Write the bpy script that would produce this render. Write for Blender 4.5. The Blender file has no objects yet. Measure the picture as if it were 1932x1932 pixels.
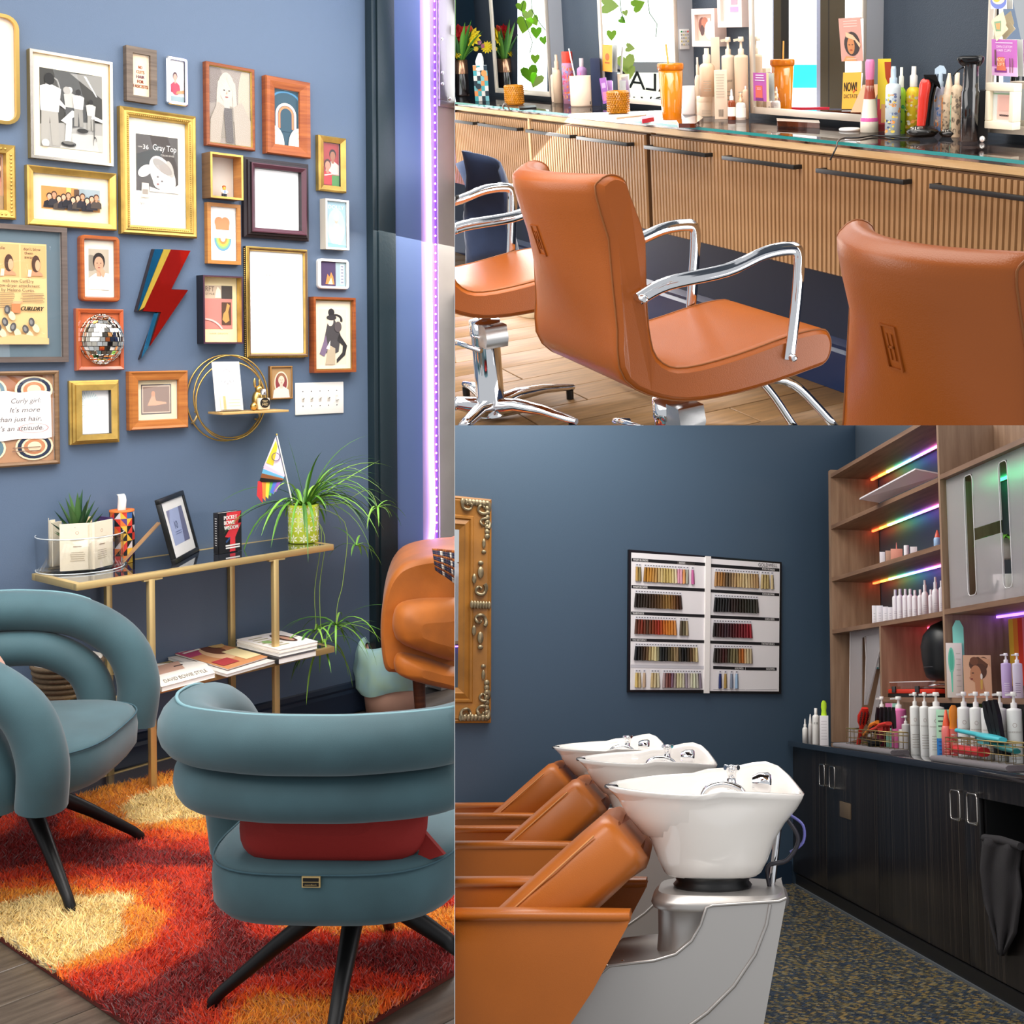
import bpy, bmesh, math, random
import numpy as np
from mathutils import Vector as V, Matrix as M
S = bpy.context.scene
COL = S.collection
random.seed(7)
PI = math.pi
# ---------------------------------------------------------------- camera, sky, lamps, exposure
F, PX, PY, W = 2304.0, 1395.0, 700.0, 1932.0


def dpx(x, y):
    return V(((x - PX) / F, (y - PY) / F, 1.0))


class Room:
    """one of the three rooms: axes from its vanishing points, eye height H; x along its main wall, y into it, z up"""

    def __init__(s, vp, hz, H, sx=1):
        a, b = dpx(*vp).normalized(), dpx(*hz).normalized()
        u = a.cross(b).normalized()
        if u.y > 0:
            u = -u
        s.U, s.X, s.H = u, a * sx, H
        y = u.cross(a).normalized()
        s.Y = y if y.z > 0 else -y
        s.E = V((0, 0, H))

    def ray(s, x, y):
        v = dpx(x, y)
        return V((v.dot(s.X), v.dot(s.Y), v.dot(s.U)))

    def z(s, x, y, z=0.0):
        r = s.ray(x, y)
        return s.E + r * ((z - s.H) / r.z)

    def y(s, x, y_, y=0.0):
        r = s.ray(x, y_)
        return s.E + r * (y / r.y)

    def pl(s, x, y, p, n):
        r = s.ray(x, y)
        p, n = V(p), V(n)
        return s.E + r * ((p - s.E).dot(n) / r.dot(n))


RL = Room((3318, 647), (-1365, 650), 1.61)
RT = Room((-230, 80), (1395, 50), 1.17, -1)
RB = Room((864, 1308), (5000, 1345), 1.19, -1)


def toworld(v):
    return V((v.dot(RL.X), v.dot(RL.Y), v.dot(RL.U)))


CAMLOC = V((0, 0, RL.H))
for R_ in (RL, RT, RB):
    x, y, z = toworld(R_.X), toworld(R_.Y), toworld(R_.U)
    o = CAMLOC - z * R_.H
    R_.M = M(((x.x, y.x, z.x, o.x), (x.y, y.y, z.y, o.y), (x.z, y.z, z.z, o.z), (0, 0, 0, 1)))
cx, cy, cz = toworld(V((1, 0, 0))), toworld(V((0, -1, 0))), toworld(V((0, 0, -1)))
cam = bpy.data.objects.new('camera', bpy.data.cameras.new('camera'))
COL.objects.link(cam)
cam.matrix_world = M(((cx.x, cy.x, cz.x, 0), (cx.y, cy.y, cz.y, 0), (cx.z, cy.z, cz.z, RL.H), (0, 0, 0, 1)))
cam.data.sensor_width = 36
cam.data.lens = F * 36 / W
cam.data.shift_x = -(PX - W / 2) / W
cam.data.shift_y = -(W / 2 - PY) / W
cam.data.clip_start = 0.05
S.camera = cam
wd = bpy.data.worlds.new('sky')
S.world = wd
wd.use_nodes = True
wd.node_tree.nodes['Background'].inputs[0].default_value = (0.93, 0.96, 1, 1)
wd.node_tree.nodes['Background'].inputs[1].default_value = 0.55


def area(name, room, p, q, sx, sy, e, col=(1, 1, 1), spread=PI):
    l = bpy.data.lights.new(name, 'AREA')
    l.shape, l.size, l.size_y, l.energy, l.color, l.spread = 'RECTANGLE', sx, sy, e, col, spread
    o = bpy.data.objects.new(name, l)
    COL.objects.link(o)
    d = (V(q) - V(p)).normalized()
    o.matrix_world = room.M @ M.Translation(p) @ d.to_track_quat('-Z', 'Y').to_matrix().to_4x4()
    return o


# the shop windows behind and beside the photographer, one per room
area('ceiling_light_lounge', RL, (1.75, 3.0, 3.4), (1.8, 4.2, 0.6), 2.2, 1.6, 34, (1, 0.97, 0.94), 2.0)
area('window_light_lounge', RL, (3.2, 1.2, 1.8), (2.0, 4.6, 1.0), 1.4, 1.6, 30, (1, 0.97, 0.96))
area('ceiling_light_styling', RT, (-2.9, 1.3, 2.7), (-2.9, 1.5, 0), 3.6, 1.4, 38, (1, 0.95, 0.88), 2.3)
area('ceiling_light_wash', RB, (-5.8, 0.5, 3.3), (-5.8, 1.0, 0), 3.4, 2.0, 118, (1, 0.96, 0.9))
area('window_light_wash', RB, (-2.2, -1.6, 2.6), (-6.2, 1.2, 0.9), 2.4, 1.8, 40, (1, 0.96, 0.92))
S.view_settings.view_transform = 'Standard'
S.view_settings.look = 'None'
S.view_settings.exposure = 0.25
S.view_settings.gamma = 1
S.view_settings.use_curve_mapping = False
S.cycles.max_bounces = 8

# ---------------------------------------------------------------- materials


def lin(h):
    if not isinstance(h, str):
        return tuple(h) + (1,)
    c = [int(h[i:i + 2], 16) / 255 for i in (0, 2, 4)]
    return tuple(x / 12.92 if x < 0.04045 else ((x + 0.055) / 1.055) ** 2.4 for x in c) + (1,)


MATS = {}


def mat(col, r=0.5, me=0.0, tr=0.0, em=0.0, coat=0.0, sh=0.0, bump=0.0, bs=200.0, var=0.0, vs=6.0, st=(1, 1, 1), col2=None, alpha=1.0, ior=1.45, det=3.0, mid=(0.35, 0.65), spec=0.5):
    """principled material; var mixes col2 (or a lighter/darker col) in by noise of scale vs stretched by st; bump is fine relief"""
    key = (str(col), r, me, tr, em, coat, sh, bump, bs, var, vs, st, str(col2), alpha, ior, det, mid, spec)
    if key in MATS:
        return MATS[key]
    m = bpy.data.materials.new('mat_%d' % len(MATS))
    m.use_nodes = True
    nt = m.node_tree
    b = nt.nodes['Principled BSDF']
    I = b.inputs
    c = lin(col)
    I['Base Color'].default_value = c
    I['Roughness'].default_value = r
    I['Metallic'].default_value = me
    I['Transmission Weight'].default_value = tr
    I['IOR'].default_value = ior
    I['Alpha'].default_value = alpha
    I['Coat Weight'].default_value = coat
    I['Coat Roughness'].default_value = 0.05
    I['Sheen Weight'].default_value = sh
    I['Specular IOR Level'].default_value = spec
    if em:
        I['Emission Color'].default_value = c
        I['Emission Strength'].default_value = em
    if var or bump:
        tc = nt.nodes.new('ShaderNodeTexCoord')
        mp = nt.nodes.new('ShaderNodeMapping')
        nt.links.new(tc.outputs['Object'], mp.inputs[0])
        mp.inputs['Scale'].default_value = st
        if var:
            nz = nt.nodes.new('ShaderNodeTexNoise')
            nz.inputs['Scale'].default_value = vs
            nz.inputs['Detail'].default_value = det
            nt.links.new(mp.outputs[0], nz.inputs[0])
            rp = nt.nodes.new('ShaderNodeValToRGB')
            rp.color_ramp.elements[0].position, rp.color_ramp.elements[1].position = mid
            c2 = lin(col2) if col2 else tuple(min(1, x * (1 - var)) for x in c[:3]) + (1,)
            rp.color_ramp.elements[0].color = tuple(c2[i] * var + c[i] * (1 - var) for i in range(3)) + (1,) if col2 else c2
            rp.color_ramp.elements[1].color = c
            nt.links.new(nz.outputs[0], rp.inputs[0])
            nt.links.new(rp.outputs[0], I['Base Color'])
        if bump:
            n2 = nt.nodes.new('ShaderNodeTexNoise')
            n2.inputs['Scale'].default_value = bs
            nt.links.new(mp.outputs[0], n2.inputs[0])
            bp = nt.nodes.new('ShaderNodeBump')
            bp.inputs['Strength'].default_value = bump
            bp.inputs['Distance'].default_value = 0.004
            nt.links.new(n2.outputs[0], bp.inputs['Height'])
            nt.links.new(bp.outputs[0], I['Normal'])
    MATS[key] = m
    return m


def ink(h):
    return mat(h, 0.55)


def wood(a, b, r=0.45, st=(2, 2, 30), vs=3.0, bump=0.1):
    return mat(a, r, var=0.9, col2=b, vs=vs, st=st, bump=bump, bs=60, det=5, mid=(0.3, 0.7))


CHROME = mat('e8e8ea', 0.06, 1)
STEEL = mat('c8c6c4', 0.25, 1)
GOLD = mat('d9b368', 0.28, 1)
GOLDP = mat('d8b25f', 0.38, 0.7, var=0.35, vs=14)
BRASS = mat('d6ba80', 0.38, 0.6)
BLACK = mat('0b0b0c', 0.35)
BLACKG = mat('08080a', 0.12)
BLACKM = mat('141314', 0.42, 0.3)
WHITE = mat('f2efea', 0.45)
WHITEG = mat('f4f1ec', 0.12, coat=0.5)
CREAM = mat('f3e7cd', 0.6)
PAPER = mat('fbf8f3', 0.6)
GLASS = mat('ffffff', 0.0, tr=1.0)
CLEAR = mat('f4f8fa', 0.02, tr=1.0, ior=1.2)
MIRROR = mat('f0f2f2', 0.01, 1)
NAVY = mat('596a82', 0.42, bump=0.12, bs=340)
NAVYD = mat('1f2a3c', 0.35)
TEAL = mat('3a5a62', 0.7, sh=0.2, var=0.28, vs=5, bump=0.1, bs=700)
TAN = mat('a85410', 0.33, var=0.12, vs=3, bump=0.12, bs=420)

# ---------------------------------------------------------------- mesh builder


def spline(p, n=6, closed=False):
    p = [V(q) for q in p]
    out = []
    k = len(p)
    for i in range(k if closed else k - 1):
        a, b, c, d = (p[(i - 1) % k], p[i], p[(i + 1) % k], p[(i + 2) % k]) if closed else (p[max(i - 1, 0)], p[i], p[i + 1], p[min(i + 2, k - 1)])
        for j in range(n):
            t = j / n
            out.append(0.5 * (2 * b + (c - a) * t + (2 * a - 5 * b + 4 * c - d) * t * t + (3 * b - a - 3 * c + d) * t ** 3))
    if not closed:
        out.append(p[-1])
    return out


def sq(a, b, e=2.6, n=28, t0=0.0):
    """superellipse outline"""
    out = []
    for i in range(n):
        t = t0 + 2 * PI * i / n
        c, s_ = math.cos(t), math.sin(t)
        out.append((a * math.copysign(abs(c) ** (2 / e), c), b * math.copysign(abs(s_) ** (2 / e), s_)))
    return out


def rrect(x0, y0, x1, y1, r, n=5):
    out = []
    for cx_, cy_, a0 in ((x1 - r, y1 - r, 0), (x0 + r, y1 - r, 90), (x0 + r, y0 + r, 180), (x1 - r, y0 + r, 270)):
        for i in range(n + 1):
            a = math.radians(a0 + 90 * i / n)
            out.append((cx_ + r * math.cos(a), cy_ + r * math.sin(a)))
    return out


LOC = {}
ROOM = RL
ROOTS = []


class MB:
    def __init__(s, at=None, T=None):
        s.v, s.f, s.mi, s.sm, s.mats, s.c = [], [], [], [], [], -1
        s.T = LOC[at.name].inverted() if at is not None else (T or M.Identity(4))
        s.idn = at is None and T is None

    def m(s, mt):
        if mt in s.mats:
            s.c = s.mats.index(mt)
        else:
            s.mats.append(mt)
            s.c = len(s.mats) - 1
        return s

    def add(s, vs, fs, sm=False):
        b = len(s.v)
        s.v += [tuple(v) for v in vs] if s.idn else [tuple(s.T @ V(v)) for v in vs]
        s.f += [tuple(b + i for i in f) for f in fs]
        s.mi += [max(s.c, 0)] * len(fs)
        s.sm += [sm] * len(fs)
        return s

    def box(s, x0, y0, z0, x1, y1, z1):
        vs = [(x, y, z) for z in (z0, z1) for y in (y0, y1) for x in (x0, x1)]
        return s.add(vs, [(0, 2, 3, 1), (4, 5, 7, 6), (0, 1, 5, 4), (2, 6, 7, 3), (0, 4, 6, 2), (1, 3, 7, 5)])

    def bar(s, a, b, w, h, up=(0, 0, 1)):
        """square bar from a to b, w across, h along up"""
        a, b = V(a), V(b)
        d = (b - a).normalized()
        x = d.cross(V(up)).normalized() * (w / 2)
        y = x.cross(d).normalized() * (h / 2)
        vs = [q + x * i + y * j for q in (a, b) for i, j in ((-1, -1), (1, -1), (1, 1), (-1, 1))]
        return s.add(vs, [(0, 1, 2, 3), (7, 6, 5, 4), (0, 4, 5, 1), (1, 5, 6, 2), (2, 6, 7, 3), (3, 7, 4, 0)])

    def loft(s, rings, cap=True, closed=False, sm=True):
        n = len(rings[0])
        vs = [v for r in rings for v in r]
        fs = []
        k = len(rings)
        for i in range(k if closed else k - 1):
            j = (i + 1) % k
            for q in range(n):
                p = (q + 1) % n
                fs.append((i * n + q, i * n + p, j * n + p, j * n + q))
        s.add(vs, fs, sm)
        if cap and not closed:
            s.add(rings[0], [tuple(range(n))[::-1]])
            s.add(rings[-1], [tuple(range(n))])
        return s

    def tube(s, pts, r, n=8, closed=False, cap=True, flat=1.0, up=None):
        pts = [V(p) for p in pts]
        k = len(pts)
        rr = r if isinstance(r, (list, tuple)) else [r] * k
        rings = []
        prev = None
        for i, p in enumerate(pts):
            a, b = (pts[i - 1], pts[(i + 1) % k]) if closed else (pts[max(i - 1, 0)], pts[min(i + 1, k - 1)])
            d = (b - a).normalized()
            if up is not None:
                x = d.cross(V(up))
            elif prev is None:
                x = d.cross(V((0, 0, 1)) if abs(d.z) < 0.9 else V((1, 0, 0)))
            else:
                x = prev - d * prev.dot(d)
            x.normalize()
            prev = x
            y = d.cross(x)
            rings.append([p + (x * math.cos(2 * PI * q / n) + y * math.sin(2 * PI * q / n) * flat) * rr[i] for q in range(n)])
        return s.loft(rings, cap, closed)

    def lathe(s, prof, c=(0, 0, 0), n=20, ex=(1, 0, 0), ey=(0, 1, 0), ez=(0, 0, 1), cap=True):
        c, ex, ey, ez = V(c), V(ex), V(ey), V(ez)
        rings = [[c + ex * (r * math.cos(2 * PI * q / n)) + ey * (r * math.sin(2 * PI * q / n)) + ez * z for q in range(n)] for r, z in prof]
        return s.loft(rings, cap)

    def ell(s, c, r, nu=14, nv=9):
        if not hasattr(r, '__len__'):
            r = (r, r, r)
        return s.loft([[(c[0] + r[0] * math.sin(a) * math.cos(2 * PI * q / nu), c[1] + r[1] * math.sin(a) * math.sin(2 * PI * q / nu), c[2] - r[2] * math.cos(a)) for q in range(nu)] for a in [PI * (0.04 + 0.92 * i / nv) for i in range(nv + 1)]])

    def prism(s, pts, vec, sm=False):
        vec = V(vec)
        pts = [V(p) for p in pts]
        n = len(pts)
        s.loft([pts, [p + vec for p in pts]], cap=False, sm=sm)
        nv = V((0, 0, 0))
        for i in range(n):
            nv += (pts[i] - pts[0]).cross(pts[(i + 1) % n] - pts[0])
        fl = nv.dot(vec) > 0
        s.add(pts, [tuple(range(n))[::-1] if fl else tuple(range(n))])
        s.add([p + vec for p in pts], [tuple(range(n)) if fl else tuple(range(n))[::-1]])
        return s

    def poly(s, pts):
        return s.add(pts, [tuple(range(len(pts)))])

    def grid(s, fn, nu, nv, sm=True):
        vs = [fn(i / nu, j / nv) for j in range(nv + 1) for i in range(nu + 1)]
        fs = [(j * (nu + 1) + i, j * (nu + 1) + i + 1, (j + 1) * (nu + 1) + i + 1, (j + 1) * (nu + 1) + i) for j in range(nv) for i in range(nu)]
        return s.add(vs, fs, sm)

    def mesh(s, name='m', bev=0.0, seg=2, sub=0, solid=0.0):
        me = bpy.data.meshes.new(name)
        me.from_pydata(s.v, [], s.f)
        for m_ in s.mats or [WHITE]:
            me.materials.append(m_)
        me.polygons.foreach_set('material_index', s.mi)
        me.polygons.foreach_set('use_smooth', s.sm)
        if bev or sub or solid:
            o = bpy.data.objects.new('tmp', me)
            COL.objects.link(o)
            if solid:
                q = o.modifiers.new('s', 'SOLIDIFY')
                q.thickness = solid
                q.offset = 0
            if bev:
                q = o.modifiers.new('b', 'BEVEL')
                q.width, q.segments, q.limit_method, q.angle_limit = bev, seg, 'ANGLE', 0.6
            if sub:
                q = o.modifiers.new('s2', 'SUBSURF')
                q.levels = q.render_levels = sub
            dg = bpy.context.evaluated_depsgraph_get()
            m2 = bpy.data.meshes.new_from_object(o.evaluated_get(dg))
            bpy.data.objects.remove(o)
            bpy.data.meshes.remove(me)
            me = m2
            if bev and not sub:
                me.polygons.foreach_set('use_smooth', [True] * len(me.polygons))
                me.set_sharp_from_angle(angle=0.7)
        me.name = name
        return me


def link(name, me, parent=None, loc=None):
    o = bpy.data.objects.new(name, me)
    COL.objects.link(o)
    if parent is not None:
        o.parent = parent
        LOC[o.name] = LOC[parent.name]
    if loc is not None:
        o.location = loc
    return o


def part(name, mb, parent, label=None, kind=None, **k):
    """a part (or sub-part): one mesh under its thing"""
    o = link(name, mb.mesh(name, **k), parent)
    if label:
        o['label'] = label
    if kind:
        o['kind'] = kind
    return o


def setid(o, label, cat, group=None):
    o['label'], o['category'] = label, cat
    if group:
        o['group'] = group


def place(o, loc, rz=0.0, tilt=None):
    m_ = M.Translation(V(loc)) @ M.Rotation(rz, 4, 'Z')
    if tilt is not None:
        m_ = m_ @ tilt
    LOC[o.name] = m_
    o.matrix_world = ROOM.M @ m_
    ROOTS.append((o, ROOM))
    return o


def thing(name, label, cat, loc=(0, 0, 0), rz=0.0, group=None, tilt=None):
    o = bpy.data.objects.new(name, None)
    COL.objects.link(o)
    o.empty_display_size = 0.1
    place(o, loc, rz, tilt)
    setid(o, label, cat, group)
    return o


def solo(name, mb, label, cat, loc=(0, 0, 0), rz=0.0, group=None, tilt=None, **k):
    """a thing that is one mesh, built in its own coordinates"""
    o = link(name, mb.mesh(name, **k))
    place(o, loc, rz, tilt)
    setid(o, label, cat, group)
    return o


def struct(name, mb, **k):
    o = link(name, mb.mesh(name, **k))
    place(o, (0, 0, 0))
    o['kind'] = 'structure'
    return o


def dup(t, loc, rz, label, group=None, tilt=None):
    r = t.copy()
    COL.objects.link(r)
    place(r, loc, rz, tilt)
    r['label'] = label
    if group:
        r['group'] = group
    for ch in t.children:
        c = ch.copy()
        COL.objects.link(c)
        c.parent = r
        for g in ch.children:
            e = g.copy()
            COL.objects.link(e)
            e.parent = c
    return r


TXT = {}


def txt(s_):
    """outline of a string in the built-in font: verts (height 1) and faces, width"""
    if s_ not in TXT:
        cu = bpy.data.curves.new('t', 'FONT')
        cu.body = s_
        cu.resolution_u = 3
        o = bpy.data.objects.new('t', cu)
        COL.objects.link(o)
        dg = bpy.context.evaluated_depsgraph_get()
        me = bpy.data.meshes.new_from_object(o.evaluated_get(dg))
        vs = [(v.co.x / 0.7, v.co.y / 0.7) for v in me.vertices]
        fs = [tuple(p.vertices) for p in me.polygons]
        bpy.data.objects.remove(o)
        bpy.data.meshes.remove(me)
        x0 = min((v[0] for v in vs), default=0)
        vs = [(x - x0, y) for x, y in vs]
        TXT[s_] = (vs, fs, max((v[0] for v in vs), default=0.1))
    return TXT[s_]


def letter(mb, s_, O, ex, ey, h, al='c', w=None, bold=0.0, sl=0.0):
    """flat lettering into mb: O = base point, ex/ey unit directions, h = cap height, w = forced width, sl = slant"""
    vs, fs, tw = txt(s_)
    sx = w / tw if w else h
    off = {'c': -tw / 2, 'l': 0, 'r': -tw}[al]
    O, ex, ey = V(O), V(ex), V(ey)
    for b in ([0] if not bold else [-bold, 0, bold]):
        mb.add([O + ex * ((x + off) * sx + b + sl * y * h) + ey * (y * h) for x, y in vs], fs)
    return mb


class Art:
    """flat print: coloured shapes on a sheet O + u*ex + v*ey (u, v in 0..1), each a hair above the last"""

    def __init__(s, mb, O, ex, ey, n):
        s.mb, s.O, s.ex, s.ey, s.n, s.k = mb, V(O), V(ex), V(ey), V(n).normalized(), 0

    def P(s, u, v):
        return s.O + s.ex * u + s.ey * v + s.n * (0.0003 * s.k)

    def poly(s, h, pts):
        for ax, sg, lim in ((0, 1, 0.0), (0, -1, -1.0), (1, 1, 0.0), (1, -1, -1.0)):   # keep to the sheet
            out = []
            for i, q in enumerate(pts):
                p = pts[i - 1]
                a, b = sg * p[ax] - lim, sg * q[ax] - lim
                if (a < 0) != (b < 0):
                    f = a / (a - b)
                    out.append((p[0] + (q[0] - p[0]) * f, p[1] + (q[1] - p[1]) * f))
                if b >= 0:
                    out.append(q)
            pts = out
        if len(pts) > 2:
            s.mb.m(ink(h)).poly([s.P(u, v) for u, v in pts])
        s.k += 1
        return s

    def rect(s, h, u0, v0, u1, v1):
        return s.poly(h, [(u0, v0), (u1, v0), (u1, v1), (u0, v1)])

    def oval(s, h, u, v, a, b, n=20, a0=0, a1=360, rot=0):
        pts = []
        cr, sr = math.cos(math.radians(rot)), math.sin(math.radians(rot))
        for i in range(n + (a1 - a0 < 360)):
            t = math.radians(a0 + (a1 - a0) * i / n)
            x, y = a * math.cos(t), b * math.sin(t)
            pts.append((u + x * cr - y * sr, v + x * sr + y * cr))
        return s.poly(h, pts)

    def arc(s, h, u, v, a, b, w, a0=0, a1=180, n=18):
        o = [math.radians(a0 + (a1 - a0) * i / n) for i in range(n + 1)]
        for i in range(n):
            s.poly(h, [(u + q * math.cos(t), v + p * math.sin(t)) for q, p, t in ((a, b, o[i]), (a, b, o[i + 1]), (a - w, b - w * b / a, o[i + 1]), (a - w, b - w * b / a, o[i]))])
            s.k -= 1
        s.k += 1
        return s

    def text(s, h, t, u, v, hh, al='c', w=None, bold=0.0, sl=0.0):
        s.mb.m(ink(h))
        letter(s.mb, t, s.P(u, v), s.ex.normalized(), s.ey.normalized(), hh * s.ey.length, al, w * s.ex.length if w else None, bold, sl)
        s.k += 1
        return s

    def lines(s, h, u0, u1, v0, v1, n, t=0.012, rag=0.2):
        """lines of print too small to read"""
        for i in range(n):
            v = v0 + (v1 - v0) * i / max(n - 1, 1)
            e = rag * random.random() * (u1 - u0)
            s.rect(h, u0 + e / 2, v, u1 - e / 2, v + t)
            s.k -= 1
        s.k += 1
        return s

# ================================================================ LOUNGE: navy wall of frames, console table, teal chairs, shag rug
ROOM = RL
YW = 4.72
PANE = bpy.data.materials.new('mat_pane')
PANE.use_nodes = True
_n = PANE.node_tree
_o = _n.nodes['Material Output']
_mx, _t, _g, _f, _p, _q = (_n.nodes.new(k) for k in ('ShaderNodeMixShader', 'ShaderNodeBsdfTransparent', 'ShaderNodeBsdfGlossy', 'ShaderNodeLayerWeight', 'ShaderNodeMath', 'ShaderNodeMath'))
_g.inputs['Roughness'].default_value = 0.01
_f.inputs['Blend'].default_value = 0.5
_p.operation, _q.operation = 'POWER', 'MULTIPLY_ADD'
_p.inputs[1].default_value = 4.0
_q.inputs[1].default_value, _q.inputs[2].default_value = 0.6, 0.025
for a_, b_ in ((_f.outputs['Facing'], _p.inputs[0]), (_p.outputs[0], _q.inputs[0]), (_q.outputs[0], _mx.inputs[0]), (_t.outputs[0], _mx.inputs[1]), (_g.outputs[0], _mx.inputs[2]), (_mx.outputs[0], _o.inputs[0])):
    _n.links.new(a_, b_)

# ---- shell
Lx = lambda px: RL.y(px, 600, YW).x
XE = Lx(704)
struct('wall_lounge', MB().m(NAVY).box(0.9, YW, -0.05, XE, YW + 0.12, 4.2))
FLOORW = wood('62564a', '40362e', 0.4, st=(1.2, 9, 1), vs=5)
FLG = mat('2a241f', 0.7)
fl = struct('floor_lounge', MB().m(FLG).box(0.6, 1.6, -0.06, 5.2, YW + 0.6, -0.012))
pl = MB().m(FLOORW).box(-0.6, -0.0875, -0.012, 0.6, 0.0875, -0.002).mesh('plank', bev=0.002, seg=1)
r_ = random.Random(3)
i_ = 0
for j in range(21):
    x = 0.7 - r_.random() * 1.2
    while x < 3.4:
        q = V((x + 0.6, 1.75 + j * 0.178, 0))
        pp = q
        if not (q.y > 4.6 or q.y < 1.9):
            link('plank', pl, fl, q)
        x += 1.205
bb = MB().m(NAVYD)
prof = [(0, 0), (-0.022, 0), (-0.022, 0.085), (-0.016, 0.098), (-0.018, 0.108), (-0.008, 0.125), (0, 0.13)]
bb.loft([[(x, YW + a, b) for a, b in prof] for x in (0.9, XE)], sm=False)
struct('baseboard_lounge', bb)
# dark post, blue jamb, led channel and steel frame of the shop window at the right end of the wall
xs = [RL.y(p, 400, YW - 0.05).x for p in (703.5, 712, 745, 797, 828, 838, 900)]
TRIMC = mat('1d2c33', 0.4, bump=0.15, bs=90)
struct('trim_1', MB().m(TRIMC).box(xs[0], YW - 0.05, 0, xs[1], YW + 0.1, 4.2), bev=0.003)
struct('trim_2', MB().m(TRIMC).box(xs[1] + 0.002, YW - 0.058, 0, xs[2], YW + 0.1, 4.2), bev=0.003)
struct('trim_3', MB().m(mat('52668f', 0.45)).box(xs[2], YW - 0.04, 0, xs[3], YW + 0.1, 4.2))
zt = RL.y(815, 1040, YW - 0.05).z
ch = MB().m(mat('8d8290', 0.5)).box(xs[3], YW - 0.035, zt, xs[4], YW + 0.1, 4.2)
struct('trim_4', ch)
gm = MB().m(mat('a09c97', 0.5, 0.2, var=0.15, vs=5)).box(xs[4], YW - 0.045, 0, xs[6], YW + 0.1, 4.2)
gs = struct('window_1', gm)
bk = MB().m(mat('8b8783', 0.35, 0.6))
za, zb = RL.y(838, 190, YW - 0.05).z, 4.2
bk.box(xs[4] + 0.002, YW - 0.06, za, RL.y(842, 190, YW - 0.05).x, YW - 0.045, zb)
bk.box(xs[4] + 0.002, YW - 0.06, za - 0.03, xs[6], YW - 0.045, za)
part('bracket', bk, gs, bev=0.004)
for px_, py_ in ((834, 73), (835, 137), (835, 158), (849, 186)):
    c = RL.y(px_, py_, YW - 0.062)
    part('bolt', MB().m(STEEL).lathe([(0.0, -0.004), (0.007, -0.003), (0.009, 0.004)], c, 10, (1, 0, 0), (0, 0, 1), (0, 1, 0)), gs)
part('sash', MB().m(WHITE).box(RL.y(838, 50, YW).x, YW - 0.075, RL.y(845, 62, YW - 0.06).z, xs[6], YW - 0.05, RL.y(845, 45, YW - 0.06).z), gs)
# led strip: bright neon rope, then a tape with separate diodes
led = thing('led_strip', 'glowing white-violet light rope running down the window jamb with a dotted tape beside it', 'light', (RL.y(812, 1040, YW - 0.04).x, YW - 0.04, zt))
pts = [RL.y(x, y, YW - 0.045) for x, y in ((806, 0), (807, 120), (809, 260), (811, 420), (812, 560), (814, 700), (815, 850), (818, 960), (816, 1010), (811, 1035), (804, 1047))]
part('light_rope', MB(led).m(mat('cda6ff', 0.5, em=16.0)).tube([pts[0] + V((0, 0, 0.6))] + spline(pts, 4), 0.0085, 8), led)
part('tape', MB(led).m(mat('8a5cc0', 0.5)).bar(RL.y(819.5, -60, YW - 0.036), RL.y(824, 1035, YW - 0.036), 0.012, 0.003, (0, 1, 0)), led)
dm = MB().m(mat('b878ff', 0.4, em=14.0)).ell((0, 0, 0), 0.0045, 6, 4).mesh('diode')
for k in range(64):
    t = k / 63
    q = RL.y(819.5 + 4.5 * (k * 16 + 8) / 1035, k * 16.4 + 2, YW - 0.039)
    link('diode', dm, led, LOC[led.name].inverted() @ q)


# ---- pictures
def hang(name, label, tl, br, dep, prof, rad=0.0, cat='picture frame', group=None, glass=True, art=None, hole=None, sheet='fbf8f3'):
    """prof: (inset, height above the wall, material of the strip that ends there); the last loop is the picture plane's edge"""
    a, b = RL.y(tl[0], tl[1], YW - dep), RL.y(br[0], br[1], YW - dep)
    x0, z1, x1, z0 = a.x, a.z, b.x, b.z
    t = thing(name, label, cat, ((x0 + x1) / 2, YW - dep / 2, z0), 0, group)

    def loop(i, h):
        y = YW - h - 0.001
        if rad:
            return [(x, y, z) for x, z in rrect(x0 + i, z0 + i, x1 - i, z1 - i, max(rad - i, 0.003))]
        return [(x0 + i, y, z0 + i), (x1 - i, y, z0 + i), (x1 - i, y, z1 - i), (x0 + i, y, z1 - i)]
    mb = MB(t)
    prev = loop(0, 0)
    ci, chh = 0, 0
    for i, h, m_ in prof:
        nx = loop(i, h)
        mb.m(m_).loft([prev, nx], cap=False, sm=False)
        prev, ci, chh = nx, i, h
    part('frame', mb, t)
    hp = chh - 0.004
    sh = MB(t).m(ink(sheet))
    lp = loop(ci - 0.001, hp)
    sh.poly(lp)
    w, h = x1 - x0 - 2 * ci, z1 - z0 - 2 * ci
    A = Art(sh, (x0 + ci, YW - hp - 0.001, z0 + ci), (w, 0, 0), (0, 0, h), (0, -1, 0))
    A.k = 1
    if art:
        art(A)
    part('print', sh, t)
    if glass:
        part('glass', MB(t).m(PANE).poly(loop(ci, chh + 0.0015 + 0.0003 * A.k)), t)
    return t, (x0, z0, x1, z1)


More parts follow.
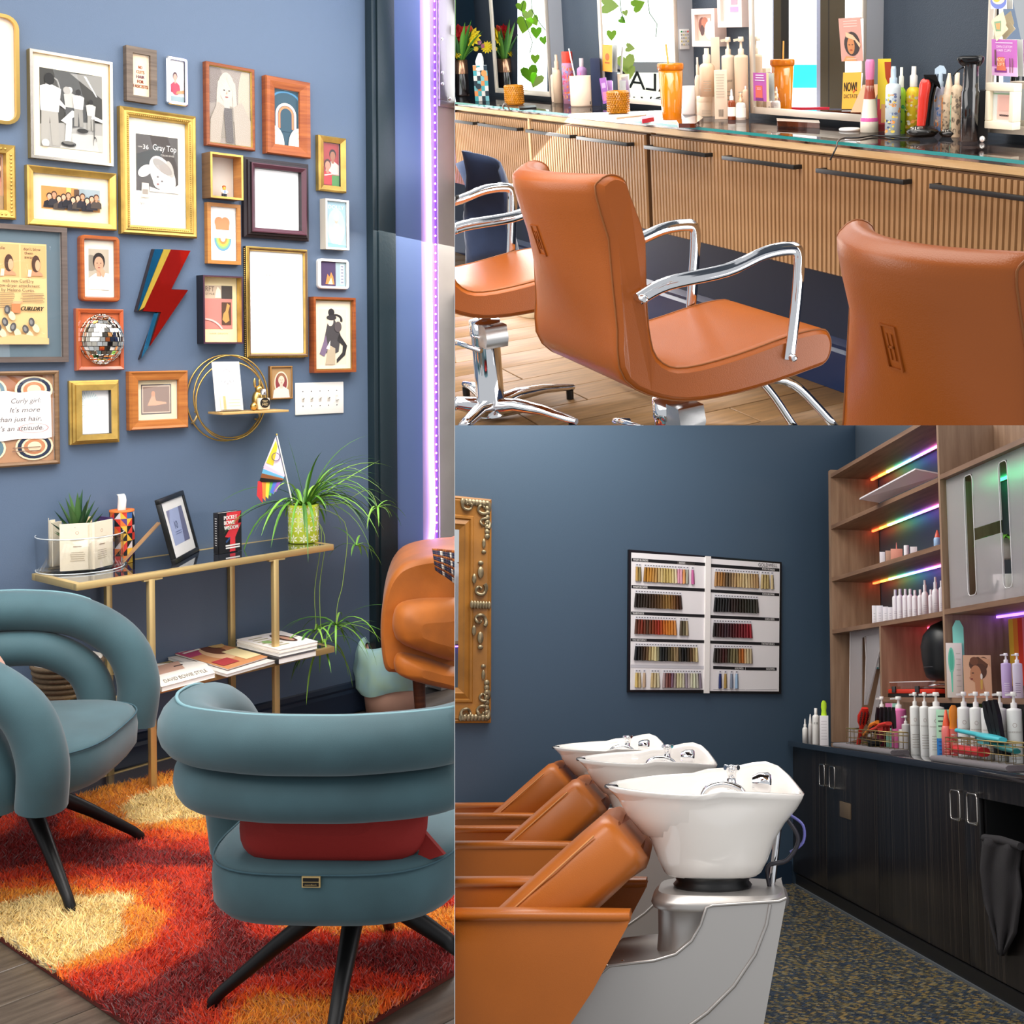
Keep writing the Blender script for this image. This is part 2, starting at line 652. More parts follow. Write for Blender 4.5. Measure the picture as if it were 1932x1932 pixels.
def person(A, u, v, s, skin='d9a98c', hair='3a2a22', top='8c8580', long=False, face=True, asp=1.0):
    """head and shoulders in an art of aspect asp (w/h); s = head height"""
    k = 1 / asp
    if long:
        A.oval(hair, u, v - 0.35 * s, 0.52 * s * k, 1.05 * s)
    A.poly(top, [(u - 0.95 * s * k, v - 1.9 * s), (u - 0.8 * s * k, v - 0.95 * s), (u - 0.25 * s * k, v - 0.62 * s), (u + 0.25 * s * k, v - 0.62 * s), (u + 0.8 * s * k, v - 0.95 * s), (u + 0.95 * s * k, v - 1.9 * s)])
    A.rect(skin, u - 0.16 * s * k, v - 0.8 * s, u + 0.16 * s * k, v - 0.3 * s)
    A.oval(hair, u, v + 0.1 * s, 0.43 * s * k, 0.5 * s)
    A.oval(skin, u, v - 0.06 * s, 0.33 * s * k, 0.43 * s)
    if long:
        A.poly(hair, [(u - 0.45 * s * k, v + 0.3 * s), (u, v + 0.55 * s), (u - 0.05 * s * k, v + 0.3 * s), (u - 0.3 * s * k, v), (u - 0.34 * s * k, v - 1.2 * s), (u - 0.6 * s * k, v - 1.3 * s)])
        A.poly(hair, [(u + 0.45 * s * k, v + 0.3 * s), (u, v + 0.55 * s), (u + 0.05 * s * k, v + 0.3 * s), (u + 0.3 * s * k, v), (u + 0.34 * s * k, v - 1.2 * s), (u + 0.6 * s * k, v - 1.3 * s)][::-1])
    if face:
        for sx in (-1, 1):
            A.oval('4a3a34', u + sx * 0.13 * s * k, v - 0.02 * s, 0.05 * s * k, 0.025 * s, 8)
            A.k -= 1
        A.oval('9a4f48', u, v - 0.28 * s, 0.09 * s * k, 0.03 * s, 8)
        A.poly('b58a70', [(u, v - 0.02 * s), (u + 0.04 * s * k, v - 0.16 * s), (u - 0.03 * s * k, v - 0.16 * s)])


def figure(A, u, v, h, cols, asp=1.0, lean=0.0):
    """small standing person: cols = (hair/skin, top, trousers)"""
    k = h / asp
    A.poly(cols[2], [(u - 0.13 * k, v), (u - 0.02 * k, v), (u, v + 0.4 * h), (u + 0.03 * k, v), (u + 0.14 * k, v), (u + 0.12 * k, v + 0.5 * h), (u - 0.12 * k, v + 0.5 * h)])
    A.poly(cols[1], [(u - 0.13 * k, v + 0.47 * h), (u + 0.13 * k, v + 0.47 * h), (u + 0.17 * k + lean, v + 0.8 * h), (u + lean, v + 0.86 * h), (u - 0.17 * k + lean, v + 0.8 * h)])
    A.oval(cols[0], u + lean, v + 0.92 * h, 0.075 * k, 0.085 * h, 12)


def a_barber(A):
    A.rect('f2e3c4', 0, 0, 1, 1)
    A.k += 2
    B = Art(A.mb, A.P(0.09, 0.1), A.ex * 0.82, A.ey * 0.77, A.n)
    B.rect('3c3a36', 0, 0, 1, 1)
    B.poly('8d8a84', [(0.48, 0.98), (1, 0.7), (1, 1)])
    B.poly('d9d6d0', [(0.7, 0.97), (0.74, 0.97), (0.92, 0.72), (0.9, 0.72)])
    B.poly('a19d96', [(0, 0), (1, 0), (1, 0.38), (0.6, 0.36), (0, 0.28)])
    B.poly('bab6ae', [(0.3, 0), (1, 0), (1, 0.22), (0.45, 0.2)])
    B.oval('97948e', 0.2, 0.78, 0.12, 0.13, 8)
    B.oval('4c4a46', 0.2, 0.78, 0.1, 0.11, 8)
    figure(B, 0.15, 0.02, 0.92, ('1b1917', 'd5d1c9', 'a39e95'), 0.85)
    B.poly('cfcac1', [(0.2, 0.6), (0.4, 0.5), (0.4, 0.54), (0.24, 0.68)])
    figure(B, 0.47, 0.3, 0.5, ('c2bdb4', 'b5b0a7', '34322f'), 0.85)
    B.oval('a29d95', 0.42, 0.75, 0.06, 0.05, 10)
    B.poly('d8d4cc', [(0.32, 0.35), (0.5, 0.5), (0.6, 0.48), (0.5, 0.3), (0.47, 0.08), (0.38, 0.07), (0.4, 0.32)])
    B.oval('23211f', 0.44, 0.06, 0.12, 0.035)
    B.oval('6e6b66', 0.44, 0.075, 0.09, 0.022)
    B.poly('2a2826', [(0.5, 0.4), (0.72, 0.52), (0.74, 0.45), (0.6, 0.3), (0.5, 0.28)])
    figure(B, 0.6, 0.3, 0.48, ('2a2826', 'c9c4bb', '8d8982'), 0.85)
    figure(B, 0.8, 0.27, 0.4, ('221f1d', 'bdb8af', '97938b'), 0.85)
    B.poly('d0ccc4', [(0.8, 0.42), (1, 0.38), (1, 0.42), (0.82, 0.47)])
    B.rect('4b4946', 0.84, 0.16, 0.855, 0.42)
    B.oval('2a2826', 0.66, 0.25, 0.09, 0.03)
    B.oval('c9c5bd', 0.07, 0.04, 0.06, 0.05)
    B.arc('2a2826', 0.86, 0.1, 0.03, 0.09, 0.006, 20, 200)


def a_group(A):
    A.rect('f3e2bd', 0, 0, 1, 1)
    A.k += 2
    B = Art(A.mb, A.P(0.11, 0.24), A.ex * 0.78, A.ey * 0.5, A.n)
    B.rect('c08a4e', 0, 0, 1, 1)
    B.rect('d98f4b', 0, 0.15, 0.13, 0.8)
    B.rect('e3c069', 0.42, 0.6, 0.5, 1)
    B.rect('97a3a8', 0.62, 0.55, 1, 1)
    B.rect('5a4233', 0.55, 0.5, 0.64, 0.95)
    for k in range(11):
        u = 0.13 + 0.078 * k
        person(B, u, 0.56 + 0.1 * math.sin(k * 2.1), 0.26, ('d8a384', 'c98f6e', 'e0b092')[k % 3], ('2b1c14', '4a2f1e', '1d1512')[k % 3], ('1d1b22', '2d2a30', '4a3f38', '25222a')[k % 4], False, False, 2.4)


def a_gray(A):
    A.rect('f6edd6', 0, 0, 1, 1)
    A.k += 2
    B = Art(A.mb, A.P(0.13, 0.1), A.ex * 0.74, A.ey * 0.76, A.n)
    B.rect('f7f1e4', 0, 0, 1, 1)
    B.rect('4a4340', 0, 0.3, 1, 1)
    B.text('f2ece2', 'Gray Top', 0.68, 0.82, 0.075, w=0.56)
    B.text('e0d8cc', 'new', 0.1, 0.835, 0.025, w=0.1)
    B.text('f2ece2', '36', 0.23, 0.82, 0.055, w=0.13)
    B.text('d9d1c6', 'COLOR RINSE', 0.74, 0.755, 0.022, w=0.32)
    B.oval('d8d0c8', 0.62, 0.52, 0.34, 0.2, 24, rot=-25)
    B.oval('eee7df', 0.55, 0.48, 0.17, 0.13, 20, rot=20)
    B.oval('bcb3ab', 0.8, 0.6, 0.12, 0.07, 16, rot=-50)
    B.oval('a39a93', 0.62, 0.62, 0.24, 0.07, 20, rot=-18)
    B.oval('efe8e0', 0.2, 0.55, 0.17, 0.07, 14, rot=15)
    B.oval('6a615c', 0.5, 0.49, 0.03, 0.012, 8)
    B.oval('6a615c', 0.6, 0.44, 0.03, 0.012, 8)
    B.oval('8a4d48', 0.5, 0.4, 0.03, 0.012, 8)
    B.poly('d9d1ca', [(0.3, 0.36), (0.75, 0.3), (1, 0.42), (1, 0.3), (0.3, 0.3)])
    B.poly('cfc5b8', [(0.1, 0.22), (0.12, 0.4), (0.28, 0.4), (0.3, 0.22)])
    B.rect('9a8d80', 0.13, 0.26, 0.26, 0.32)
    B.arc('b3a595', 0.14, 0.14, 0.12, 0.075, 0.008, 0, 360, 24)
    B.text('8c8074', '99', 0.12, 0.125, 0.035)
    B.lines('b5aa9d', 0.38, 0.9, 0.24, 0.03, 9, 0.005)


def a_nocuts(A):
    A.rect('f7d9b6', 0, 0, 1, 1)
    for k, (t_, c) in enumerate((('NO', 'b4553c'), ('CUTS', 'c87446'), ('HAIR', '8c5a6c'), ('FOR', 'b4553c'), ('FASCISTS', 'c3663f'))):
        A.text(c, t_, 0.5, 0.66 - 0.115 * k, 0.075, w=(0.22, 0.46, 0.46, 0.36, 0.86)[k], bold=0.0008)


def a_phone(A):
    A.rect('f7f0f2', 0, 0, 1, 1)
    A.rect('e9d5d2', 0.5, 0.3, 1, 0.55)
    person(A, 0.38, 0.6, 0.2, 'd79a86', '4a2a30', 'c22f4c', False, False, 0.52)
    A.oval('c22f4c', 0.42, 0.3, 0.3, 0.14)
    A.poly('d08b5a', [(0.4, 0.18), (1, 0.22), (1, 0.3), (0.5, 0.26)])
    A.rect('8fa3a8', 0, 0, 1, 0.13)


def a_portrait(A):
    A.rect('96897f', 0, 0, 1, 1)
    A.oval('7d7069', 0.05, 0.8, 0.3, 0.28)
    A.oval('b8a995', 0.95, 0.6, 0.25, 0.5)
    person(A, 0.42, 0.72, 0.34, 'c6b8a8', 'bdb2a4', '8d8274', True, True, 0.72)
    A.poly('5b5350', [(0.34, 0.48), (0.54, 0.48), (0.58, 0.02), (0.4, 0.02)])
    A.poly('a89a8b', [(0, 0), (0.25, 0), (0.36, 0.5), (0.2, 0.55), (0.02, 0.3)])
    A.poly('ab9d8e', [(1, 0), (0.62, 0), (0.58, 0.5), (0.78, 0.58), (1, 0.35)])


def a_arch(A):
    A.rect('33505f', 0, 0, 1, 1)
    A.arc('4d87ad', 0.5, 0.78, 0.62, 0.2, 0.09, 20, 160)
    for w, c in ((0.42, 'f3e2d0'), (0.33, '33505f'), (0.31, 'd8875c'), (0.23, '33505f')):
        A.poly(c, [(0.5 - w, 0.3), (0.5 + w, 0.3), (0.5 + w, 0.55)] + [(0.5 + w * math.cos(t), 0.55 + 0.52 * w * math.sin(t)) for t in [PI * i / 16 for i in range(17)]] + [(0.5 - w, 0.55)])
    A.poly('33505f', [(0.0, 0.3), (1, 0.3), (1, 0.25), (0, 0.25)])
    for sx in (0, 1):
        for w, c in ((0.42, 'f3e2d0'), (0.33, 'c9b8a4'), (0.31, 'f3e2d0'), (0.2, 'c9b8a4'), (0.18, 'f3e2d0')):
            A.poly(c, [(sx, 0)] + [(sx + (1 - 2 * sx) * w * math.cos(t), 0.8 * w * math.sin(t)) for t in ([PI / 2 * i / 10 for i in range(11)])])


def a_snap(A):
    A.rect('a33a3a', 0, 0, 1, 1)
    person(A, 0.62, 0.72, 0.24, 'a06a50', '2a1a14', 'd7c3b8', False, False, 0.5)
    person(A, 0.3, 0.48, 0.24, 'c48a72', '4a2a22', 'c83a3e', False, False, 0.5)
    A.rect('4f8a4a', 0.55, 0, 1, 0.25)
    A.poly('f0e8dc', [(0.1, 0.22), (0.9, 0.3), (0.9, 0.32), (0.1, 0.25)])


def a_blank(A):
    A.rect('ffffff', 0, 0, 1, 1)


def a_lady(A):
    A.rect('a9cbd8', 0, 0, 1, 1)
    A.oval('c4dde4', 0.5, 0.45, 0.45, 0.4)
    A.text('f3f7f6', 'DOLLY', 0.5, 0.84, 0.08, w=0.8)
    A.poly('eef3f0', [(0.25, 0.04), (0.75, 0.04), (0.7, 0.35), (0.62, 0.52), (0.4, 0.52), (0.32, 0.35)])
    A.oval('d8c8b4', 0.5, 0.6, 0.09, 0.08)
    A.oval('f1e9d6', 0.5, 0.66, 0.14, 0.09)
    A.poly('86b0c0', [(0, 0), (1, 0), (1, 0.05), (0, 0.1)])


def a_rainbow(A):
    A.rect('fdfaf6', 0, 0, 1, 1)
    for u in (0.36, 0.6):
        A.oval('dd8f62', u, 0.72, 0.17, 0.1)
    A.poly('dd8f62', [(0.2, 0.72), (0.76, 0.72), (0.74, 0.58), (0.24, 0.58)])
    for w, c in ((0.33, '6ea6c4'), (0.28, '8fbf86'), (0.22, 'f0cf58'), (0.16, 'e0944f'), (0.09, 'fdfaf6')):
        A.oval(c, 0.5, 0.42, w, w * 0.72, 18, 180, 360)


def a_neon(A):
    A.rect('4a3a5e', 0, 0, 1, 1)
    A.rect('9bb0b8', 0.6, 0, 1, 1)
    A.rect('e8e4f0', 0.78, 0.1, 0.92, 0.9)
    for k in range(6):
        A.rect('8a90a0', 0.8, 0.14 + 0.13 * k, 0.9, 0.21 + 0.13 * k)
        A.k -= 1
    A.k += 1
    A.poly('d78a4c', [(0.2, 0.08), (0.55, 0.08), (0.5, 0.4), (0.42, 0.58), (0.36, 0.38), (0.28, 0.5)])
    A.poly('f2d9b4', [(0.3, 0.08), (0.48, 0.08), (0.42, 0.36)])


def a_dryer(A):
    A.rect('5d6e78', 0, 0, 1, 1)
    A.k += 1
    B = Art(A.mb, A.P(0.0, 0.1), A.ex * 0.86, A.ey * 0.8, A.n)
    B.rect('e6bf84', 0, 0, 1, 1)
    B.rect('d9a970', 0.0, 0.66, 0.68, 0.985)
    B.rect('d9a970', 0.7, 0.66, 0.99, 0.985)
    B.text('5a4433', 'people', 0.44, 0.93, 0.03, w=0.16)
    B.text('5a4433', "don't blow", 0.83, 0.93, 0.03, w=0.2)
    B.text('5a4433', 'them', 0.79, 0.89, 0.03, w=0.1)
    B.text('5a4433', 'away!', 0.8, 0.85, 0.03, w=0.12)
    for u in (0.56, 0.87):
        B.oval('c98f6a', u, 0.68, 0.08, 0.05, 14, 0, 180)
        B.oval('4a2f22', u, 0.8, 0.05, 0.085)
        B.oval('d8a47e', u + 0.02, 0.785, 0.03, 0.055)
        B.poly('e9d3b8', [(u - 0.1, 0.67), (u - 0.06, 0.67), (u - 0.05, 0.74), (u - 0.09, 0.74)])
    for k, t_ in enumerate(('with new CurlDry', 'blow-dryer attachment', 'by Helene Curtis.')):
        B.text('4a372a', t_, 0.66, 0.61 - 0.045 * k, 0.032, w=(0.36, 0.5, 0.38)[k])
    B.lines('8c6f52', 0.36, 0.62, 0.5, 0.36, 9, 0.006)
    B.lines('8c6f52', 0.68, 0.97, 0.5, 0.42, 6, 0.006)
    B.text('33302e', 'CURLDRY', 0.81, 0.335, 0.04, w=0.26, sl=0.3, bold=0.0008)
    B.rect('c87a4c', 0.58, 0.31, 0.68, 0.4)
    B.poly('dca077', [(0.58, 0.4), (0.61, 0.425), (0.71, 0.425), (0.68, 0.4)])
    for u, v, q in ((0.53, 0.34, 0), (0.5, 0.22, 20), (0.42, 0.17, 40), (0.59, 0.17, -20), (0.73, 0.15, 30), (0.8, 0.22, 10)):
        B.oval('e3cfa8', u + 0.05, v - 0.06, 0.05, 0.035, 14, rot=-50)
        B.oval('4d4a4a', u, v, 0.035, 0.045, 14, rot=q)
        B.oval('83807e', u - 0.005, v, 0.018, 0.025, 12, rot=q)
    B.poly('d8b27c', [(0.2, 0), (1, 0), (1, 0.06), (0.7, 0.1), (0.3, 0.05)])


def a_man(A):
    A.rect('f5ecda', 0, 0, 1, 1)
    A.k += 1
    B = Art(A.mb, A.P(0.16, 0.13), A.ex * 0.68, A.ey * 0.72, A.n)
    B.rect('b9ac98', 0, 0, 1, 1)
    B.oval('8e8474', 0.1, 0.65, 0.35, 0.2)
    person(B, 0.5, 0.66, 0.42, 'c99a7c', '221c1c', 'e3e0de', False, True, 0.6)
    B.oval('d0a283', 0.68, 0.42, 0.14, 0.09, 14, rot=-30)
    B.poly('e6e3e1', [(0.62, 0.0), (1, 0.0), (1, 0.4), (0.8, 0.42), (0.66, 0.2)])


def a_rft(A):
    A.rect('f6e6b8', 0, 0, 1, 1)
    A.k += 1
    B = Art(A.mb, A.P(0.12, 0.2), A.ex * 0.76, A.ey * 0.68, A.n)
    B.rect('d48a80', 0, 0, 1, 0.7)
    B.rect('cfb9a0', 0, 0.7, 0.6, 1)
    B.rect('4a433f', 0.6, 0.7, 1, 1)
    B.text('6d5a4e', 'RFT', 0.18, 0.86, 0.12, w=0.32)
    B.text('6d5a4e', 'STYLE', 0.18, 0.78, 0.05, w=0.32)
    B.poly('efe4cc', [(0.36, 0.72), (0.58, 0.72), (0.56, 0.9), (0.46, 0.98), (0.4, 0.88)])
    B.rect('5e4438', 0.6, 0.1, 0.94, 0.62)
    B.poly('d7a05c', [(0.62, 0.22), (0.74, 0.14), (0.88, 0.2), (0.84, 0.4), (0.9, 0.55), (0.8, 0.6), (0.74, 0.42), (0.66, 0.36)])
    B.arc('f2c9c4', 0.0, -0.25, 0.75, 0.5, 0.06, 20, 95)
    A.text('b59a74', 'HAIR DESIGN', 0.5, 0.12, 0.025, w=0.5)


def a_cert(A):
    A.rect('ffffff', 0, 0, 1, 1)
    A.text('a9a59f', 'LOREM CERTIFICATE'.replace('LOREM ', ''), 0.52, 0.76, 0.022, w=0.55)
    A.text('b7b3ad', 'OF APPRENTICESHIP', 0.52, 0.73, 0.015, w=0.55)
    A.lines('c3bfb9', 0.18, 0.84, 0.66, 0.32, 16, 0.003)
    A.poly('c9c5bf', [(0.22, 0.18), (0.62, 0.36), (0.622, 0.363), (0.22, 0.184)])


def a_feather(A):
    A.rect('f8ead0', 0, 0, 1, 1)
    A.rect('efe0c4', 0.12, 0.06, 0.88, 0.88)
    A.oval('2d2a2c', 0.46, 0.83, 0.09, 0.06)
    A.arc('2d2a2c', 0.58, 0.72, 0.2, 0.09, 0.07, -20, 150)
    A.poly('4a4648', [(0.2, 0.3), (0.36, 0.7), (0.56, 0.72), (0.72, 0.5), (0.66, 0.25), (0.4, 0.18)])
    A.oval('e6d6c4', 0.43, 0.7, 0.085, 0.07)
    A.oval('3a3638', 0.46, 0.755, 0.14, 0.04)
    A.poly('7d6a86', [(0.12, 0.22), (0.3, 0.5), (0.36, 0.3), (0.25, 0.18)])
    A.poly('2d2a2c', [(0.68, 0.52), (0.9, 0.34), (0.84, 0.2), (0.6, 0.08), (0.6, 0.14), (0.76, 0.24), (0.78, 0.34), (0.62, 0.42)])
    A.poly('bfae94', [(0.28, 0.06), (0.55, 0.06), (0.56, 0.3), (0.36, 0.36)])
    A.poly('efe6d8', [(0.3, 0.3), (0.42, 0.42), (0.4, 0.28)])
    A.oval('5a5254', 0.64, 0.62, 0.1, 0.08)


def a_oval(A):
    A.rect('b08a5c', 0, 0, 1, 1)
    A.oval('e9d6bc', 0.5, 0.5, 0.36, 0.38, 28)
    A.oval('8c3a40', 0.5, 0.5, 0.3, 0.33, 28)
    person(A, 0.5, 0.6, 0.36, 'f0cdb8', '9a6a4c', 'e9d9d4', False, True, 0.75)


def a_curly(A):
    A.rect('b98a66', 0, 0, 1, 1)
    A.poly('a5663f', [(0.38, 0.82), (0.9, 0.82), (0.88, 1), (0.4, 1)])
    for u, v, k in ((0.25, 0.95, 1), (0.1, 0.12, 1), (0.95, 0.1, 0), (0.93, 0.97, 0)):
        for q, c in ((0.22, 'f0dcb8'), (0.195, '5f7f8c' if k else '1f2a44'), (0.15, 'f0dcb8'), (0.125, 'c9855c'), (0.08, 'f0dcb8')):
            A.oval(c, min(max(u, 0.23), 0.77), min(max(v, 0.17), 0.83), q, q * 0.72, 20)
    A.poly('efe3de', [(0.02, 0.24), (0.15, 0.26), (0.4, 0.25), (0.6, 0.27), (0.9, 0.255), (0.97, 0.27), (0.96, 0.8), (0.85, 0.82), (0.6, 0.8), (0.45, 0.825), (0.2, 0.8), (0.03, 0.81)])
    for k, (t_, u, w) in enumerate((('Curly girl:', 0.67, 0.34), ("It's more", 0.66, 0.34), ('than just hair,', 0.6, 0.5), ("it's an attitude.", 0.6, 0.54))):
        A.text('3c3436', t_, u, 0.68 - 0.105 * k, 0.055, w=w, sl=0.25)
    A.arc('b34a4a', 0.76, 0.385, 0.17, 0.055, 0.008, 0, 360, 28)
    A.lines('8a6a58', 0.5, 0.85, 0.16, 0.12, 2, 0.01)


def a_burst(A):
    A.rect('ffffff', 0, 0, 1, 1)
    for k in range(30):
        t = 2 * PI * k / 30
        A.poly('cfe6e8', [(0.28 + 0.05 * math.cos(t - 0.05), 0.66 + 0.04 * math.sin(t - 0.05)), (max(0.0, 0.28 + 0.42 * math.cos(t - 0.05)), 0.66 + 0.32 * math.sin(t - 0.05)), (max(0.0, 0.28 + 0.42 * math.cos(t + 0.05)), 0.66 + 0.32 * math.sin(t + 0.05))])
        A.k -= 1
    A.k += 1
    A.text('b8b4ae', 'BE NICE AND CURL', 0.34, 0.64, 0.03, w=0.62)


def a_recline(A):
    A.rect('eddcb6', 0, 0, 1, 1)
    A.rect('4a4246', 0.1, 0.14, 0.86, 0.9)
    A.rect('cdb9a4', 0.125, 0.17, 0.835, 0.87)
    A.rect('8d7468', 0.15, 0.2, 0.81, 0.84)
    A.poly('d8a284', [(0.25, 0.36), (0.36, 0.6), (0.44, 0.62), (0.47, 0.48), (0.72, 0.44), (0.74, 0.4), (0.45, 0.36)])
    A.oval('c98f70', 0.4, 0.66, 0.05, 0.07)


W1 = wood('8a6a4a', '6b4e34')
W2 = wood('b5642f', '8a3f1c', 0.35)
W3 = wood('c88a45', 'a96a30', 0.4)
W4 = wood('a0572b', '7a3a1c', 0.35)
W5 = wood('c07a3a', '9b5524', 0.4)
GRW = wood('7a6a5c', '54473d', 0.6)
GW2 = wood('6d5f58', '4f443f', 0.55)
DK = mat('2b2226', 0.4)
DP = mat('5a3440', 0.4)
BT = mat('d8cdbd', 0.5)
GLD = [(0.0, 0.026, GOLDP), (0.004, 0.03, GOLDP), (0.014, 0.024, GOLDP), (0.022, 0.02, GOLDP), (0.024, 0.01, GOLDP)]
FR = {}


def H(k, name, label, tl, br, dep, prof, **kw):
    FR[k] = hang(name, label, tl, br, dep, prof, **kw)


H(1, 'framed_print', 'cream print in a thin round-cornered brass frame at the upper left corner', (-95, 7), (38.5, 238), 0.028, [(0, 0.028, GOLD), (0.012, 0.028, GOLD), (0.013, 0.015, GOLD)], rad=0.045, sheet='f6dfcb', art=lambda A: A.rect('f4dcc8', 0, 0, 1, 1).rect('e3c3a4', 0.02, 0.2, 0.03, 0.8))
H(2, 'framed_photo', 'black and white barber shop photograph in a slim champagne metal frame', (55.8, 91), (214.5, 313.8), 0.03, [(0, 0.03, GOLD), (0.01, 0.03, mat('e2d8cc', 0.25, 0.9)), (0.011, 0.022, GOLD)], art=a_barber)
H(3, 'framed_photo', 'gold beaded frame half cut off at the left edge, below the round-cornered brass frame', (-80, 262), (31.9, 414.5), 0.035, [(0, 0.028, GOLDP), (0.006, 0.035, GOLDP), (0.03, 0.03, GOLDP), (0.034, 0.012, GOLDP)], art=lambda A: A.rect('b98a6a', 0, 0, 1, 1).rect('6a4436', 0.75, 0.5, 0.95, 0.95).oval('c07a6a', 0.8, 0.5, 0.14, 0.2).oval('d8b090', 0.85, 0.75, 0.1, 0.08).rect('a08464', 0.6, 0.0, 1, 0.25))
H(4, 'framed_photo', 'wide gold frame holding a group photo of a dozen people', (52, 310), (222, 435), 0.032, GLD, art=a_group)
H(5, 'framed_print', 'small grey-brown wooden frame with lettering in orange on peach paper', (238, 84.7), (296.7, 197.7), 0.028, [(0, 0.028, GRW), (0.024, 0.028, GRW), (0.025, 0.018, GRW)], art=a_nocuts)
H(6, 'framed_photo', 'small round-cornered chrome frame with a woman in red, right of the orange lettering', (314.3, 103), (356.4, 202), 0.02, [(0, 0.016, CHROME), (0.004, 0.02, CHROME), (0.014, 0.02, mat('c8c0e8', 0.1, 1)), (0.015, 0.014, BLACK)], rad=0.014, art=a_phone)
H(7, 'framed_photo', 'sepia portrait of a long-haired woman in a thin brown frame', (389, 114.6), (482.3, 285.3), 0.03, [(0, 0.026, W4), (0.004, 0.03, W4), (0.012, 0.028, W4), (0.016, 0.02, GOLDP)], art=a_portrait)
H(8, 'framed_print', 'broad knotty pine frame round an arch print in blue, cream and orange', (501.9, 140.8), (587.6, 299.3), 0.036, [(0, 0.03, W2), (0.004, 0.036, W2), (0.018, 0.034, W2), (0.044, 0.022, W2), (0.045, 0.014, W2)], art=a_arch, glass=False)
H(9, 'framed_photo', 'small gold frame with a red snapshot of two people, topmost of the right column', (602, 253.6), (655.3, 364.4), 0.03, [(0, 0.022, GOLDP), (0.006, 0.03, GOLDP), (0.026, 0.02, GOLDP), (0.027, 0.012, BLACK)], art=a_snap)
H(10, 'framed_poster', 'big ornate gold frame with a vintage grey and white hair advertisement', (227.7, 198.6), (373.4, 449.7), 0.034, [(0, 0.026, GOLDP), (0.006, 0.034, GOLDP), (0.014, 0.03, GOLDP), (0.02, 0.033, GOLDP), (0.032, 0.028, GOLDP), (0.036, 0.012, GOLDP)], art=a_gray)
t_, b_ = hang('shadow_box', 'small open wooden shadow box holding a toy figure', (396.6, 285.8), (459.3, 378), 0.07, [(0, 0.07, W1), (0.008, 0.07, GOLDP), (0.009, 0.008, W3)], glass=False, cat='shadow box', art=lambda A: A.rect('cfc6bb', 0, 0, 1, 1))
sb_ = b_
H(12, 'framed_blank', 'deep stepped dark plum frame around a glaring white sheet', (465, 294), (588.6, 455), 0.045, [(0, 0.02, DK), (0.01, 0.024, DK), (0.012, 0.032, DK), (0.02, 0.034, DK), (0.022, 0.044, DK), (0.026, 0.045, DP), (0.04, 0.034, DP), (0.042, 0.016, DK)], art=a_blank)
H(13, 'framed_print', 'small white-edged box frame with a pale blue print of a lady, right column', (614, 374), (658.9, 472.2), 0.045, [(0, 0.045, BT), (0.008, 0.045, WHITE), (0.009, 0.038, WHITE)], art=a_lady)
H(14, 'framed_print', 'light oak frame with an orange cloud and an upside down rainbow', (390.8, 381), (454.8, 500), 0.026, [(0, 0.026, W3), (0.014, 0.026, W3), (0.015, 0.016, W3)], art=a_rainbow)
H(15, 'framed_photo', 'small square white round-cornered frame glinting violet, right column', (600.8, 487), (659.4, 546.4), 0.02, [(0, 0.016, WHITEG), (0.003, 0.02, WHITEG), (0.011, 0.02, WHITEG), (0.012, 0.014, WHITE)], rad=0.016, art=a_neon)
H(16, 'framed_poster', 'large dark grey-brown frame with a vintage blow-dryer advertisement, cut off at the left', (-90, 415), (129.6, 682.7), 0.026, [(0, 0.026, GW2), (0.018, 0.026, GW2), (0.019, 0.014, GW2)], art=a_dryer)
H(17, 'framed_photo', 'rounded teak frame with a dark-haired man leaning on his hand', (152, 442.4), (228, 569.6), 0.032, [(0, 0.026, W2), (0.004, 0.032, W2), (0.012, 0.032, W2), (0.017, 0.016, W2)], rad=0.016, art=a_man)
t18, b18 = hang('disco_tile', 'glossy terracotta square tile set with a mirrored half ball', (144.7, 581.8), (236, 698), 0.03, [(0, 0.022, mat('c2571f', 0.15, coat=1)), (0.004, 0.03, mat('bf6a3e', 0.15, coat=1)), (0.014, 0.026, mat('b8552c', 0.15, coat=1)), (0.016, 0.022, mat('b8552c', 0.15, coat=1))], glass=False, cat='wall ornament', sheet='b2572f')
H(19, 'framed_print', 'deep black-sided box frame with a salmon and cream print', (383, 518.7), (459, 648.6), 0.055, [(0, 0.055, mat('17121a', 0.4)), (0.006, 0.055, mat('4a2c3c', 0.4)), (0.007, 0.02, GOLDP)], art=a_rft)
H(20, 'framed_certificate', 'tall white certificate in a black and gold rope-edged frame', (466, 463.8), (583.6, 673.6), 0.032, [(0, 0.022, mat('2a2018', 0.4)), (0.003, 0.024, GOLDP), (0.008, 0.032, GOLDP), (0.014, 0.028, mat('6a4a2c', 0.4)), (0.018, 0.018, GOLDP)], art=a_cert)
H(21, 'framed_photo', 'red-brown box frame with a sepia woman in a feathered hat, lowest of the right column', (591.6, 559.6), (672, 701.9), 0.04, [(0, 0.04, W4), (0.01, 0.04, W4), (0.011, 0.024, W4), (0.016, 0.024, GOLDP)], art=a_feather)
H(22, 'framed_miniature', 'tiny bronze frame with an oval portrait', (510.5, 691), (553.3, 752.8), 0.02, [(0, 0.016, mat('8a6238', 0.4, 0.5)), (0.004, 0.02, mat('a87c46', 0.35, 0.5)), (0.007, 0.016, mat('a87c46', 0.35, 0.5))], art=a_oval)
H(23, 'framed_print', 'wooden frame with a handwritten curly girl note on torn paper, lower left', (-75, 702), (114, 875), 0.026, [(0, 0.022, W1), (0.006, 0.026, W1), (0.014, 0.022, W1), (0.015, 0.012, W1)], art=a_curly)
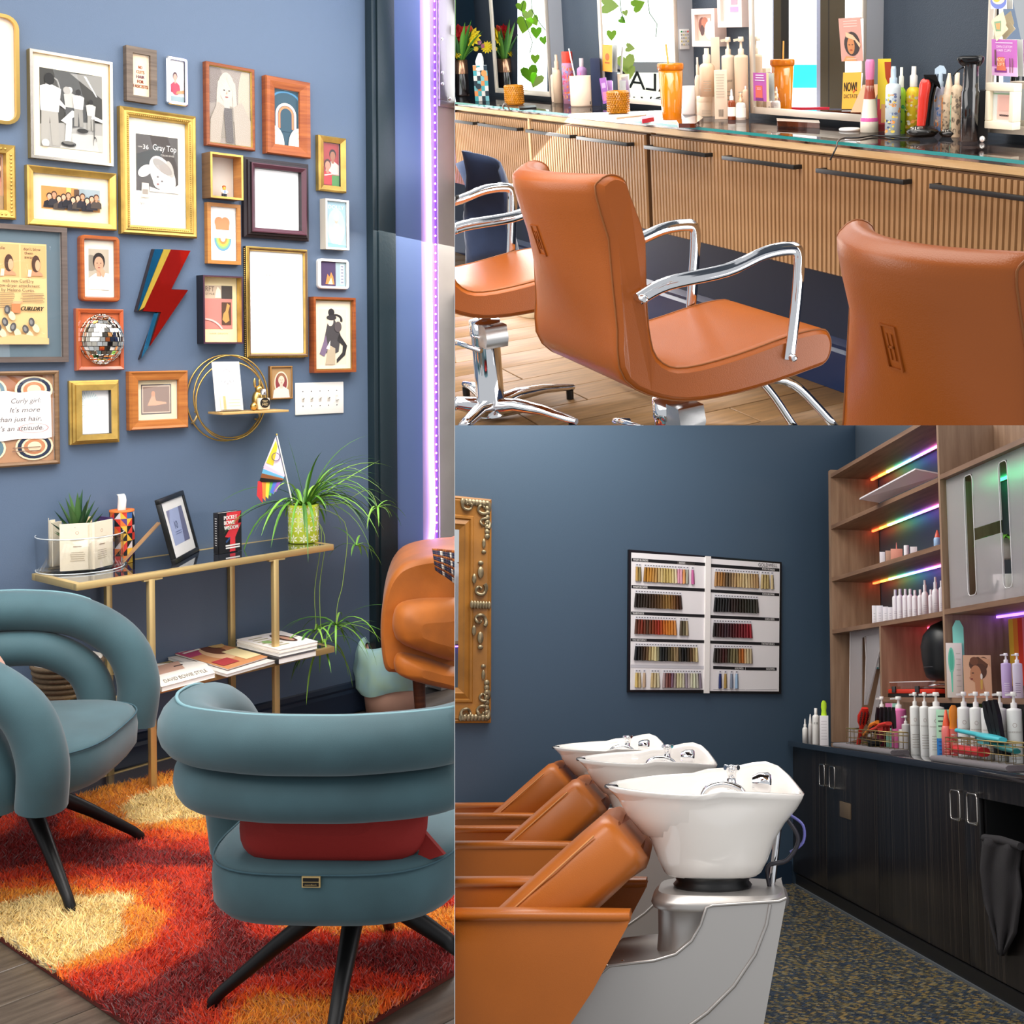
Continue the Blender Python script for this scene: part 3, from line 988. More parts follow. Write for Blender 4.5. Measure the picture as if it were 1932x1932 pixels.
H(24, 'framed_print', 'square stepped gold frame with a pale blue sunburst print', (135, 719), (229.9, 834.7), 0.036, [(0, 0.014, GOLDP), (0.006, 0.016, GOLDP), (0.007, 0.026, GOLDP), (0.014, 0.028, GOLDP), (0.015, 0.036, GOLDP), (0.036, 0.034, GOLDP), (0.037, 0.016, BLACK)], art=a_burst)
H(25, 'framed_photo', 'broad honey-coloured wooden frame with a small photo of a reclining figure', (244.5, 701), (356.4, 806.8), 0.034, [(0, 0.028, W5), (0.004, 0.034, W5), (0.012, 0.03, W5), (0.034, 0.026, W5), (0.036, 0.014, W5)], art=a_recline)
# beading on the ornate frames
for k, ins, st_, rr in ((3, 0.016, 0.013, 0.0055), (10, 0.026, 0.0075, 0.003)):
    t, (x0, z0, x1, z1) = FR[k]
    bd = MB(t).m(GOLDP)
    x, z, i = x0 + ins, z0 + ins, ins
    a, b, c, d = x0 + ins, x1 - ins, z0 + ins, z1 - ins
    for q in range(int((b - a) / st_)):
        for zz in (c, d):
            bd.ell((a + q * st_, YW - 0.033, zz), rr, 5, 3)
    for q in range(int((d - c) / st_)):
        for xx in (a, b):
            bd.ell((xx, YW - 0.033, c + q * st_), rr, 5, 3)
    part('beading', bd, t, kind='stuff')
t, (x0, z0, x1, z1) = FR[20]
bd = MB(t).m(GOLDP)
for q in range(int((z1 - z0) / 0.008)):
    bd.ell((x0 - 0.001, YW - 0.012, z0 + q * 0.008), (0.003, 0.005, 0.0035), 5, 3)
for q in range(int((x1 - x0) / 0.008)):
    bd.ell((x0 + q * 0.008, YW - 0.012, z0 - 0.001), (0.0035, 0.005, 0.003), 5, 3)
part('beading', bd, t, kind='stuff')
# toy figure in the shadow box
x0, z0, x1, z1 = sb_
c = RL.y(423, 369, YW - 0.04)
q = thing('toy_figure', 'tiny toy figure with orange hair standing in the wooden shadow box', 'toy', (c.x, YW - 0.04, z0 + 0.009))
part('legs', MB().m(mat('20222c', 0.4)).box(-0.009, -0.005, 0, -0.0005, 0.005, 0.014).box(0.0005, -0.005, 0, 0.009, 0.005, 0.014), q, bev=0.001)
part('torso', MB().m(WHITE).prism([(-0.009, -0.005, 0.014), (0.009, -0.005, 0.014), (0.0065, -0.005, 0.028), (-0.0065, -0.005, 0.028)], (0, 0.01, 0)).m(mat('4a78b8', 0.4)).box(-0.002, -0.0056, 0.015, 0.003, -0.005, 0.027), q)
part('head', MB().m(mat('e8b23a', 0.35)).lathe([(0.003, 0.028), (0.006, 0.03), (0.006, 0.039), (0.003, 0.041)], n=10), q)
part('hair', MB().m(mat('b8642a', 0.45)).ell((0, 0.001, 0.041), (0.0075, 0.0075, 0.006), 10, 6), q)
for sx in (-1, 1):
    part('arm', MB().m(WHITE).tube([(sx * 0.008, 0, 0.027), (sx * 0.012, -0.002, 0.021), (sx * 0.012, -0.007, 0.017)], 0.003, 6), q)
# mirrored half ball
x0, z0, x1, z1 = b18
cc = RL.y(197.5, 640, YW - 0.05)
ball = MB(t18).m(mat('54504c', 0.4))
C0 = V((cc.x, YW - 0.012, cc.z))
RX, RY, RZ = 0.079, 0.062, 0.092
ball.loft([[C0 + V((RX * math.cos(a) * math.cos(t), -RY * math.sin(a) * 0.97, RZ * math.cos(a) * math.sin(t))) for t in [2 * PI * i / 24 for i in range(24)]] for a in [0, 0.4, 0.8, 1.2, 1.5]])
hb = part('half_ball', ball, t18)
nr = 17
rg = random.Random(5)
fac = []
for i in range(nr):
    la = -PI / 2 + PI * (i + 0.5) / nr
    nn = max(4, int(15 * math.cos(la)))
    for j in range(nn):
        lo_ = PI * (j + 0.5) / nn
        n_ = V((math.cos(la) * math.cos(lo_), -math.cos(la) * math.sin(lo_), math.sin(la)))
        p = C0 + V((n_.x * RX, n_.y * RY, n_.z * RZ)) * 1.02
        u_ = V((-math.sin(lo_), -math.cos(lo_), 0))
        w_ = n_.cross(u_)
        n2 = (n_ + V((rg.uniform(-.12, .12), 0, rg.uniform(-.12, .12)))).normalized()
        fac.append((p, u_, w_, PI * math.cos(la) * RX / nn * 0.45, PI * RZ / nr * 0.44, n2))
mm = [mat(c_, 0.03, 1) for c_ in ('f4f2ee', 'd8d4cc', 'f0e6d4')]
for p, u_, w_, a, b, n2 in fac:
    u2 = (u_ - n2 * u_.dot(n2)).normalized()
    w2 = n2.cross(u2)
    fm = MB(t18).m(rg.choice(mm)).prism([p + u2 * a * i + w2 * b * j for i, j in ((-1, -1), (1, -1), (1, 1), (-1, 1))], -n2 * 0.003)
    part('mirror_tile', fm, hb)
# lightning bolt
bolt = [RL.y(x, y, YW - 0.03) for x, y in ((291.9, 469.4), (360, 473), (323.5, 545.3), (355.9, 546.5), (266.4, 678.3), (299.7, 589), (259, 587.4))]
t = thing('lightning_bolt', 'red, blue and gold mirrored lightning bolt', 'wall ornament', (bolt[5].x, YW - 0.012, bolt[4].z))
part('backing', MB(t).m(mat('2a2024', 0.4)).prism([(p.x, YW - 0.018, p.z) for p in bolt], (0, 0.017, 0)), t)


def bl(pts, y=YW - 0.019):
    return [(RL.y(x, yy, YW - 0.024).x, y, RL.y(x, yy, YW - 0.024).z) for x, yy in pts]


REDM = mat('d02a22', 0.06, 0.75)
part('red_mirror', MB(t).m(REDM).prism(bl([(317, 470.5), (359.5, 473), (323.2, 546), (355, 547), (283, 653), (304, 589), (270, 587)]), (0, -0.005, 0)), t, bev=0.0015)
part('blue_mirror', MB(t).m(mat('2f86b8', 0.06, 0.8)).prism(bl([(292.3, 470), (308, 470.2), (265, 580), (259.8, 586.5)]), (0, -0.005, 0)), t, bev=0.0015)
part('glitter_band', MB(t).m(mat('d8b84a', 0.35, 0.8, bump=1, bs=900)).prism(bl([(309, 470.3), (322, 470.8), (272, 580), (263, 586)]), (0, -0.006, 0)), t)
part('blue_mirror', MB(t).m(mat('3f96c8', 0.06, 0.8)).prism(bl([(291, 591), (299, 590.5), (280, 655), (267, 676)]), (0, -0.005, 0)), t)
# switch plate
a, b = RL.y(557, 722.5, YW - 0.006), RL.y(648.8, 779.2, YW - 0.006)
t = thing('switch_plate', 'white five-gang light switch plate', 'light switch', ((a.x + b.x) / 2, YW - 0.003, b.z))
part('plate', MB(t).m(WHITEG).box(a.x, YW - 0.006, b.z, b.x, YW, a.z), t, bev=0.003)
for k in range(5):
    x = a.x + (b.x - a.x) * (0.15 + 0.175 * k)
    z = (a.z + b.z) / 2
    dn = -1 if k == 4 else 1
    part('toggle', MB(t).m(mat('d8cdc4', 0.4)).box(x - 0.0055, YW - 0.008, z - 0.012, x + 0.0055, YW - 0.006, z + 0.012).m(WHITEG).bar((x, YW - 0.006, z), (x, YW - 0.018, z + dn * 0.008), 0.007, 0.007), t)
    for dz in (-0.031, 0.031):
        part('screw', MB(t).m(STEEL).lathe([(0.003, 0), (0.0025, 0.0015)], (x, YW - 0.006, z + dz), 8, (1, 0, 0), (0, 0, 1), (0, -1, 0)), t)
# round wire shelf
c = RL.y(430, 751, YW - 0.03)
t = thing('wire_shelf', 'round brass wire wall shelf with a thin plank', 'shelf', (c.x, YW - 0.03, c.z - 0.17))
for dx, dy, dz, r in ((0, 0.015, 0.0, 0.172), (0.012, -0.005, 0.006, 0.165), (0.004, -0.02, -0.012, 0.155)):
    part('wire_ring', MB(t).m(GOLD).tube([c + V((dx + r * math.cos(a) * 0.93, dy, dz + r * math.sin(a))) for a in [2 * PI * i / 40 for i in range(40)]], 0.0032, 6, True), t)
zs = RL.y(480, 776, YW - 0.13).z
px0, px1 = RL.y(420, 776, YW - 0.13).x, RL.y(545, 776, YW - 0.13).x
part('plank', MB(t).m(mat('c8a266', 0.4)).box(px0, YW - 0.13, zs - 0.009, px1, YW - 0.012, zs), t, bev=0.001)
for sx in (-1, 1):
    q = c + V((sx * 0.125, 0, -0.07))
    part('hook', MB(t).m(BRASS).tube(spline([q + V((0, 0.02, 0.02)), q + V((0, 0, 0.012)), q + V((0.01 * sx, 0, -0.012)), q + V((0.014 * sx, 0.018, -0.024)), q + V((0, 0.024, -0.02))], 3), 0.004, 6), t)
pk = lambda x, d: V((RL.y(x, 770, YW - d).x, YW - d, zs))
# card holder on it
q = pk(434, 0.085)
t = thing('card_holder', 'clear acrylic stand with a tall white card, on the round wire shelf', 'card holder', (q.x, q.y, zs))
hcl = 0.2
tl = M.Rotation(-0.16, 4, 'X')
mb = MB(T=tl).m(PAPER).box(-0.056, 0, 0.004, 0.056, 0.003, hcl)
Ar = Art(mb, (-0.056, -0.0005, 0.004), (0.112, 0, 0), (0, 0, hcl), (0, -1, 0))
for v in (0.83, 0.55):
    for k in range(5):
        Ar.oval('b9b9bd', 0.3 + 0.1 * k, v - 0.03 * abs(k - 2) * (1 if v > 0.6 else -1), 0.05, 0.018, 8, rot=(k - 2) * -28)
Ar.text('a5a5ab', 'AFFIRMATIONS', 0.5, 0.66, 0.035, w=0.62)
Ar.lines('c9c9cd', 0.12, 0.9, 0.72, 0.6, 2, 0.004, 0)
part('card', mb, t)
mb = MB(T=tl).m(CREAM).box(-0.04, -0.012, 0.008, 0.045, -0.004, 0.062)
Ar = Art(mb, (-0.04, -0.0125, 0.008), (0.085, 0, 0), (0, 0, 0.054), (0, -1, 0))
Ar.rect('d6b47c', 0.12, 0, 0.24, 1).lines('d9c9a8', 0.35, 0.95, 0.7, 0.25, 3, 0.03)
part('small_cards', mb, t)
part('stand', MB(T=tl).m(PANE).box(-0.06, -0.018, 0.0, 0.06, -0.0155, 0.045).box(-0.06, 0.004, 0, 0.06, 0.0065, 0.06).box(-0.06, -0.018, -0.0, 0.06, 0.0065, 0.003), t)
q = pk(497, 0.09)
t = thing('perfume_bottle', 'square clear bottle with a round black label, on the round wire shelf', 'bottle', (q.x, q.y, zs))
part('glass_body', MB().m(PANE).box(-0.026, -0.012, 0, 0.026, 0.012, 0.062).m(mat('f6ead0', 0.1)).box(-0.023, -0.009, 0.004, 0.023, 0.009, 0.05), t, bev=0.003)
part('cap', MB().m(STEEL).lathe([(0.011, 0.063), (0.011, 0.085), (0.007, 0.086), (0.0, 0.086)], n=14), t)
mb = MB()
Ar = Art(mb, (-0.023, -0.0135, 0.008), (0.046, 0, 0), (0, 0, 0.046), (0, -1, 0))
Ar.oval('1a1512', 0.5, 0.5, 0.45, 0.45, 20).text('e8cf9a', 'TRY', 0.5, 0.52, 0.2, w=0.5).text('e8cf9a', 'ME!', 0.5, 0.26, 0.2, w=0.5)
part('label', mb, t)
q = pk(496, 0.085)
t = thing('gold_rabbit', 'little gold rabbit ornament behind the square clear bottle', 'ornament', (q.x - 0.004, q.y + 0.035, zs))
part('body', MB().m(GOLD).ell((0, 0, 0.04), (0.022, 0.02, 0.04), 12, 8).ell((0.004, -0.004, 0.084), (0.015, 0.015, 0.016), 10, 7), t)
for sx in (-1, 1):
    part('ear', MB().m(GOLD).ell((sx * 0.011, 0, 0.11), (0.006, 0.004, 0.02), 8, 6), t)
q = pk(479, 0.08)
solo('gold_ball', MB().m(GOLD).ell((0, 0, 0.017), (0.014, 0.014, 0.017), 12, 8), 'small gold egg left of the square clear bottle', 'ornament', q)

# ---- console table
TY = math.atan2(0.065, 1.01)
P0 = RL.z(144, 1102, 0.8)
TD, TL_ = 0.325, 1.013
t = thing('console_table', 'gold metal console table with dark glass tops on three levels', 'table', (P0.x, P0.y, 0), TY)
SMK = mat('20242c', 0.03, coat=1)


def tier(z, name, h=0.024, w=0.022):
    g = MB().m(BRASS)
    for a in ((0, 0, TL_, w), (0, TD - w, TL_, TD), (0, w, w, TD - w), (TL_ - w, w, TL_, TD - w)):
        g.box(a[0], a[1], z - h, a[2], a[3], z)
    part(name + '_frame', g, t, bev=0.002)
    part(name + '_glass', MB().m(SMK).box(w, w, z - 0.008, TL_ - w, TD - w, z - 0.001), t)


tier(0.8, 'top')
tier(0.385, 'shelf')
lg = []
for x in (0.25, 0.742):
    for y in (0.0, TD - 0.022):
        part('leg', MB().m(BRASS).box(x, y, 0, x + 0.022, y + 0.022, 0.776), t, bev=0.002)
        part('foot_plate', MB().m(BRASS).box(x - 0.018, y + 0.001, 0.77, x + 0.05, y + 0.02, 0.776), t)
g = MB().m(BRASS)
g.box(0.03, 0, 0.0, TL_, 0.012, 0.014).box(0.03, TD - 0.012, 0, TL_, TD, 0.014).box(0.03, 0.012, 0, 0.042, TD - 0.012, 0.014)
part('base_frame', g, t)
part('base_glass', MB().m(mat('6a5c60', 0.04, 0.3, coat=1)).box(0.042, 0.012, 0.005, TL_, TD - 0.012, 0.011), t)


def tp(x, y, z=0.8):
    return RL.z(x, y, z)


# clear bin of sachets
q = tp(152, 1072)
t = thing('acrylic_bin', 'round clear acrylic bin divided for sachets on the console table', 'organiser', (q.x, q.y, 0.8))
for z_ in (0.003, 0.125):
    part('rim', MB().m(mat('e8eef0', 0.1, alpha=0.6)).tube([(0.142 * math.cos(a), 0.142 * math.sin(a), z_) for a in [2 * PI * i / 36 for i in range(36)]], 0.0022, 5, True), t)
part('bin_wall', MB().m(PANE).lathe([(0.0, 0.001), (0.14, 0.001), (0.143, 0.125), (0.14, 0.125), (0.137, 0.006), (0.0, 0.006)], n=36, cap=False), t)
for a in (0.35, 1.4, 2.45, 3.5, 4.6, 5.65):
    part('divider', MB().m(PANE).bar((0.04 * math.cos(a), 0.04 * math.sin(a), 0.06), (0.136 * math.cos(a), 0.136 * math.sin(a), 0.06), 0.003, 0.11), t)
SA = mat('ece0c8', 0.5, bump=0.3, bs=40)


def sachets(label, a0, n, colm, w=0.11, h=0.15, r0=0.07, logo=True, tag='sachet'):
    for k in range(n):
        r = r0 + k * 0.009
        ca, sa = math.cos(a0), math.sin(a0)
        loc = (q.x + ca * r, q.y + sa * r, 0.808)
        mb = MB().m(colm)
        hh = h + 0.008 * ((k * 7) % 3)
        mb.box(-w / 2, -0.003, 0, w / 2, 0.003, hh)
        if logo and k == n - 1:
            Ar = Art(mb, (-w / 2, -0.0035, 0), (w, 0, 0), (0, 0, hh), (0, -1, 0))
            Ar.arc('b98a74', 0.5, 0.8, 0.05, 0.035, 0.01, 0, 360, 14)
            Ar.lines('b5a68c', 0.3, 0.7, 0.66, 0.64, 2, 0.012, 0).lines('9a8468', 0.38, 0.62, 0.5, 0.48, 1, 0.02, 0).lines('b5a68c', 0.28, 0.72, 0.38, 0.2, 5, 0.012)
        solo(tag, mb, label % ('front' if k == n - 1 else ('back' if k == 0 else 'middle')), 'sachet', loc, a0 + PI / 2, 'sachets in the clear bin')


sachets('%s cream sachet of the left front pocket of the clear bin', -2.05, 3, SA)
sachets('%s cream sachet of the right front pocket of the clear bin', -1.1, 3, SA)
sachets('%s cream sachet of the far left pocket of the clear bin', 2.0, 3, SA, 0.08, 0.16, 0.085, False)
sachets('%s purple sachet of the right pocket of the clear bin', 0.15, 3, mat('4a3468', 0.5), 0.08, 0.15, 0.08, False)
sachets('%s pale sachet of the rear pocket of the clear bin', 1.2, 3, mat('e6d2b0', 0.5), 0.08, 0.15, 0.07, False)


def leaf(parent, base, d, L_, w, sag, mt, n=7, fold=0.3, name='leaf', tip=0.12, up=V((0, 0, 1))):
    """one tapering leaf: starts at base heading d, length L_, bending down by sag"""
    p = V(base)
    d = V(d).normalized()
    pts = [p.copy()]
    for i in range(n):
        d = (d + V((0, 0, -sag / n))).normalized()
        p = p + d * (L_ / n)
        pts.append(p.copy())
    vs = []
    for i, p in enumerate(pts):
        a = (pts[min(i + 1, n)] - pts[max(i - 1, 0)]).normalized()
        sd = a.cross(up)
        if sd.length < 0.05:
            sd = V((d.y, -d.x, 0)) if abs(d.x) + abs(d.y) > 0.01 else V((1, 0, 0))
        sd.normalize()
        nn = sd.cross(a).normalized()
        f = i / n
        ww = w * (0.65 + 0.7 * f if f < 0.35 else 0.9 * (1 - ((f - 0.35) / 0.65) ** 2) + tip * 0.1)
        vs += [p + sd * ww / 2 + nn * ww * fold, p, p - sd * ww / 2 + nn * ww * fold]
    fs = []
    for i in range(n):
        a = i * 3
        fs += [(a, a + 3, a + 4, a + 1), (a + 1, a + 4, a + 5, a + 2)]
    mb = MB().m(mt).add(vs, fs, True)
    return part(name, mb, parent)


t = thing('succulent', 'spiky dark green succulent standing in the middle of the clear bin', 'plant', (q.x - 0.01, q.y - 0.005, 0.81))
part('pot', MB().m(mat('d8cdb8', 0.5)).lathe([(0, 0), (0.035, 0), (0.04, 0.07), (0.036, 0.07), (0, 0.064)], n=16), t)
rg = random.Random(11)
SG = [mat('2f5a32', 0.45, var=0.3, vs=30), mat('1f4426', 0.45), mat('4a6f3a', 0.45)]
for k in range(30):
    a = k * 2.4
    el = 0.35 + 1.15 * (k / 30)
    d_ = V((math.cos(a) * math.cos(el), math.sin(a) * math.cos(el), math.sin(el)))
    leaf(t, (math.cos(a) * 0.006, math.sin(a) * 0.006, 0.075 + 0.03 * k / 30), d_, 0.085 + 0.09 * (k / 30), 0.024, -0.35 + 0.5 * (k / 30), rg.choice(SG), 5, 0.35)
# tissue tube
q = tp(231, 1060)
t = thing('tissue_box', 'tall cylinder tissue box in a bold geometric print on the console table', 'tissue box', (q.x, q.y, 0.8))
mb = MB()
cols = ['14141a', 'd8702c', '3a5f9c', '14141a', 'd23a2c', '8fb4c8', 'e0b23c', '14141a', '5a3a7c', 'c8c4c8']
rg = random.Random(4)
for i in range(7):
    for j in range(12):
        a0, a1, z0, z1 = 2 * PI * j / 12, 2 * PI * (j + 1) / 12, 0.192 * i / 7, 0.192 * (i + 1) / 7
        p4 = [V((0.042 * math.cos(a), 0.042 * math.sin(a), z)) for a, z in ((a0, z0), (a1, z0), (a1, z1), (a0, z1))]
        if rg.random() < 0.4:
            mb.m(ink(rg.choice(cols))).add(p4, [(0, 1, 2, 3)])
        elif rg.random() < 0.5:
            mb.m(ink(rg.choice(cols))).add(p4, [(0, 1, 2)]).m(ink(rg.choice(cols))).add(p4, [(0, 2, 3)])
        else:
            mb.m(ink(rg.choice(cols))).add(p4, [(0, 1, 3)]).m(ink(rg.choice(cols))).add(p4, [(1, 2, 3)])
part('tube', mb, t)
part('lid', MB().m(ink('d8702c')).lathe([(0.0425, 0.188), (0.0425, 0.195), (0.02, 0.195), (0.018, 0.19)], n=24, cap=False), t)
part('tissue', MB().m(WHITE).loft([[(0.014 * math.cos(a) + 0.3 * dx * h_, 0.012 * s_ * math.sin(a) * (1 + 0.3 * math.sin(3 * a)), 0.185 + h_) for a in [2 * PI * i / 14 for i in range(14)]] for h_, s_, dx in ((0, 1, 0), (0.02, 1.5, 0.1), (0.045, 1.5, 0.2), (0.06, 0.8, 0.05), (0.068, 0.3, -0.2))]), t)
# tilted photo frame
A_, B_ = tp(332.4, 1064), tp(376.8, 1039)
e = (B_ - A_)
ang = math.atan2(e.y, e.x)
wd_ = e.length
t = thing('photo_frame', 'black standing photo frame leaning back on the console table', 'picture frame', (A_.x, A_.y, 0.8), ang)
tl = M.Rotation(-0.24, 4, 'X')
hh = 0.246
mb = MB(T=tl).m(BLACK)
for a in ((0, 0, wd_, 0.018), (0, hh - 0.018, wd_, hh), (0, 0.018, 0.018, hh - 0.018), (wd_ - 0.018, 0.018, wd_, hh - 0.018)):
    mb.box(a[0], 0, a[1], a[2], 0.016, a[3])
part('frame', mb, t, bev=0.0015)
mb = MB(T=tl).m(PAPER).box(0.016, 0.006, 0.016, wd_ - 0.016, 0.012, hh - 0.016)
Ar = Art(mb, (0.018, 0.0055, 0.018), (wd_ - 0.036, 0, 0), (0, 0, hh - 0.036), (0, -1, 0))
Ar.rect('a9b4d8', 0.16, 0.2, 0.86, 0.84).poly('6a6a8c', [(0.6, 0.2), (0.86, 0.2), (0.86, 0.84), (0.7, 0.84)]).poly('8d8aa8', [(0.16, 0.6), (0.3, 0.84), (0.16, 0.84)]).text('3c4468', '10', 0.42, 0.48, 0.14).lines('5a6288', 0.3, 0.6, 0.42, 0.38, 2, 0.01)
part('print', mb, t)
part('glass', MB(T=tl).m(PANE).box(0.018, 0.0025, 0.018, wd_ - 0.018, 0.0035, hh - 0.018), t)
part('strut', MB().m(mat('b08a62', 0.6)).bar((wd_ * 0.35, 0.09, 0.14), (wd_ * 0.1, 0.2, 0.004), 0.035, 0.004, (0, 0, 1)), t)
# little book
A_, B_ = tp(412.6, 1046), tp(456, 1038.5)
e = B_ - A_
t = thing('book', 'small upright black and red pocket book on the console table', 'book', (A_.x, A_.y, 0.8), math.atan2(e.y, e.x))
bw, bh, bt = e.length, 0.158, 0.03
part('pages', MB().m(PAPER).box(0.002, 0.003, 0.002, bw - 0.003, bt - 0.003, bh - 0.003), t)
mb = MB().m(ink('16161a')).box(0, 0, 0, bw, 0.003, bh).box(0, bt - 0.003, 0, bw, bt, bh).box(0, 0, 0, 0.003, bt, bh)
part('cover', mb, t)
mb = MB()
Ar = Art(mb, (0, -0.0004, 0), (bw, 0, 0), (0, 0, bh), (0, -1, 0))
Ar.poly('d2323c', [(0.75, 0.99), (0.99, 0.99), (0.84, 0.7), (0.99, 0.7), (0.72, 0.36), (0.72, 0.02), (0.48, 0.02), (0.5, 0.36), (0.28, 0.4), (0.52, 0.62), (0.3, 0.66), (0.36, 0.99)])
Ar.poly('2a4a78', [(0.3, 0.28), (0.5, 0.4), (0.5, 0.34), (0.34, 0.24)])
for k, s_ in enumerate(('POCKET', 'BOWIE', 'WISDOM')):
    Ar.text('f6f2ee', s_, 0.24, 0.82 - 0.125 * k, 0.095, 'l', (0.56, 0.46, 0.6)[k], 0.0009)
Ar.lines('e8e4e0', 0.28, 0.92, 0.16, 0.1, 2, 0.035, 0.05)
part('cover_print', mb, t)
mb = MB()
Ar = Art(mb, (-0.0004, bt, 0), (0, -bt, 0), (0, 0, bh), (-1, 0, 0))
Ar.lines('c8c4c0', 0.3, 0.7, 0.2, 0.85, 12, 0.02, 0.3)
part('spine_print', mb, t)
# spider plant
q = tp(573, 1022)
t = thing('spider_plant', 'spider plant with long arching leaves in a lime patterned pot', 'plant', (q.x, q.y, 0.8))
PR, PH = 0.06, 0.155
pot = part('pot', MB().m(mat('b9c832', 0.2, coat=0.6)).lathe([(0, 0), (PR - 0.002, 0), (PR, 0.004), (PR, PH), (PR - 0.005, PH), (PR - 0.006, PH - 0.02), (0, PH - 0.02)], n=32), t)
pe = MB().m(mat('eef0c8', 0.3))
NX, NZ = 9, 4
for i in range(NX):
    for j in range(NZ):
        c0, z0 = 2 * PI * (i + 0.5 * (j % 2)) / NX, PH * (j + 0.5) / NZ
        for k in range(6):
            b = PI / 3 * k + PI / 6
            pv = []
            for f, s_ in ((0.05, 0), (0.5, 0.18), (0.98, 0), (0.5, -0.18)):
                uu, zz = 0.021 * f * math.cos(b) - 0.021 * s_ * math.sin(b), 0.021 * f * math.sin(b) + 0.021 * s_ * math.cos(b)
                zz = min(max(z0 + zz, 0.002), PH - 0.001)
                pv.append(((PR + 0.0006) * math.cos(c0 + uu / PR), (PR + 0.0006) * math.sin(c0 + uu / PR), zz))
            pe.poly(pv)
part('petal_pattern', pe, pot, kind='stuff')
part('soil', MB().m(mat('3a2c20', 0.9)).lathe([(0, PH - 0.012), (PR - 0.006, PH - 0.014)], n=16, cap=True), t)
rg = random.Random(21)
LG = [mat('5f9a2e', 0.45, var=0.25, vs=20), mat('7ab33c', 0.45), mat('467a2c', 0.45), mat('8fbf4c', 0.45)]
for k in range(84):
    a = rg.uniform(0, 2 * PI)
    if k < 46:
        a = rg.uniform(-1.1, 0.9)
    el = rg.uniform(0.5, 1.35)
    L_ = rg.uniform(0.22, 0.42)
    if math.sin(a) > 0.2:
        L_ *= 0.55
    leaf(t, (0.02 * math.cos(a), 0.02 * math.sin(a), PH - 0.01), (math.cos(a) * math.cos(el), math.sin(a) * math.cos(el), math.sin(el)), L_, rg.uniform(0.009, 0.015), rg.uniform(1.5, 3.2), rg.choice(LG), 9, 0.22)
for a, el, L_, sg in ((0.25, 0.45, 0.42, 0.15), (2.9, 0.9, 0.4, 1.7), (3.3, 0.5, 0.36, 1.2), (2.2, 1.3, 0.3, 0.3), (-0.3, 0.7, 0.42, 2.2), (-0.1, 0.9, 0.4, 1.6)):
    leaf(t, (0.01, 0, PH - 0.01), (math.cos(a) * math.cos(el), math.sin(a) * math.cos(el) * 0.5, math.sin(el)), L_, 0.011, sg, rg.choice(LG), 10, 0.2)


def runner(pts, r=0.0016):
    part('runner', MB(t).m(mat('8fae5a', 0.5)).tube(spline([V(p) for p in pts], 5), r, 5), t)


qb = V((q.x, q.y, 0.8 + PH))
plane = (q.x + 0.12, q.y - 0.06, 0)


def sp(x, y):
    return RL.pl(x, y, plane, (0.3, 1, 0))


runner([qb, sp(606, 1000), sp(594, 1110), sp(596, 1180), sp(592, 1195)])
runner([qb, sp(650, 985), sp(648, 1090), sp(637, 1140), sp(634, 1178)])
runner([qb, sp(640, 950), sp(690, 925), sp(708, 945), sp(712, 970)])
runner([qb, sp(612, 1010), sp(603, 1110), sp(607, 1215)])
for (x, y), n in (((595, 1190), 12), ((634, 1180), 20), ((607, 1215), 18), ((712, 958), 9), ((672, 1030), 9)):
    c = LOC[t.name].inverted() @ sp(x, y)
    for k in range(n):
        a = rg.uniform(0, 2 * PI)
        el = rg.uniform(0.0, 0.9)
        leaf(t, c, (math.cos(a) * math.cos(el), math.sin(a) * math.cos(el) * 0.6, math.sin(el)), rg.uniform(0.12, 0.28) * (0.6 if n == 9 else 1), 0.0095, rg.uniform(1.0, 3.0), rg.choice(LG), 8, 0.2)
# flag
top, bot = RL.pl(522, 820, (q.x - 0.03, q.y, 0), (0.1, 1, 0)), RL.pl(553, 955, (q.x - 0.03, q.y, 0), (0.1, 1, 0))
t = thing('pride_flag', 'small rainbow flag on a white stick planted in the lime pot', 'flag', bot)
part('stick', MB(t).m(WHITE).tube([bot, top], 0.0028, 8), t)
part('finial', MB(t).m(GOLD).ell(top, 0.0045, 8, 6), t)
FLG_ = [(t_, c) for t_, c in (('e6d23a', None),)]


def fp(x, y, k=0):
    return RL.pl(x, y, (q.x - 0.03, q.y - 0.006 + 0.006 * math.sin((x + y) * 0.09), 0), (0.1, 1, 0)) - V((0, 0.0006 * k, 0))


cl = MB(t)
cl.m(ink('efd9ea')).poly([fp(*p) for p in ((520, 824), (537, 897), (505, 882), (497, 881))])
cl.m(ink('e8d23c')).poly([fp(*p, 1) for p in ((520.5, 831), (535, 888), (502, 873))])
bands = ['f0c8da', '6fb8e0', '9a5a34', '201c1c', 'd8383c', 'e8883a', 'e8d03c', '5aa85a', '4a6ec0', '8a5ab0']
for k, c in enumerate(bands[:5]):
    f0, f1 = k / 5, (k + 1) / 5
    A0, B0, A1, B1 = (499, 876), (537, 897), (486, 918), (531, 912)
    e = lambda f, P_, Q_: (P_[0] + (Q_[0] - P_[0]) * f, P_[1] + (Q_[1] - P_[1]) * f)
    if k < 4:
        cl.m(ink(c)).poly([fp(*p, 2) for p in (e(f0, A0, A1), e(f0, B0, B1), e(f1, B0, B1), e(f1, A0, A1))])
for k, c in enumerate(('d8383c', 'e8883a', 'e8d03c', '5aa85a', '4a6ec0', '8a5ab0')):
    f0, f1 = k / 6, (k + 1) / 6
    A0, B0, A1, B1 = (488, 912), (533, 905), (490, 953), (520, 925)
    cl.m(ink(c)).poly([fp(*p, 3) for p in (e(f0, (486, 908), (532, 903)), e(f1, (486, 908), (532, 903)), e(f1, (490, 954), (521, 928)), e(f0, (484, 935), (521, 926)))])
part('cloth', cl, t, solid=0.0005)
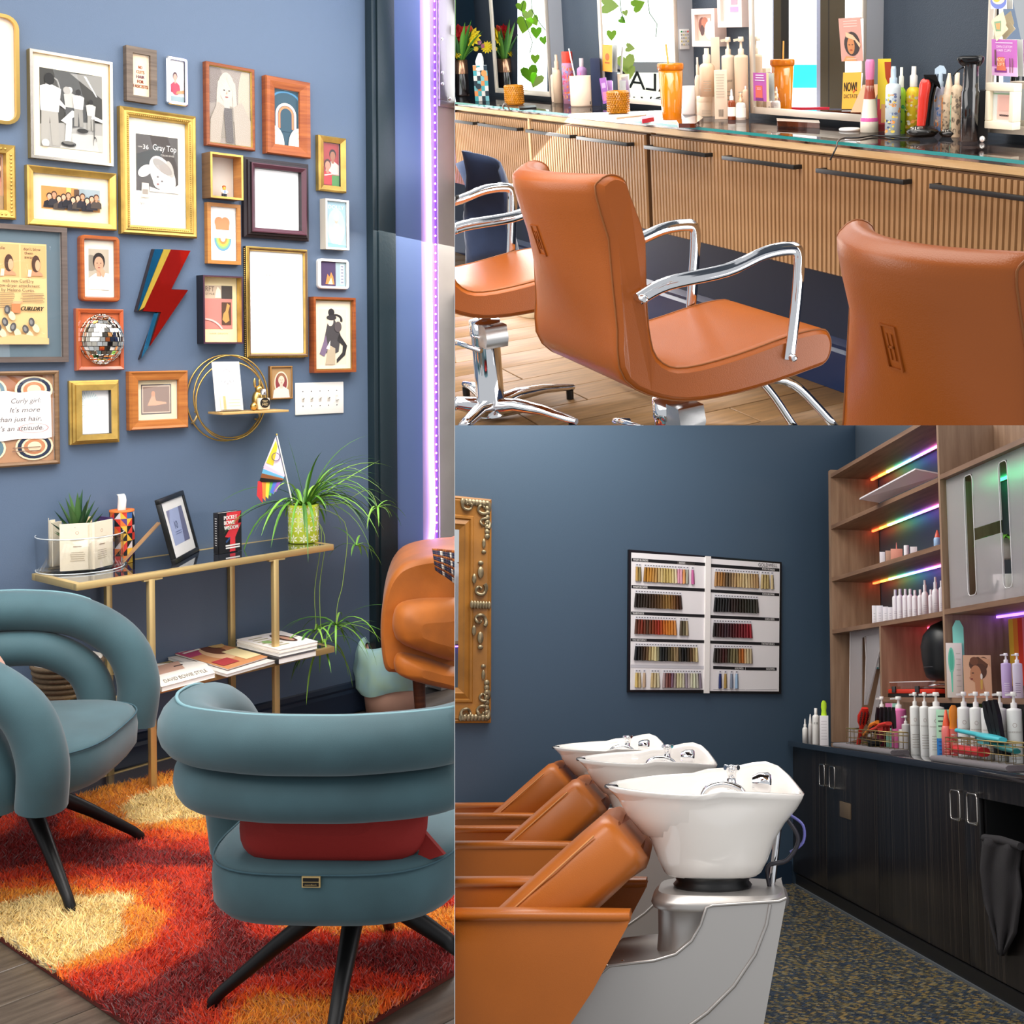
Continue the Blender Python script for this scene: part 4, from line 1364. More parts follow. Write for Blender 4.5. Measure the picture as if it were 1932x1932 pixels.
part('ring', MB(t).m(ink('5a3a7a')).tube([fp(520 + 7.5 * math.cos(a), 862 + 7.5 * math.sin(a), 3) for a in [2 * PI * i / 20 for i in range(20)]], 0.0013, 5, True), t)


# ---- magazines and books
def slab(name, label, quad, z, th, cols, art=None, cat='magazine', group=None, spine=None):
    P = [RL.z(x, y, z + th) for x, y in quad]
    c = sum(P, V()) / 4
    t = thing(name, label, cat, (c.x, c.y, z), 0, group)
    Pz = [V((p.x, p.y, z + th)) for p in P]
    part('pages', MB(t).m(PAPER).prism([p * 0.985 + V((c.x, c.y, z + th)) * 0.015 - V((0, 0, 0.0015)) for p in Pz], (0, 0, -th + 0.002)), t)
    mb = MB(t).m(ink(cols[0])).prism(Pz, (0, 0, -0.0012)).m(ink(cols[1])).prism([p - V((0, 0, th - 0.0012)) for p in Pz], (0, 0, -0.0011))
    if art:
        A = Art(mb, Pz[0] + V((0, 0, 0.0004)), Pz[1] - Pz[0], Pz[3] - Pz[0], (0, 0, 1))
        art(A)
    part('cover', mb, t)
    if spine is not None:
        a, b = Pz[spine], Pz[(spine + 1) % 4]
        part('spine', MB(t).m(ink(cols[1])).prism([a, b, b - V((0, 0, th)), a - V((0, 0, th))], (V((a - c).xy.to_3d()).normalized() * 0.002)), t)
    return t


# quads: near left, near right, far right, far left
slab('style_book', 'white large-format book lying at the left end of the table shelf', [(305, 1296), (406, 1269), (385, 1247), (270, 1254)], 0.385, 0.018, ('f3ece2', 'e8e0d4'), lambda A: A.rect('c9a08c', 0.1, 0.45, 0.6, 0.8).rect('4a3a34', 0.45, 0.6, 0.62, 0.64).text('6a5c50', 'DAVID BOWIE STYLE', 0.5, 0.1, 0.13, w=0.8), 'book', None, 3)
slab('magazine', 'lower fanned magazine under the colourful one, middle of the table shelf', [(428, 1272), (520, 1246), (404, 1224), (316, 1240)], 0.385, 0.012, ('d8d2cc', '8a8078'))
slab('magazine', 'colourful celebrity magazine on top, middle of the table shelf', [(430, 1262), (514, 1236), (403, 1213), (314, 1228)], 0.398, 0.007, ('c98a5a', '6a4a3a'), lambda A: A.rect('b8436a', 0.0, 0.6, 0.5, 1).oval('e0b48a', 0.45, 0.5, 0.2, 0.26).oval('6a3a24', 0.55, 0.62, 0.16, 0.2).rect('e8d4a0', 0.55, 0.1, 0.95, 0.5).lines('f3ece0', 0.05, 0.45, 0.75, 0.9, 3, 0.04).rect('a83a3c', 0.05, 0.1, 0.4, 0.3).oval('d8b070', 0.75, 0.75, 0.14, 0.12))
slab('book', 'thick black-spined book under the white ones at the right end of the table shelf', [(526, 1243), (597, 1227), (530, 1207), (446, 1222)], 0.385, 0.022, ('26242a', '1a181c'), None, 'book', 'books at the right of the shelf', 3)
slab('book', 'middle white book of the pile at the right end of the table shelf', [(527, 1233), (599, 1217), (530, 1198), (446, 1213)], 0.408, 0.014, ('efe8de', 'e8e0d4'), None, 'book', 'books at the right of the shelf')
slab('book', 'top white book with a dark-haired face on its cover, right end of the table shelf', [(527, 1226), (600, 1210), (530, 1190), (446, 1206)], 0.423, 0.012, ('f3ede6', 'e8e0d4'), lambda A: A.oval('4a3028', 0.72, 0.55, 0.16, 0.3).oval('c99a80', 0.74, 0.5, 0.08, 0.18).lines('b8b08c', 0.08, 0.5, 0.2, 0.8, 6, 0.04).oval('8fb06a', 0.25, 0.5, 0.1, 0.1), 'book', 'books at the right of the shelf')
# white box with rainbow splash and the basket under the table
p0 = RL.z(334, 1395, 0.02)
a = RL.y(330, 1300, p0.y)
b = RL.y(411, 1300, p0.y)
zt_ = RL.y(370, 1283, p0.y).z
t = thing('white_carton', 'white carton with a rainbow brush stroke under the table shelf', 'box', ((a.x + b.x) / 2, p0.y + 0.05, 0.012))
part('carton', MB(t).m(PAPER).box(a.x, p0.y, 0.012, b.x, p0.y + 0.1, zt_), t, bev=0.002)
mb = MB(t)
Ar = Art(mb, (a.x, p0.y - 0.0005, zt_ - 0.1), (b.x - a.x, 0, 0), (0, 0, 0.1), (0, -1, 0))
Ar.poly('6fb85a', [(0, 0.3), (0.12, 0.3), (0.14, 0.85), (0, 0.8)]).poly('e8d23c', [(0.12, 0.3), (0.4, 0.38), (0.38, 0.82), (0.14, 0.85)]).poly('e8963c', [(0.4, 0.38), (0.62, 0.42), (0.6, 0.78), (0.38, 0.82)]).poly('d86a3c', [(0.62, 0.42), (0.85, 0.5), (0.78, 0.56), (0.84, 0.64), (0.8, 0.8), (0.6, 0.78)])
Ar.text('3a3634', 'GOLDWELL', 0.52, 0.5, 0.08, w=0.3)
part('print', mb, t)
q = RL.y(128, 1290, 4.53)
t = thing('rope_basket', 'woven rope basket on the table shelf, half hidden behind the left teal chair', 'basket', (q.x, 4.53, 0.386))
for k in range(6):
    r = 0.088 + 0.018 * k / 5
    part('rope_coil', MB().m(mat(('8a7458', '6f5c46')[k % 2], 0.85, bump=0.6, bs=150)).tube([(r * math.cos(a), r * math.sin(a), 0.01 + 0.0195 * k) for a in [2 * PI * i / 28 for i in range(28)]], 0.0105, 7, True), t)
part('liner', MB().m(mat('e8e0d4', 0.7)).lathe([(0.0, 0.006), (0.078, 0.008), (0.098, 0.1), (0.11, 0.122), (0.102, 0.126), (0.094, 0.1)], n=24, cap=False), t)

# ---- rug
RC = [RL.z(x, y).to_2d() for x, y in ((-60, 1735), (262, 1942), (455, 2085), (690, 1930), (1000, 1755), (560, 1460), (330, 1476), (100, 1560))]
rugpoly = [RC[0], RC[2], RC[4], V((RC[4].x + 0.6, 4.3)), V((2.6, 4.45)), V((1.2, 4.55)), V((0.75, 4.4))]


def inpoly(p, poly):
    x, y = p[0], p[1]
    c = np.zeros(x.shape, bool)
    n = len(poly)
    for i in range(n):
        x0, y0 = poly[i][0], poly[i][1]
        x1, y1 = poly[i - 1][0], poly[i - 1][1]
        k = (y0 > y) != (y1 > y)
        with np.errstate(divide='ignore', invalid='ignore'):
            c ^= k & (x < (x1 - x0) * (y - y0) / (y1 - y0 + 1e-12) + x0)
    return c


def fpx(pts):
    return [RL.z(x, y).to_2d() for x, y in pts]


DR, RO, OR, GO, CR = '94150f', 'd43a0e', 'ec6a10', 'eda030', 'f4dc9c'
MOT = [
    (RO, [(-200, 1690), (70, 1652), (398, 1655), (392, 1800), (350, 1840), (240, 1900), (120, 1900), (-200, 1790)]),
    (OR, [(-200, 1712), (50, 1676), (322, 1684), (328, 1712), (312, 1800), (150, 1862), (60, 1830), (-200, 1760)]),
    (GO, [(-200, 1722), (40, 1692), (240, 1700), (300, 1740), (300, 1795), (140, 1852), (70, 1822), (-200, 1755)]),
    (CR, [(-200, 1745), (0, 1727), (53, 1713), (120, 1707), (212, 1709), (244, 1720), (240, 1773), (212, 1801), (124, 1850), (80, 1840), (0, 1790)]),
    (RO, [(150, 1588), (300, 1622), (520, 1630), (560, 1600), (560, 1440), (100, 1520)]),
    (RO, [(100, 1600), (112, 1560), (152, 1545), (165, 1580), (140, 1600)]),
    (RO, [(-100, 1660), (10, 1600), (34, 1560), (48, 1545), (0, 1555), (-100, 1590)]),
    (OR, [(160, 1570), (230, 1592), (390, 1606), (560, 1600), (560, 1440), (120, 1520)]),
    (GO, [(160, 1560), (220, 1576), (380, 1590), (560, 1580), (560, 1440), (150, 1500)]),
    (CR, [(222, 1562), (300, 1570), (366, 1566), (420, 1540), (420, 1490), (300, 1500), (240, 1530)]),
    (RO, [(462, 1745), (900, 1720), (900, 1660), (460, 1690)]),
    (RO, [(465, 1745), (470, 1790), (600, 1802), (900, 1795), (900, 1700), (465, 1700)]),
    (GO, [(530, 1765), (560, 1745), (900, 1735), (900, 1778), (640, 1782), (545, 1776)]),
    (RO, [(330, 1960), (380, 1905), (500, 1853), (700, 1853), (800, 1862), (1000, 1900), (1000, 2100), (330, 2100)]),
    (OR, [(400, 1940), (470, 1895), (600, 1890), (710, 1895), (1000, 1920), (900, 2100), (400, 2100)]),
    (GO, [(430, 1950), (480, 1905), (600, 1898), (700, 1906), (800, 1990), (700, 2100), (430, 2100)]),
]
rs = np.random.RandomState(5)


def rugcol(x, y, jit=0.0):
    n = len(x)
    xx = x + 0.012 * np.sin(y * 31 + 1.3) + 0.007 * np.sin(x * 57) + rs.normal(0, jit, n)
    yy = y + 0.012 * np.sin(x * 29) + 0.007 * np.sin(y * 53) + rs.normal(0, jit, n)
    c = np.tile(np.array(lin(DR)[:3]), (n, 1))
    for h, pl_ in MOT:
        k = inpoly((xx, yy), fpx(pl_))
        c[k] = lin(h)[:3]
    return c


def colmat(name, rough):
    m_ = bpy.data.materials.new(name)
    m_.use_nodes = True
    at = m_.node_tree.nodes.new('ShaderNodeAttribute')
    at.attribute_name = 'tint'
    bs = m_.node_tree.nodes['Principled BSDF']
    m_.node_tree.links.new(at.outputs['Color'], bs.inputs['Base Color'])
    bs.inputs['Roughness'].default_value = rough
    bs.inputs['Sheen Weight'].default_value = 0.3
    return m_


rc = sum(rugpoly, V((0, 0))) / len(rugpoly)
rug = thing('shag_rug', 'shaggy rug with curving bands of dark red, orange, gold and cream', 'rug', (rc.x, rc.y, 0))
part('backing', MB(rug).m(mat('5a1a10', 0.9)).prism([(p.x, p.y, 0.0) for p in rugpoly], (0, 0, 0.012)), rug)
RUGM = colmat('mat_shag', 0.8)
xs0, xs1 = min(p.x for p in rugpoly), max(p.x for p in rugpoly)
ys0, ys1 = min(p.y for p in rugpoly), max(p.y for p in rugpoly)
n = 340000
gx, gy = rs.uniform(xs0, xs1, n), rs.uniform(ys0, ys1, n)
k = inpoly((gx, gy), rugpoly) & (gy < 4.5)
eye = np.stack([gx, gy, np.full(n, -RL.H)], 1)
cxn = eye @ np.array([RL.X[i] for i in (0, 1, 2)])
den = gx * RL.X.z + gy * RL.Y.z - RL.H * RL.U.z
pxx = PX + F * (gx * RL.X.x + gy * RL.Y.x - RL.H * RL.U.x) / den
pyy = PY + F * (gx * RL.X.y + gy * RL.Y.y - RL.H * RL.U.y) / den
k &= (pxx > -40) & (pxx < 880) & (pyy < 1980)
gx, gy = gx[k], gy[k]
n = len(gx)
tc = rugcol(gx, gy, 0.004)
tc *= rs.uniform(0.95, 1.6, (n, 1))
hgt = rs.uniform(0.02, 0.036, n)
ang = rs.uniform(0, 2 * PI, n)
ln = rs.normal(0.0, 0.012, (n, 2)) + np.stack([np.sin(gy * 40 + gx * 23), np.cos(gx * 37)], 1) * 0.006
hw = 0.002
base = np.stack([gx, gy, np.full(n, 0.008)], 1) - np.array([rc.x, rc.y, 0])
dv = np.stack([np.cos(ang), np.sin(ang), np.zeros(n)], 1) * hw
tipv = base + np.concatenate([ln, hgt[:, None]], 1)
mid_ = base + np.concatenate([ln * 0.35, hgt[:, None] * 0.6], 1)
vv = np.stack([base - dv, base + dv, mid_ + dv * 0.9, tipv, mid_ - dv * 0.9], 1).reshape(-1, 3)
me = bpy.data.meshes.new('pile')
idx = np.arange(n)[:, None] * 5 + np.arange(5)[None]
me.vertices.add(n * 5)
me.vertices.foreach_set('co', vv.astype(np.float32).ravel())
me.loops.add(n * 5)
me.loops.foreach_set('vertex_index', idx.astype(np.int32).ravel())
me.polygons.add(n)
me.polygons.foreach_set('loop_start', (np.arange(n) * 5).astype(np.int32))
me.polygons.foreach_set('loop_total', np.full(n, 5, np.int32))
me.update()
at = me.attributes.new('tint', 'FLOAT_COLOR', 'POINT')
cc4 = np.concatenate([np.repeat(tc, 5, 0), np.ones((n * 5, 1))], 1).astype(np.float32)
at.data.foreach_set('color', cc4.ravel())
me.materials.append(RUGM)
o = link('pile', me, rug)
o['kind'] = 'stuff'


# ---- teal barrel chairs
def teal_chair(label, loc, rz, a0):
    t = thing('barrel_chair', label, 'chair', loc, rz, None)
    z0 = 0.03

    def roll(name, half, r, fl=1.0):
        pts = [V((p[0] * 1.05, p[1], p[2])) for p in half]
        full = pts + [V((-p.x, p.y, p.z)) for p in pts[::-1][1:]]
        sp_ = spline(full, 7)
        o = part(name, MB().m(TEAL).tube(sp_, r, 18), t)
        return sp_, o
    up, o1 = roll('upper_roll', [(0.335, 0.20, 0.36), (0.352, 0.21, 0.5), (0.352, 0.16, 0.63), (0.346, 0.03, 0.72), (0.325, -0.14, 0.75), (0.255, -0.27, 0.757), (0.12, -0.325, 0.757), (0, -0.335, 0.757)], 0.064)
    lw, o2 = roll('lower_roll', [(0.325, 0.08, 0.36), (0.338, 0.085, 0.46), (0.335, 0.045, 0.555), (0.32, -0.05, 0.62), (0.3, -0.15, 0.635), (0.235, -0.26, 0.638), (0.11, -0.305, 0.638), (0, -0.312, 0.638)], 0.056)
    part('piping', MB().m(mat('6f949c', 0.6)).tube([p + V((p.x * 0.08, 0.045 if abs(p.x) > 0.3 and p.z < 0.7 else 0.0, 0.061 if p.z > 0.7 else 0.02)) for p in up[2:-2]], 0.004, 6), o1)
    rings = []
    for z, s_ in ((0.335, 0.8), (0.345, 0.93), (0.37, 0.99), (0.42, 1.0), (0.455, 0.985), (0.468, 0.965), (0.478, 0.9), (0.486, 0.6), (0.488, 0.2)):
        rings.append([(x, y - 0.01, z) for x, y in sq(0.288 * s_, 0.3 * s_, 3.4, 40)])
    se = part('seat', MB().m(TEAL).loft(rings), t)
    part('seam', MB().m(mat('35525c', 0.8)).tube([(x, y - 0.01, 0.464) for x, y in sq(0.285, 0.297, 3.4, 48)], 0.0028, 5, True), se)
    pm = MB().m(BRASS).box(-0.02, -0.313, 0.44, 0.02, -0.309, 0.464).m(BLACK).box(-0.017, -0.3145, 0.443, 0.017, -0.3125, 0.451).box(-0.017, -0.3145, 0.4535, 0.017, -0.3125, 0.461)
    pm.m(BRASS)
    letter(pm, 'CASTLERY'.replace('CASTLERY', 'comfort'), (0, -0.315, 0.4448), (1, 0, 0), (0, 0, 1), 0.004, w=0.026)
    part('maker_plate', pm, t)
    hub = part('hub', MB().m(BLACKM).lathe([(0.05, 0.34), (0.05, 0.31), (0.032, 0.29), (0.03, 0.24), (0.0, 0.235)], n=20, cap=False), t)
    for k in range(4):
        a = a0 - rz + PI / 2 * k
        ca, sa = math.cos(a), math.sin(a)
        pts = [(0.015 * ca, 0.015 * sa, 0.285), (0.06 * ca, 0.06 * sa, 0.27), (0.2 * ca, 0.2 * sa, 0.165), (0.325 * ca, 0.325 * sa, 0.062), (0.345 * ca, 0.345 * sa, 0.04), (0.35 * ca, 0.35 * sa, z0 - 0.01)]
        part('leg', MB().m(BLACKM).tube(pts, [0.026, 0.026, 0.019, 0.0145, 0.0145, 0.013], 10), t)
    return t


CH2, CR2 = V((1.652, 2.57, 0.0)), -0.9
teal_chair('front teal velvet barrel chair seen from behind, dark red cushion on it', CH2, CR2, PI / 4)
teal_chair('left teal velvet barrel chair, turned toward the room beside the rope basket', (1.395, 3.945, 0.0), -2.31, 0)
# dark red cushion
cu = []
for s_, d_ in ((0.55, -0.075), (0.85, -0.055), (0.98, -0.02), (1.0, 0.0), (0.98, 0.02), (0.85, 0.055), (0.55, 0.075), (0.2, 0.085)):
    cu.append([(x, d_ + 0.0, y) for x, y in [(a * s_, b * s_) for a, b in sq(0.21, 0.15, 5, 32)]])
t = thing('red_cushion', 'dark red cushion on the front teal chair', 'cushion', (CH2.x - 0.145, CH2.y - 0.135, 0.605), CR2, None, M.Rotation(-0.25, 4, 'X'))
part('cover', MB().m(mat('86140e', 0.8, bump=0.2, bs=500)).loft(cu), t)
part('corner_tab', MB().m(mat('86140e', 0.8)).prism([(0.19, 0, -0.15), (0.25, 0, -0.13), (0.2, 0, -0.08)], (0, 0.02, 0)), t)
q = RL.z(10, 1255, 0.6)
solo('orange_cushion', MB().m(mat('c8743c', 0.8, sh=0.4)).loft([[(x * s_, y * s_, z) for x, y in sq(0.15, 0.11, 4, 24)] for z, s_ in ((-0.05, 0.5), (-0.035, 0.9), (0, 1), (0.035, 0.9), (0.05, 0.5))]), 'rust cushion glimpsed inside the left teal chair', 'cushion', (1.33, 4.05, 0.57), 0.9, None, M.Rotation(1.2, 4, 'X'))

# ---- tan velvet armchair at the right, and the bin behind it
VEL = mat('b4641a', 0.55, sh=0.12, var=0.3, vs=7, bump=0.1, bs=300)
q = RL.z(790, 1340)
t = thing('velvet_armchair', 'orange-tan velvet tub armchair cut by the right edge of the lounge', 'armchair', (3.45, 4.3, 0))
AP = (2.9, 4.15, 0)
AN = (0.35, 1, 0)


def ap(x, y, off=0.0):
    v = RL.pl(x, y, (AP[0] - AN[0] * off, AP[1] - AN[1] * off, 0), AN)
    return v


nv = V((2.95, 4.2, 0)).normalized()
outl = [(718, 1175), (722, 1140), (730, 1108), (741, 1085), (758, 1067), (785, 1056), (820, 1050), (860, 1046), (960, 1040), (960, 1300), (858, 1296), (800, 1283), (745, 1272), (731, 1270), (723, 1255), (718, 1215)]
o2 = spline([ap(x, y) for x, y in outl], 3, True)
mb = MB(t).m(VEL)
c0 = sum(o2, V()) / len(o2)
rings = []
for dz, s_ in ((-0.01, 0.9), (0.0, 0.96), (0.02, 0.99), (0.05, 1.0), (0.42, 1.0), (0.5, 0.98)):
    rings.append([c0 + (p - c0) * s_ + nv * dz for p in o2])
part('shell', mb.loft(rings), t)


def ring_at(pts, dep, s0=0.06):
    P_ = spline([ap(x, y, 0.0) for x, y in pts], 4, True)
    c1 = sum(P_, V()) / len(P_)
    r_ = []
    for d_, s_ in ((-dep, 0.35), (-dep + 0.012, 0.7), (-dep * 0.6, 0.93), (-dep * 0.2, 1.0), (0.05, 1.0)):
        r_.append([c1 + (p - c1) * s_ + nv * d_ for p in P_])
    return MB(t).m(VEL).loft(r_)


part('seat_cushion', ring_at([(741, 1165), (752, 1138), (790, 1128), (860, 1126), (960, 1126), (960, 1255), (858, 1243), (800, 1226), (755, 1208), (743, 1190)], 0.13), t)
part('seat_rail', ring_at([(744, 1240), (756, 1229), (800, 1238), (858, 1256), (960, 1270), (960, 1318), (858, 1297), (790, 1282), (752, 1268), (744, 1256)], 0.10), t)
a, b = ap(790, 1275, -0.06), ap(790, 1342, -0.06)
part('leg', MB(t).m(wood('5a2f1a', '3a1c10')).tube([a, V((a.x + 0.012, a.y, 0.0))], [0.026, 0.019], 12), t)
# plaid throw
t2 = thing('plaid_throw', 'plaid wool throw over the back of the tan armchair', 'throw', ap(840, 1080, 0.12))
mb = MB(t2)
PLC = ['4a3a4e', 'a8622c', 'd8cfc4', '33384c', '8a4a2c', '5a5a6c']
pg = lambda u, v: ap(816 + 6 * v + (70) * u, 1035 + 6 * u + (40 + 45 * u) * v, 0.1 + 0.02 * math.sin(u * 9) + 0.02 * math.sin(PI * v))
NU = 16
for i in range(NU):
    for j in range(12):
        ci = (0 if i % 4 == 1 else 2 if i % 4 == 3 else 3) if (j % 3) else (1 if i % 4 < 2 else 4)
        mb.m(mat(PLC[ci], 0.9)).add([pg(i / NU, j / 12), pg((i + 1) / NU, j / 12), pg((i + 1) / NU, (j + 1) / 12), pg(i / NU, (j + 1) / 12)], [(0, 1, 2, 3)], True)
part('cloth', mb, t2, solid=0.006)
# waste bin
q = RL.z(737, 1338)
t = thing('waste_bin', 'pale pink waste bin with a blue-green liner bag behind the armchair', 'bin', q)
part('bucket', MB().m(mat('d8a892', 0.5)).lathe([(0.0, 0), (0.105, 0), (0.115, 0.1), (0.125, 0.28), (0.12, 0.28), (0.1, 0.01)], n=28, cap=False), t)
rg = random.Random(2)
bagp = []
for z, r in ((0.1, 0.135), (0.13, 0.15), (0.18, 0.152), (0.24, 0.146), (0.29, 0.138), (0.305, 0.125), (0.28, 0.11)):
    bagp.append([((r + 0.006 * math.sin(5 * a + z * 40) + 0.004 * math.sin(11 * a)) * math.cos(a), (r + 0.006 * math.sin(5 * a + z * 40)) * math.sin(a), z + 0.012 * math.sin(3 * a + 1)) for a in [2 * PI * i / 40 for i in range(40)]])
part('liner_bag', MB().m(mat('9ec7cf', 0.35, var=0.5, col2='b8d4a0', vs=9)).loft(bagp, cap=False), t)

# ================================================================ STYLING ROOM: slatted counter, mirrors, tan chairs
ROOM = RT
YF, YM, YT, ZC = 2.079, 2.395, 2.47, 0.872
Fx = lambda px: RT.y(px, 250, YF).x
NAVYT = mat('39434f', 0.5, bump=0.25, bs=260)
XL = -5.5
struct('wall_styling', MB().m(NAVYT).box(-6.9, YT, 0, -0.3, YT + 0.1, 2.4))
struct('trim_5', MB().m(mat('27455a', 0.5)).box(-6.9, YT - 0.35, 0.5, RT.y(898, 60, YT).x, YT, 2.4))
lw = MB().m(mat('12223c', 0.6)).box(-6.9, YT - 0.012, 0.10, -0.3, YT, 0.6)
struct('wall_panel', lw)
bb = MB().m(mat('15305a', 0.25, coat=0.3))
bb.loft([[(x, YT + a, b) for a, b in [(0, 0), (-0.03, 0), (-0.03, 0.13), (-0.022, 0.142), (-0.026, 0.155), (-0.012, 0.175), (0, 0.18)]] for x in (-6.9, -0.3)], sm=False)
struct('baseboard_styling', bb)
FW2 = wood('8c6840', '6c5030', 0.6, st=(9, 1.2, 1), vs=5)
fl = struct('floor_styling', MB().m(FLG).box(-7, 0.6, -0.06, -0.2, YT + 0.1, -0.012))
pl = MB().m(FW2).box(-0.088, -0.6, -0.012, 0.088, 0.6, -0.001).mesh('plank', bev=0.002, seg=1)
r_ = random.Random(8)
for i in range(34):
    y = 0.55 - r_.random()
    while y < 2.6:
        link('plank', pl, fl, (-6.4 + i * 0.178, y + 0.6, 0)) if -0.1 < y else None
        y += 1.203
# cabinets: each unit with its slats and handle
OAK, OAKD = wood('b58a5e', '94693f', 0.5, st=(40, 40, 3), vs=2), mat('5f4128', 0.6)
OAKL = wood('dcb98a', 'c79a62', 0.45, st=(2, 20, 20))
HND = mat('2b2a29', 0.4, 0.4)
edges = [-5.62] + [Fx(p) for p in (911, 1000, 1096, 1218)] + [Fx(1226), Fx(1362), Fx(1544), Fx(1766), -1.70]
hands = [(858, 907), (916, 990), (1006, 1090), (1102, 1198), None, (1230, 1346), (1378, 1515), (1557, 1725), (1775, 2010)]
PIT, SWD = 0.0197, 0.0152
slm = MB().m(OAK).prism([(-SWD / 2, 0, 0), (-SWD / 2 + 0.002, -0.008, 0), (SWD / 2 - 0.002, -0.008, 0), (SWD / 2, 0, 0)], (0, 0, 0.318)).mesh('slat')
names_ = ['first', 'second', 'third', 'fourth', '', 'fifth', 'sixth', 'seventh', 'eighth']
for k in range(9):
    if k == 4:
        continue
    x0, x1 = edges[k], edges[k + 1]
    t = thing('drawer_cabinet', 'oak slatted drawer cabinet under the counter, %s from the left' % names_[k], 'cabinet', ((x0 + x1) / 2, YF, 0.5), 0, 'slatted drawer cabinets')
    part('carcass', MB(t).m(OAKL).box(x0 + 0.001, YF + 0.022, 0.5, x1 - 0.001, YT - 0.015, 0.835), t)
    dw = part('drawer_front', MB(t).m(OAKD).box(x0 + 0.0008, YF + 0.004, 0.502, x1 - 0.0008, YF + 0.02, 0.828), t)
    n = round((x1 - x0 - 0.002) / PIT)
    pit = (x1 - x0 - 0.002) / n
    for q in range(n):
        link('slat', slm, dw, LOC[t.name].inverted() @ V((x0 + 0.001 + (q + 0.5) * pit, YF + 0.004, 0.506)))
    ha, hb_ = (Fx(p) for p in hands[k])
    zh = RT.y((hands[k][0] + hands[k][1]) / 2, 0, YF).z
    zh = 0.79
    h = MB(t).m(HND).box(ha, YF - 0.034, zh - 0.006, hb_, YF - 0.024, zh + 0.006)
    for x in (ha, hb_ - 0.012):
        h.box(x, YF - 0.026, zh - 0.006, x + 0.012, YF - 0.003, zh + 0.006)
    part('handle', h, dw, bev=0.001)
solo('end_panel', MB().m(OAKL).box(Fx(999.5), YF - 0.006, 0.5, Fx(1002.5), YF + 0.01, 0.835), 'pale upright strip between the second and third slatted cabinets', 'panel')
GRN = mat('a8806e', 0.08, var=1.0, col2='33201c', vs=7, det=8, coat=1, mid=(0.42, 0.6))
t = thing('worktop', 'stone-patterned worktop under a sheet of green-edged glass along the mirrors', 'worktop', (-3.6, 2.3, 0.835))
part('edge_band', MB(t).m(OAKL).box(-6.2, YF - 0.004, 0.836, -1.5, YT, 0.853), t, label='pale wooden edge under the glass')
part('stone_top', MB(t).m(GRN).box(-6.2, YF + 0.004, 0.8535, -1.5, YT, 0.8605), t)
part('glass_sheet', MB(t).m(PANE).box(-6.2, YF - 0.008, 0.861, -1.5, YT, 0.8715), t, label='green-edged sheet of glass')
part('glass_edge', MB(t).m(mat('2f8f8c', 0.15, coat=1)).box(-6.2, YF - 0.0095, 0.862, -1.5, YF - 0.008, 0.8705), t, label='green polished edge')

# mirrors
MF = mat('e9dccb', 0.3, 0.35)
MSIDE = mat('c9cbd0', 0.35, 0.3)


def mirror(label, xl, xr, zb):
    t = thing('salon_mirror', label, 'mirror', ((xl + xr) / 2, YM, zb))
    zt = 2.3
    fw = 0.022
    fr = MB(t).m(MF)
    for a in ((xl, zb, xl + fw, zt), (xr - 0.006, zb, xr, zt), (xl + fw, zb, xr - 0.006, zb + fw)):
        fr.box(a[0], YM - 0.006, a[1], a[2], YM + 0.01, a[3])
    part('frame', fr, t, bev=0.002)
    part('case', MB(t).m(MSIDE).box(xl + 0.002, YM + 0.01, zb + 0.002, xr - 0.001, YT, zt), t)
    part('mirror_glass', MB(t).m(MIRROR).poly([(xl + fw, YM - 0.0005, zb + fw), (xr - 0.006, YM - 0.0005, zb + fw), (xr - 0.006, YM - 0.0005, zt), (xl + fw, YM - 0.0005, zt)]), t)
    return t


Mx = lambda px: RT.y(px, 100, YM).x
zb = 0.888
mirror('first mirror from the left, beside the flowers', Mx(931), Mx(1035), zb)
mirror('second mirror, behind the orange tumbler, with a sign seen backwards in it', Mx(1133), Mx(1276), zb)
mirror('third mirror, wide, with a portrait card stuck on its right edge', Mx(1416), Mx(1630), zb)
mirror('fourth mirror, cut by the right edge, with purple flyer', Mx(1864), Mx(2150), zb)

# the shop front that the mirrors show: stands along the party wall, seen edge-on from here
NT = RT.ray(858.7, 0).cross(RT.ray(858.7, 802)).normalized()


def glimpse(x, y, k=0.0):
    """where the line of sight to (x, y) on the mirrors goes on to after them, on the shop front"""
    P = RT.y(x, y, YM)
    r = RT.ray(x, y)
    r.y = -r.y
    n = NT if not k else RT.ray(858.7 + k, 0).cross(RT.ray(858.7 + k, 802)).normalized()
    return P + r * ((RT.E - P).dot(n) / r.dot(n))


sf = {'kind': 'structure'}
DAY = mat('f6fbff', 0.6, em=2.2)
SKYB = mat('bfe3ea', 0.6, em=1.0)


def front(name, mt, rects, k=0.1):
    mb = MB().m(mt)
    for x0, y0, x1, y1 in rects:
        mb.poly([glimpse(x, y, k) for x, y in ((x0, y0), (x1, y0), (x1, y1), (x0, y1))])
    o = link(name, mb.mesh(name))
    place(o, (0, 0, 0))
    o['kind'] = 'structure'
    return o


Y0 = -500
front('wall_street', mat('4c5a6e', 0.5), [(925, Y0, 977, 260), (1033, Y0, 1060, 260), (1060, Y0, 1100, 260)], 0.05)
front('window_2', DAY, [(977, Y0, 1033, 205)])
front('window_3', DAY, [(1100, Y0, 1300, 117)], 0.1)
front('window_4', mat('8d9498', 0.6, em=0.35), [(1100, 117, 1300, 137)], 0.1)
front('window_5', mat('e6ecdf', 0.6, em=0.9), [(1100, 137, 1300, 185)], 0.1)
front('window_6', DAY, [(1300, Y0, 1458, 300), (1489, Y0, 1541, 128), (1489, 164, 1541, 300), (1595, Y0, 1640, 225), (1100, 185, 1300, 300)])
front('window_7', mat('2fd0ea', 0.6, em=1.0), [(1478, 122, 1541, 166)], 0.15)
front('trim_6', mat('4d4433', 0.6), [(1460, Y0, 1474, 300), (1548, Y0, 1595, 260)], 0.05)
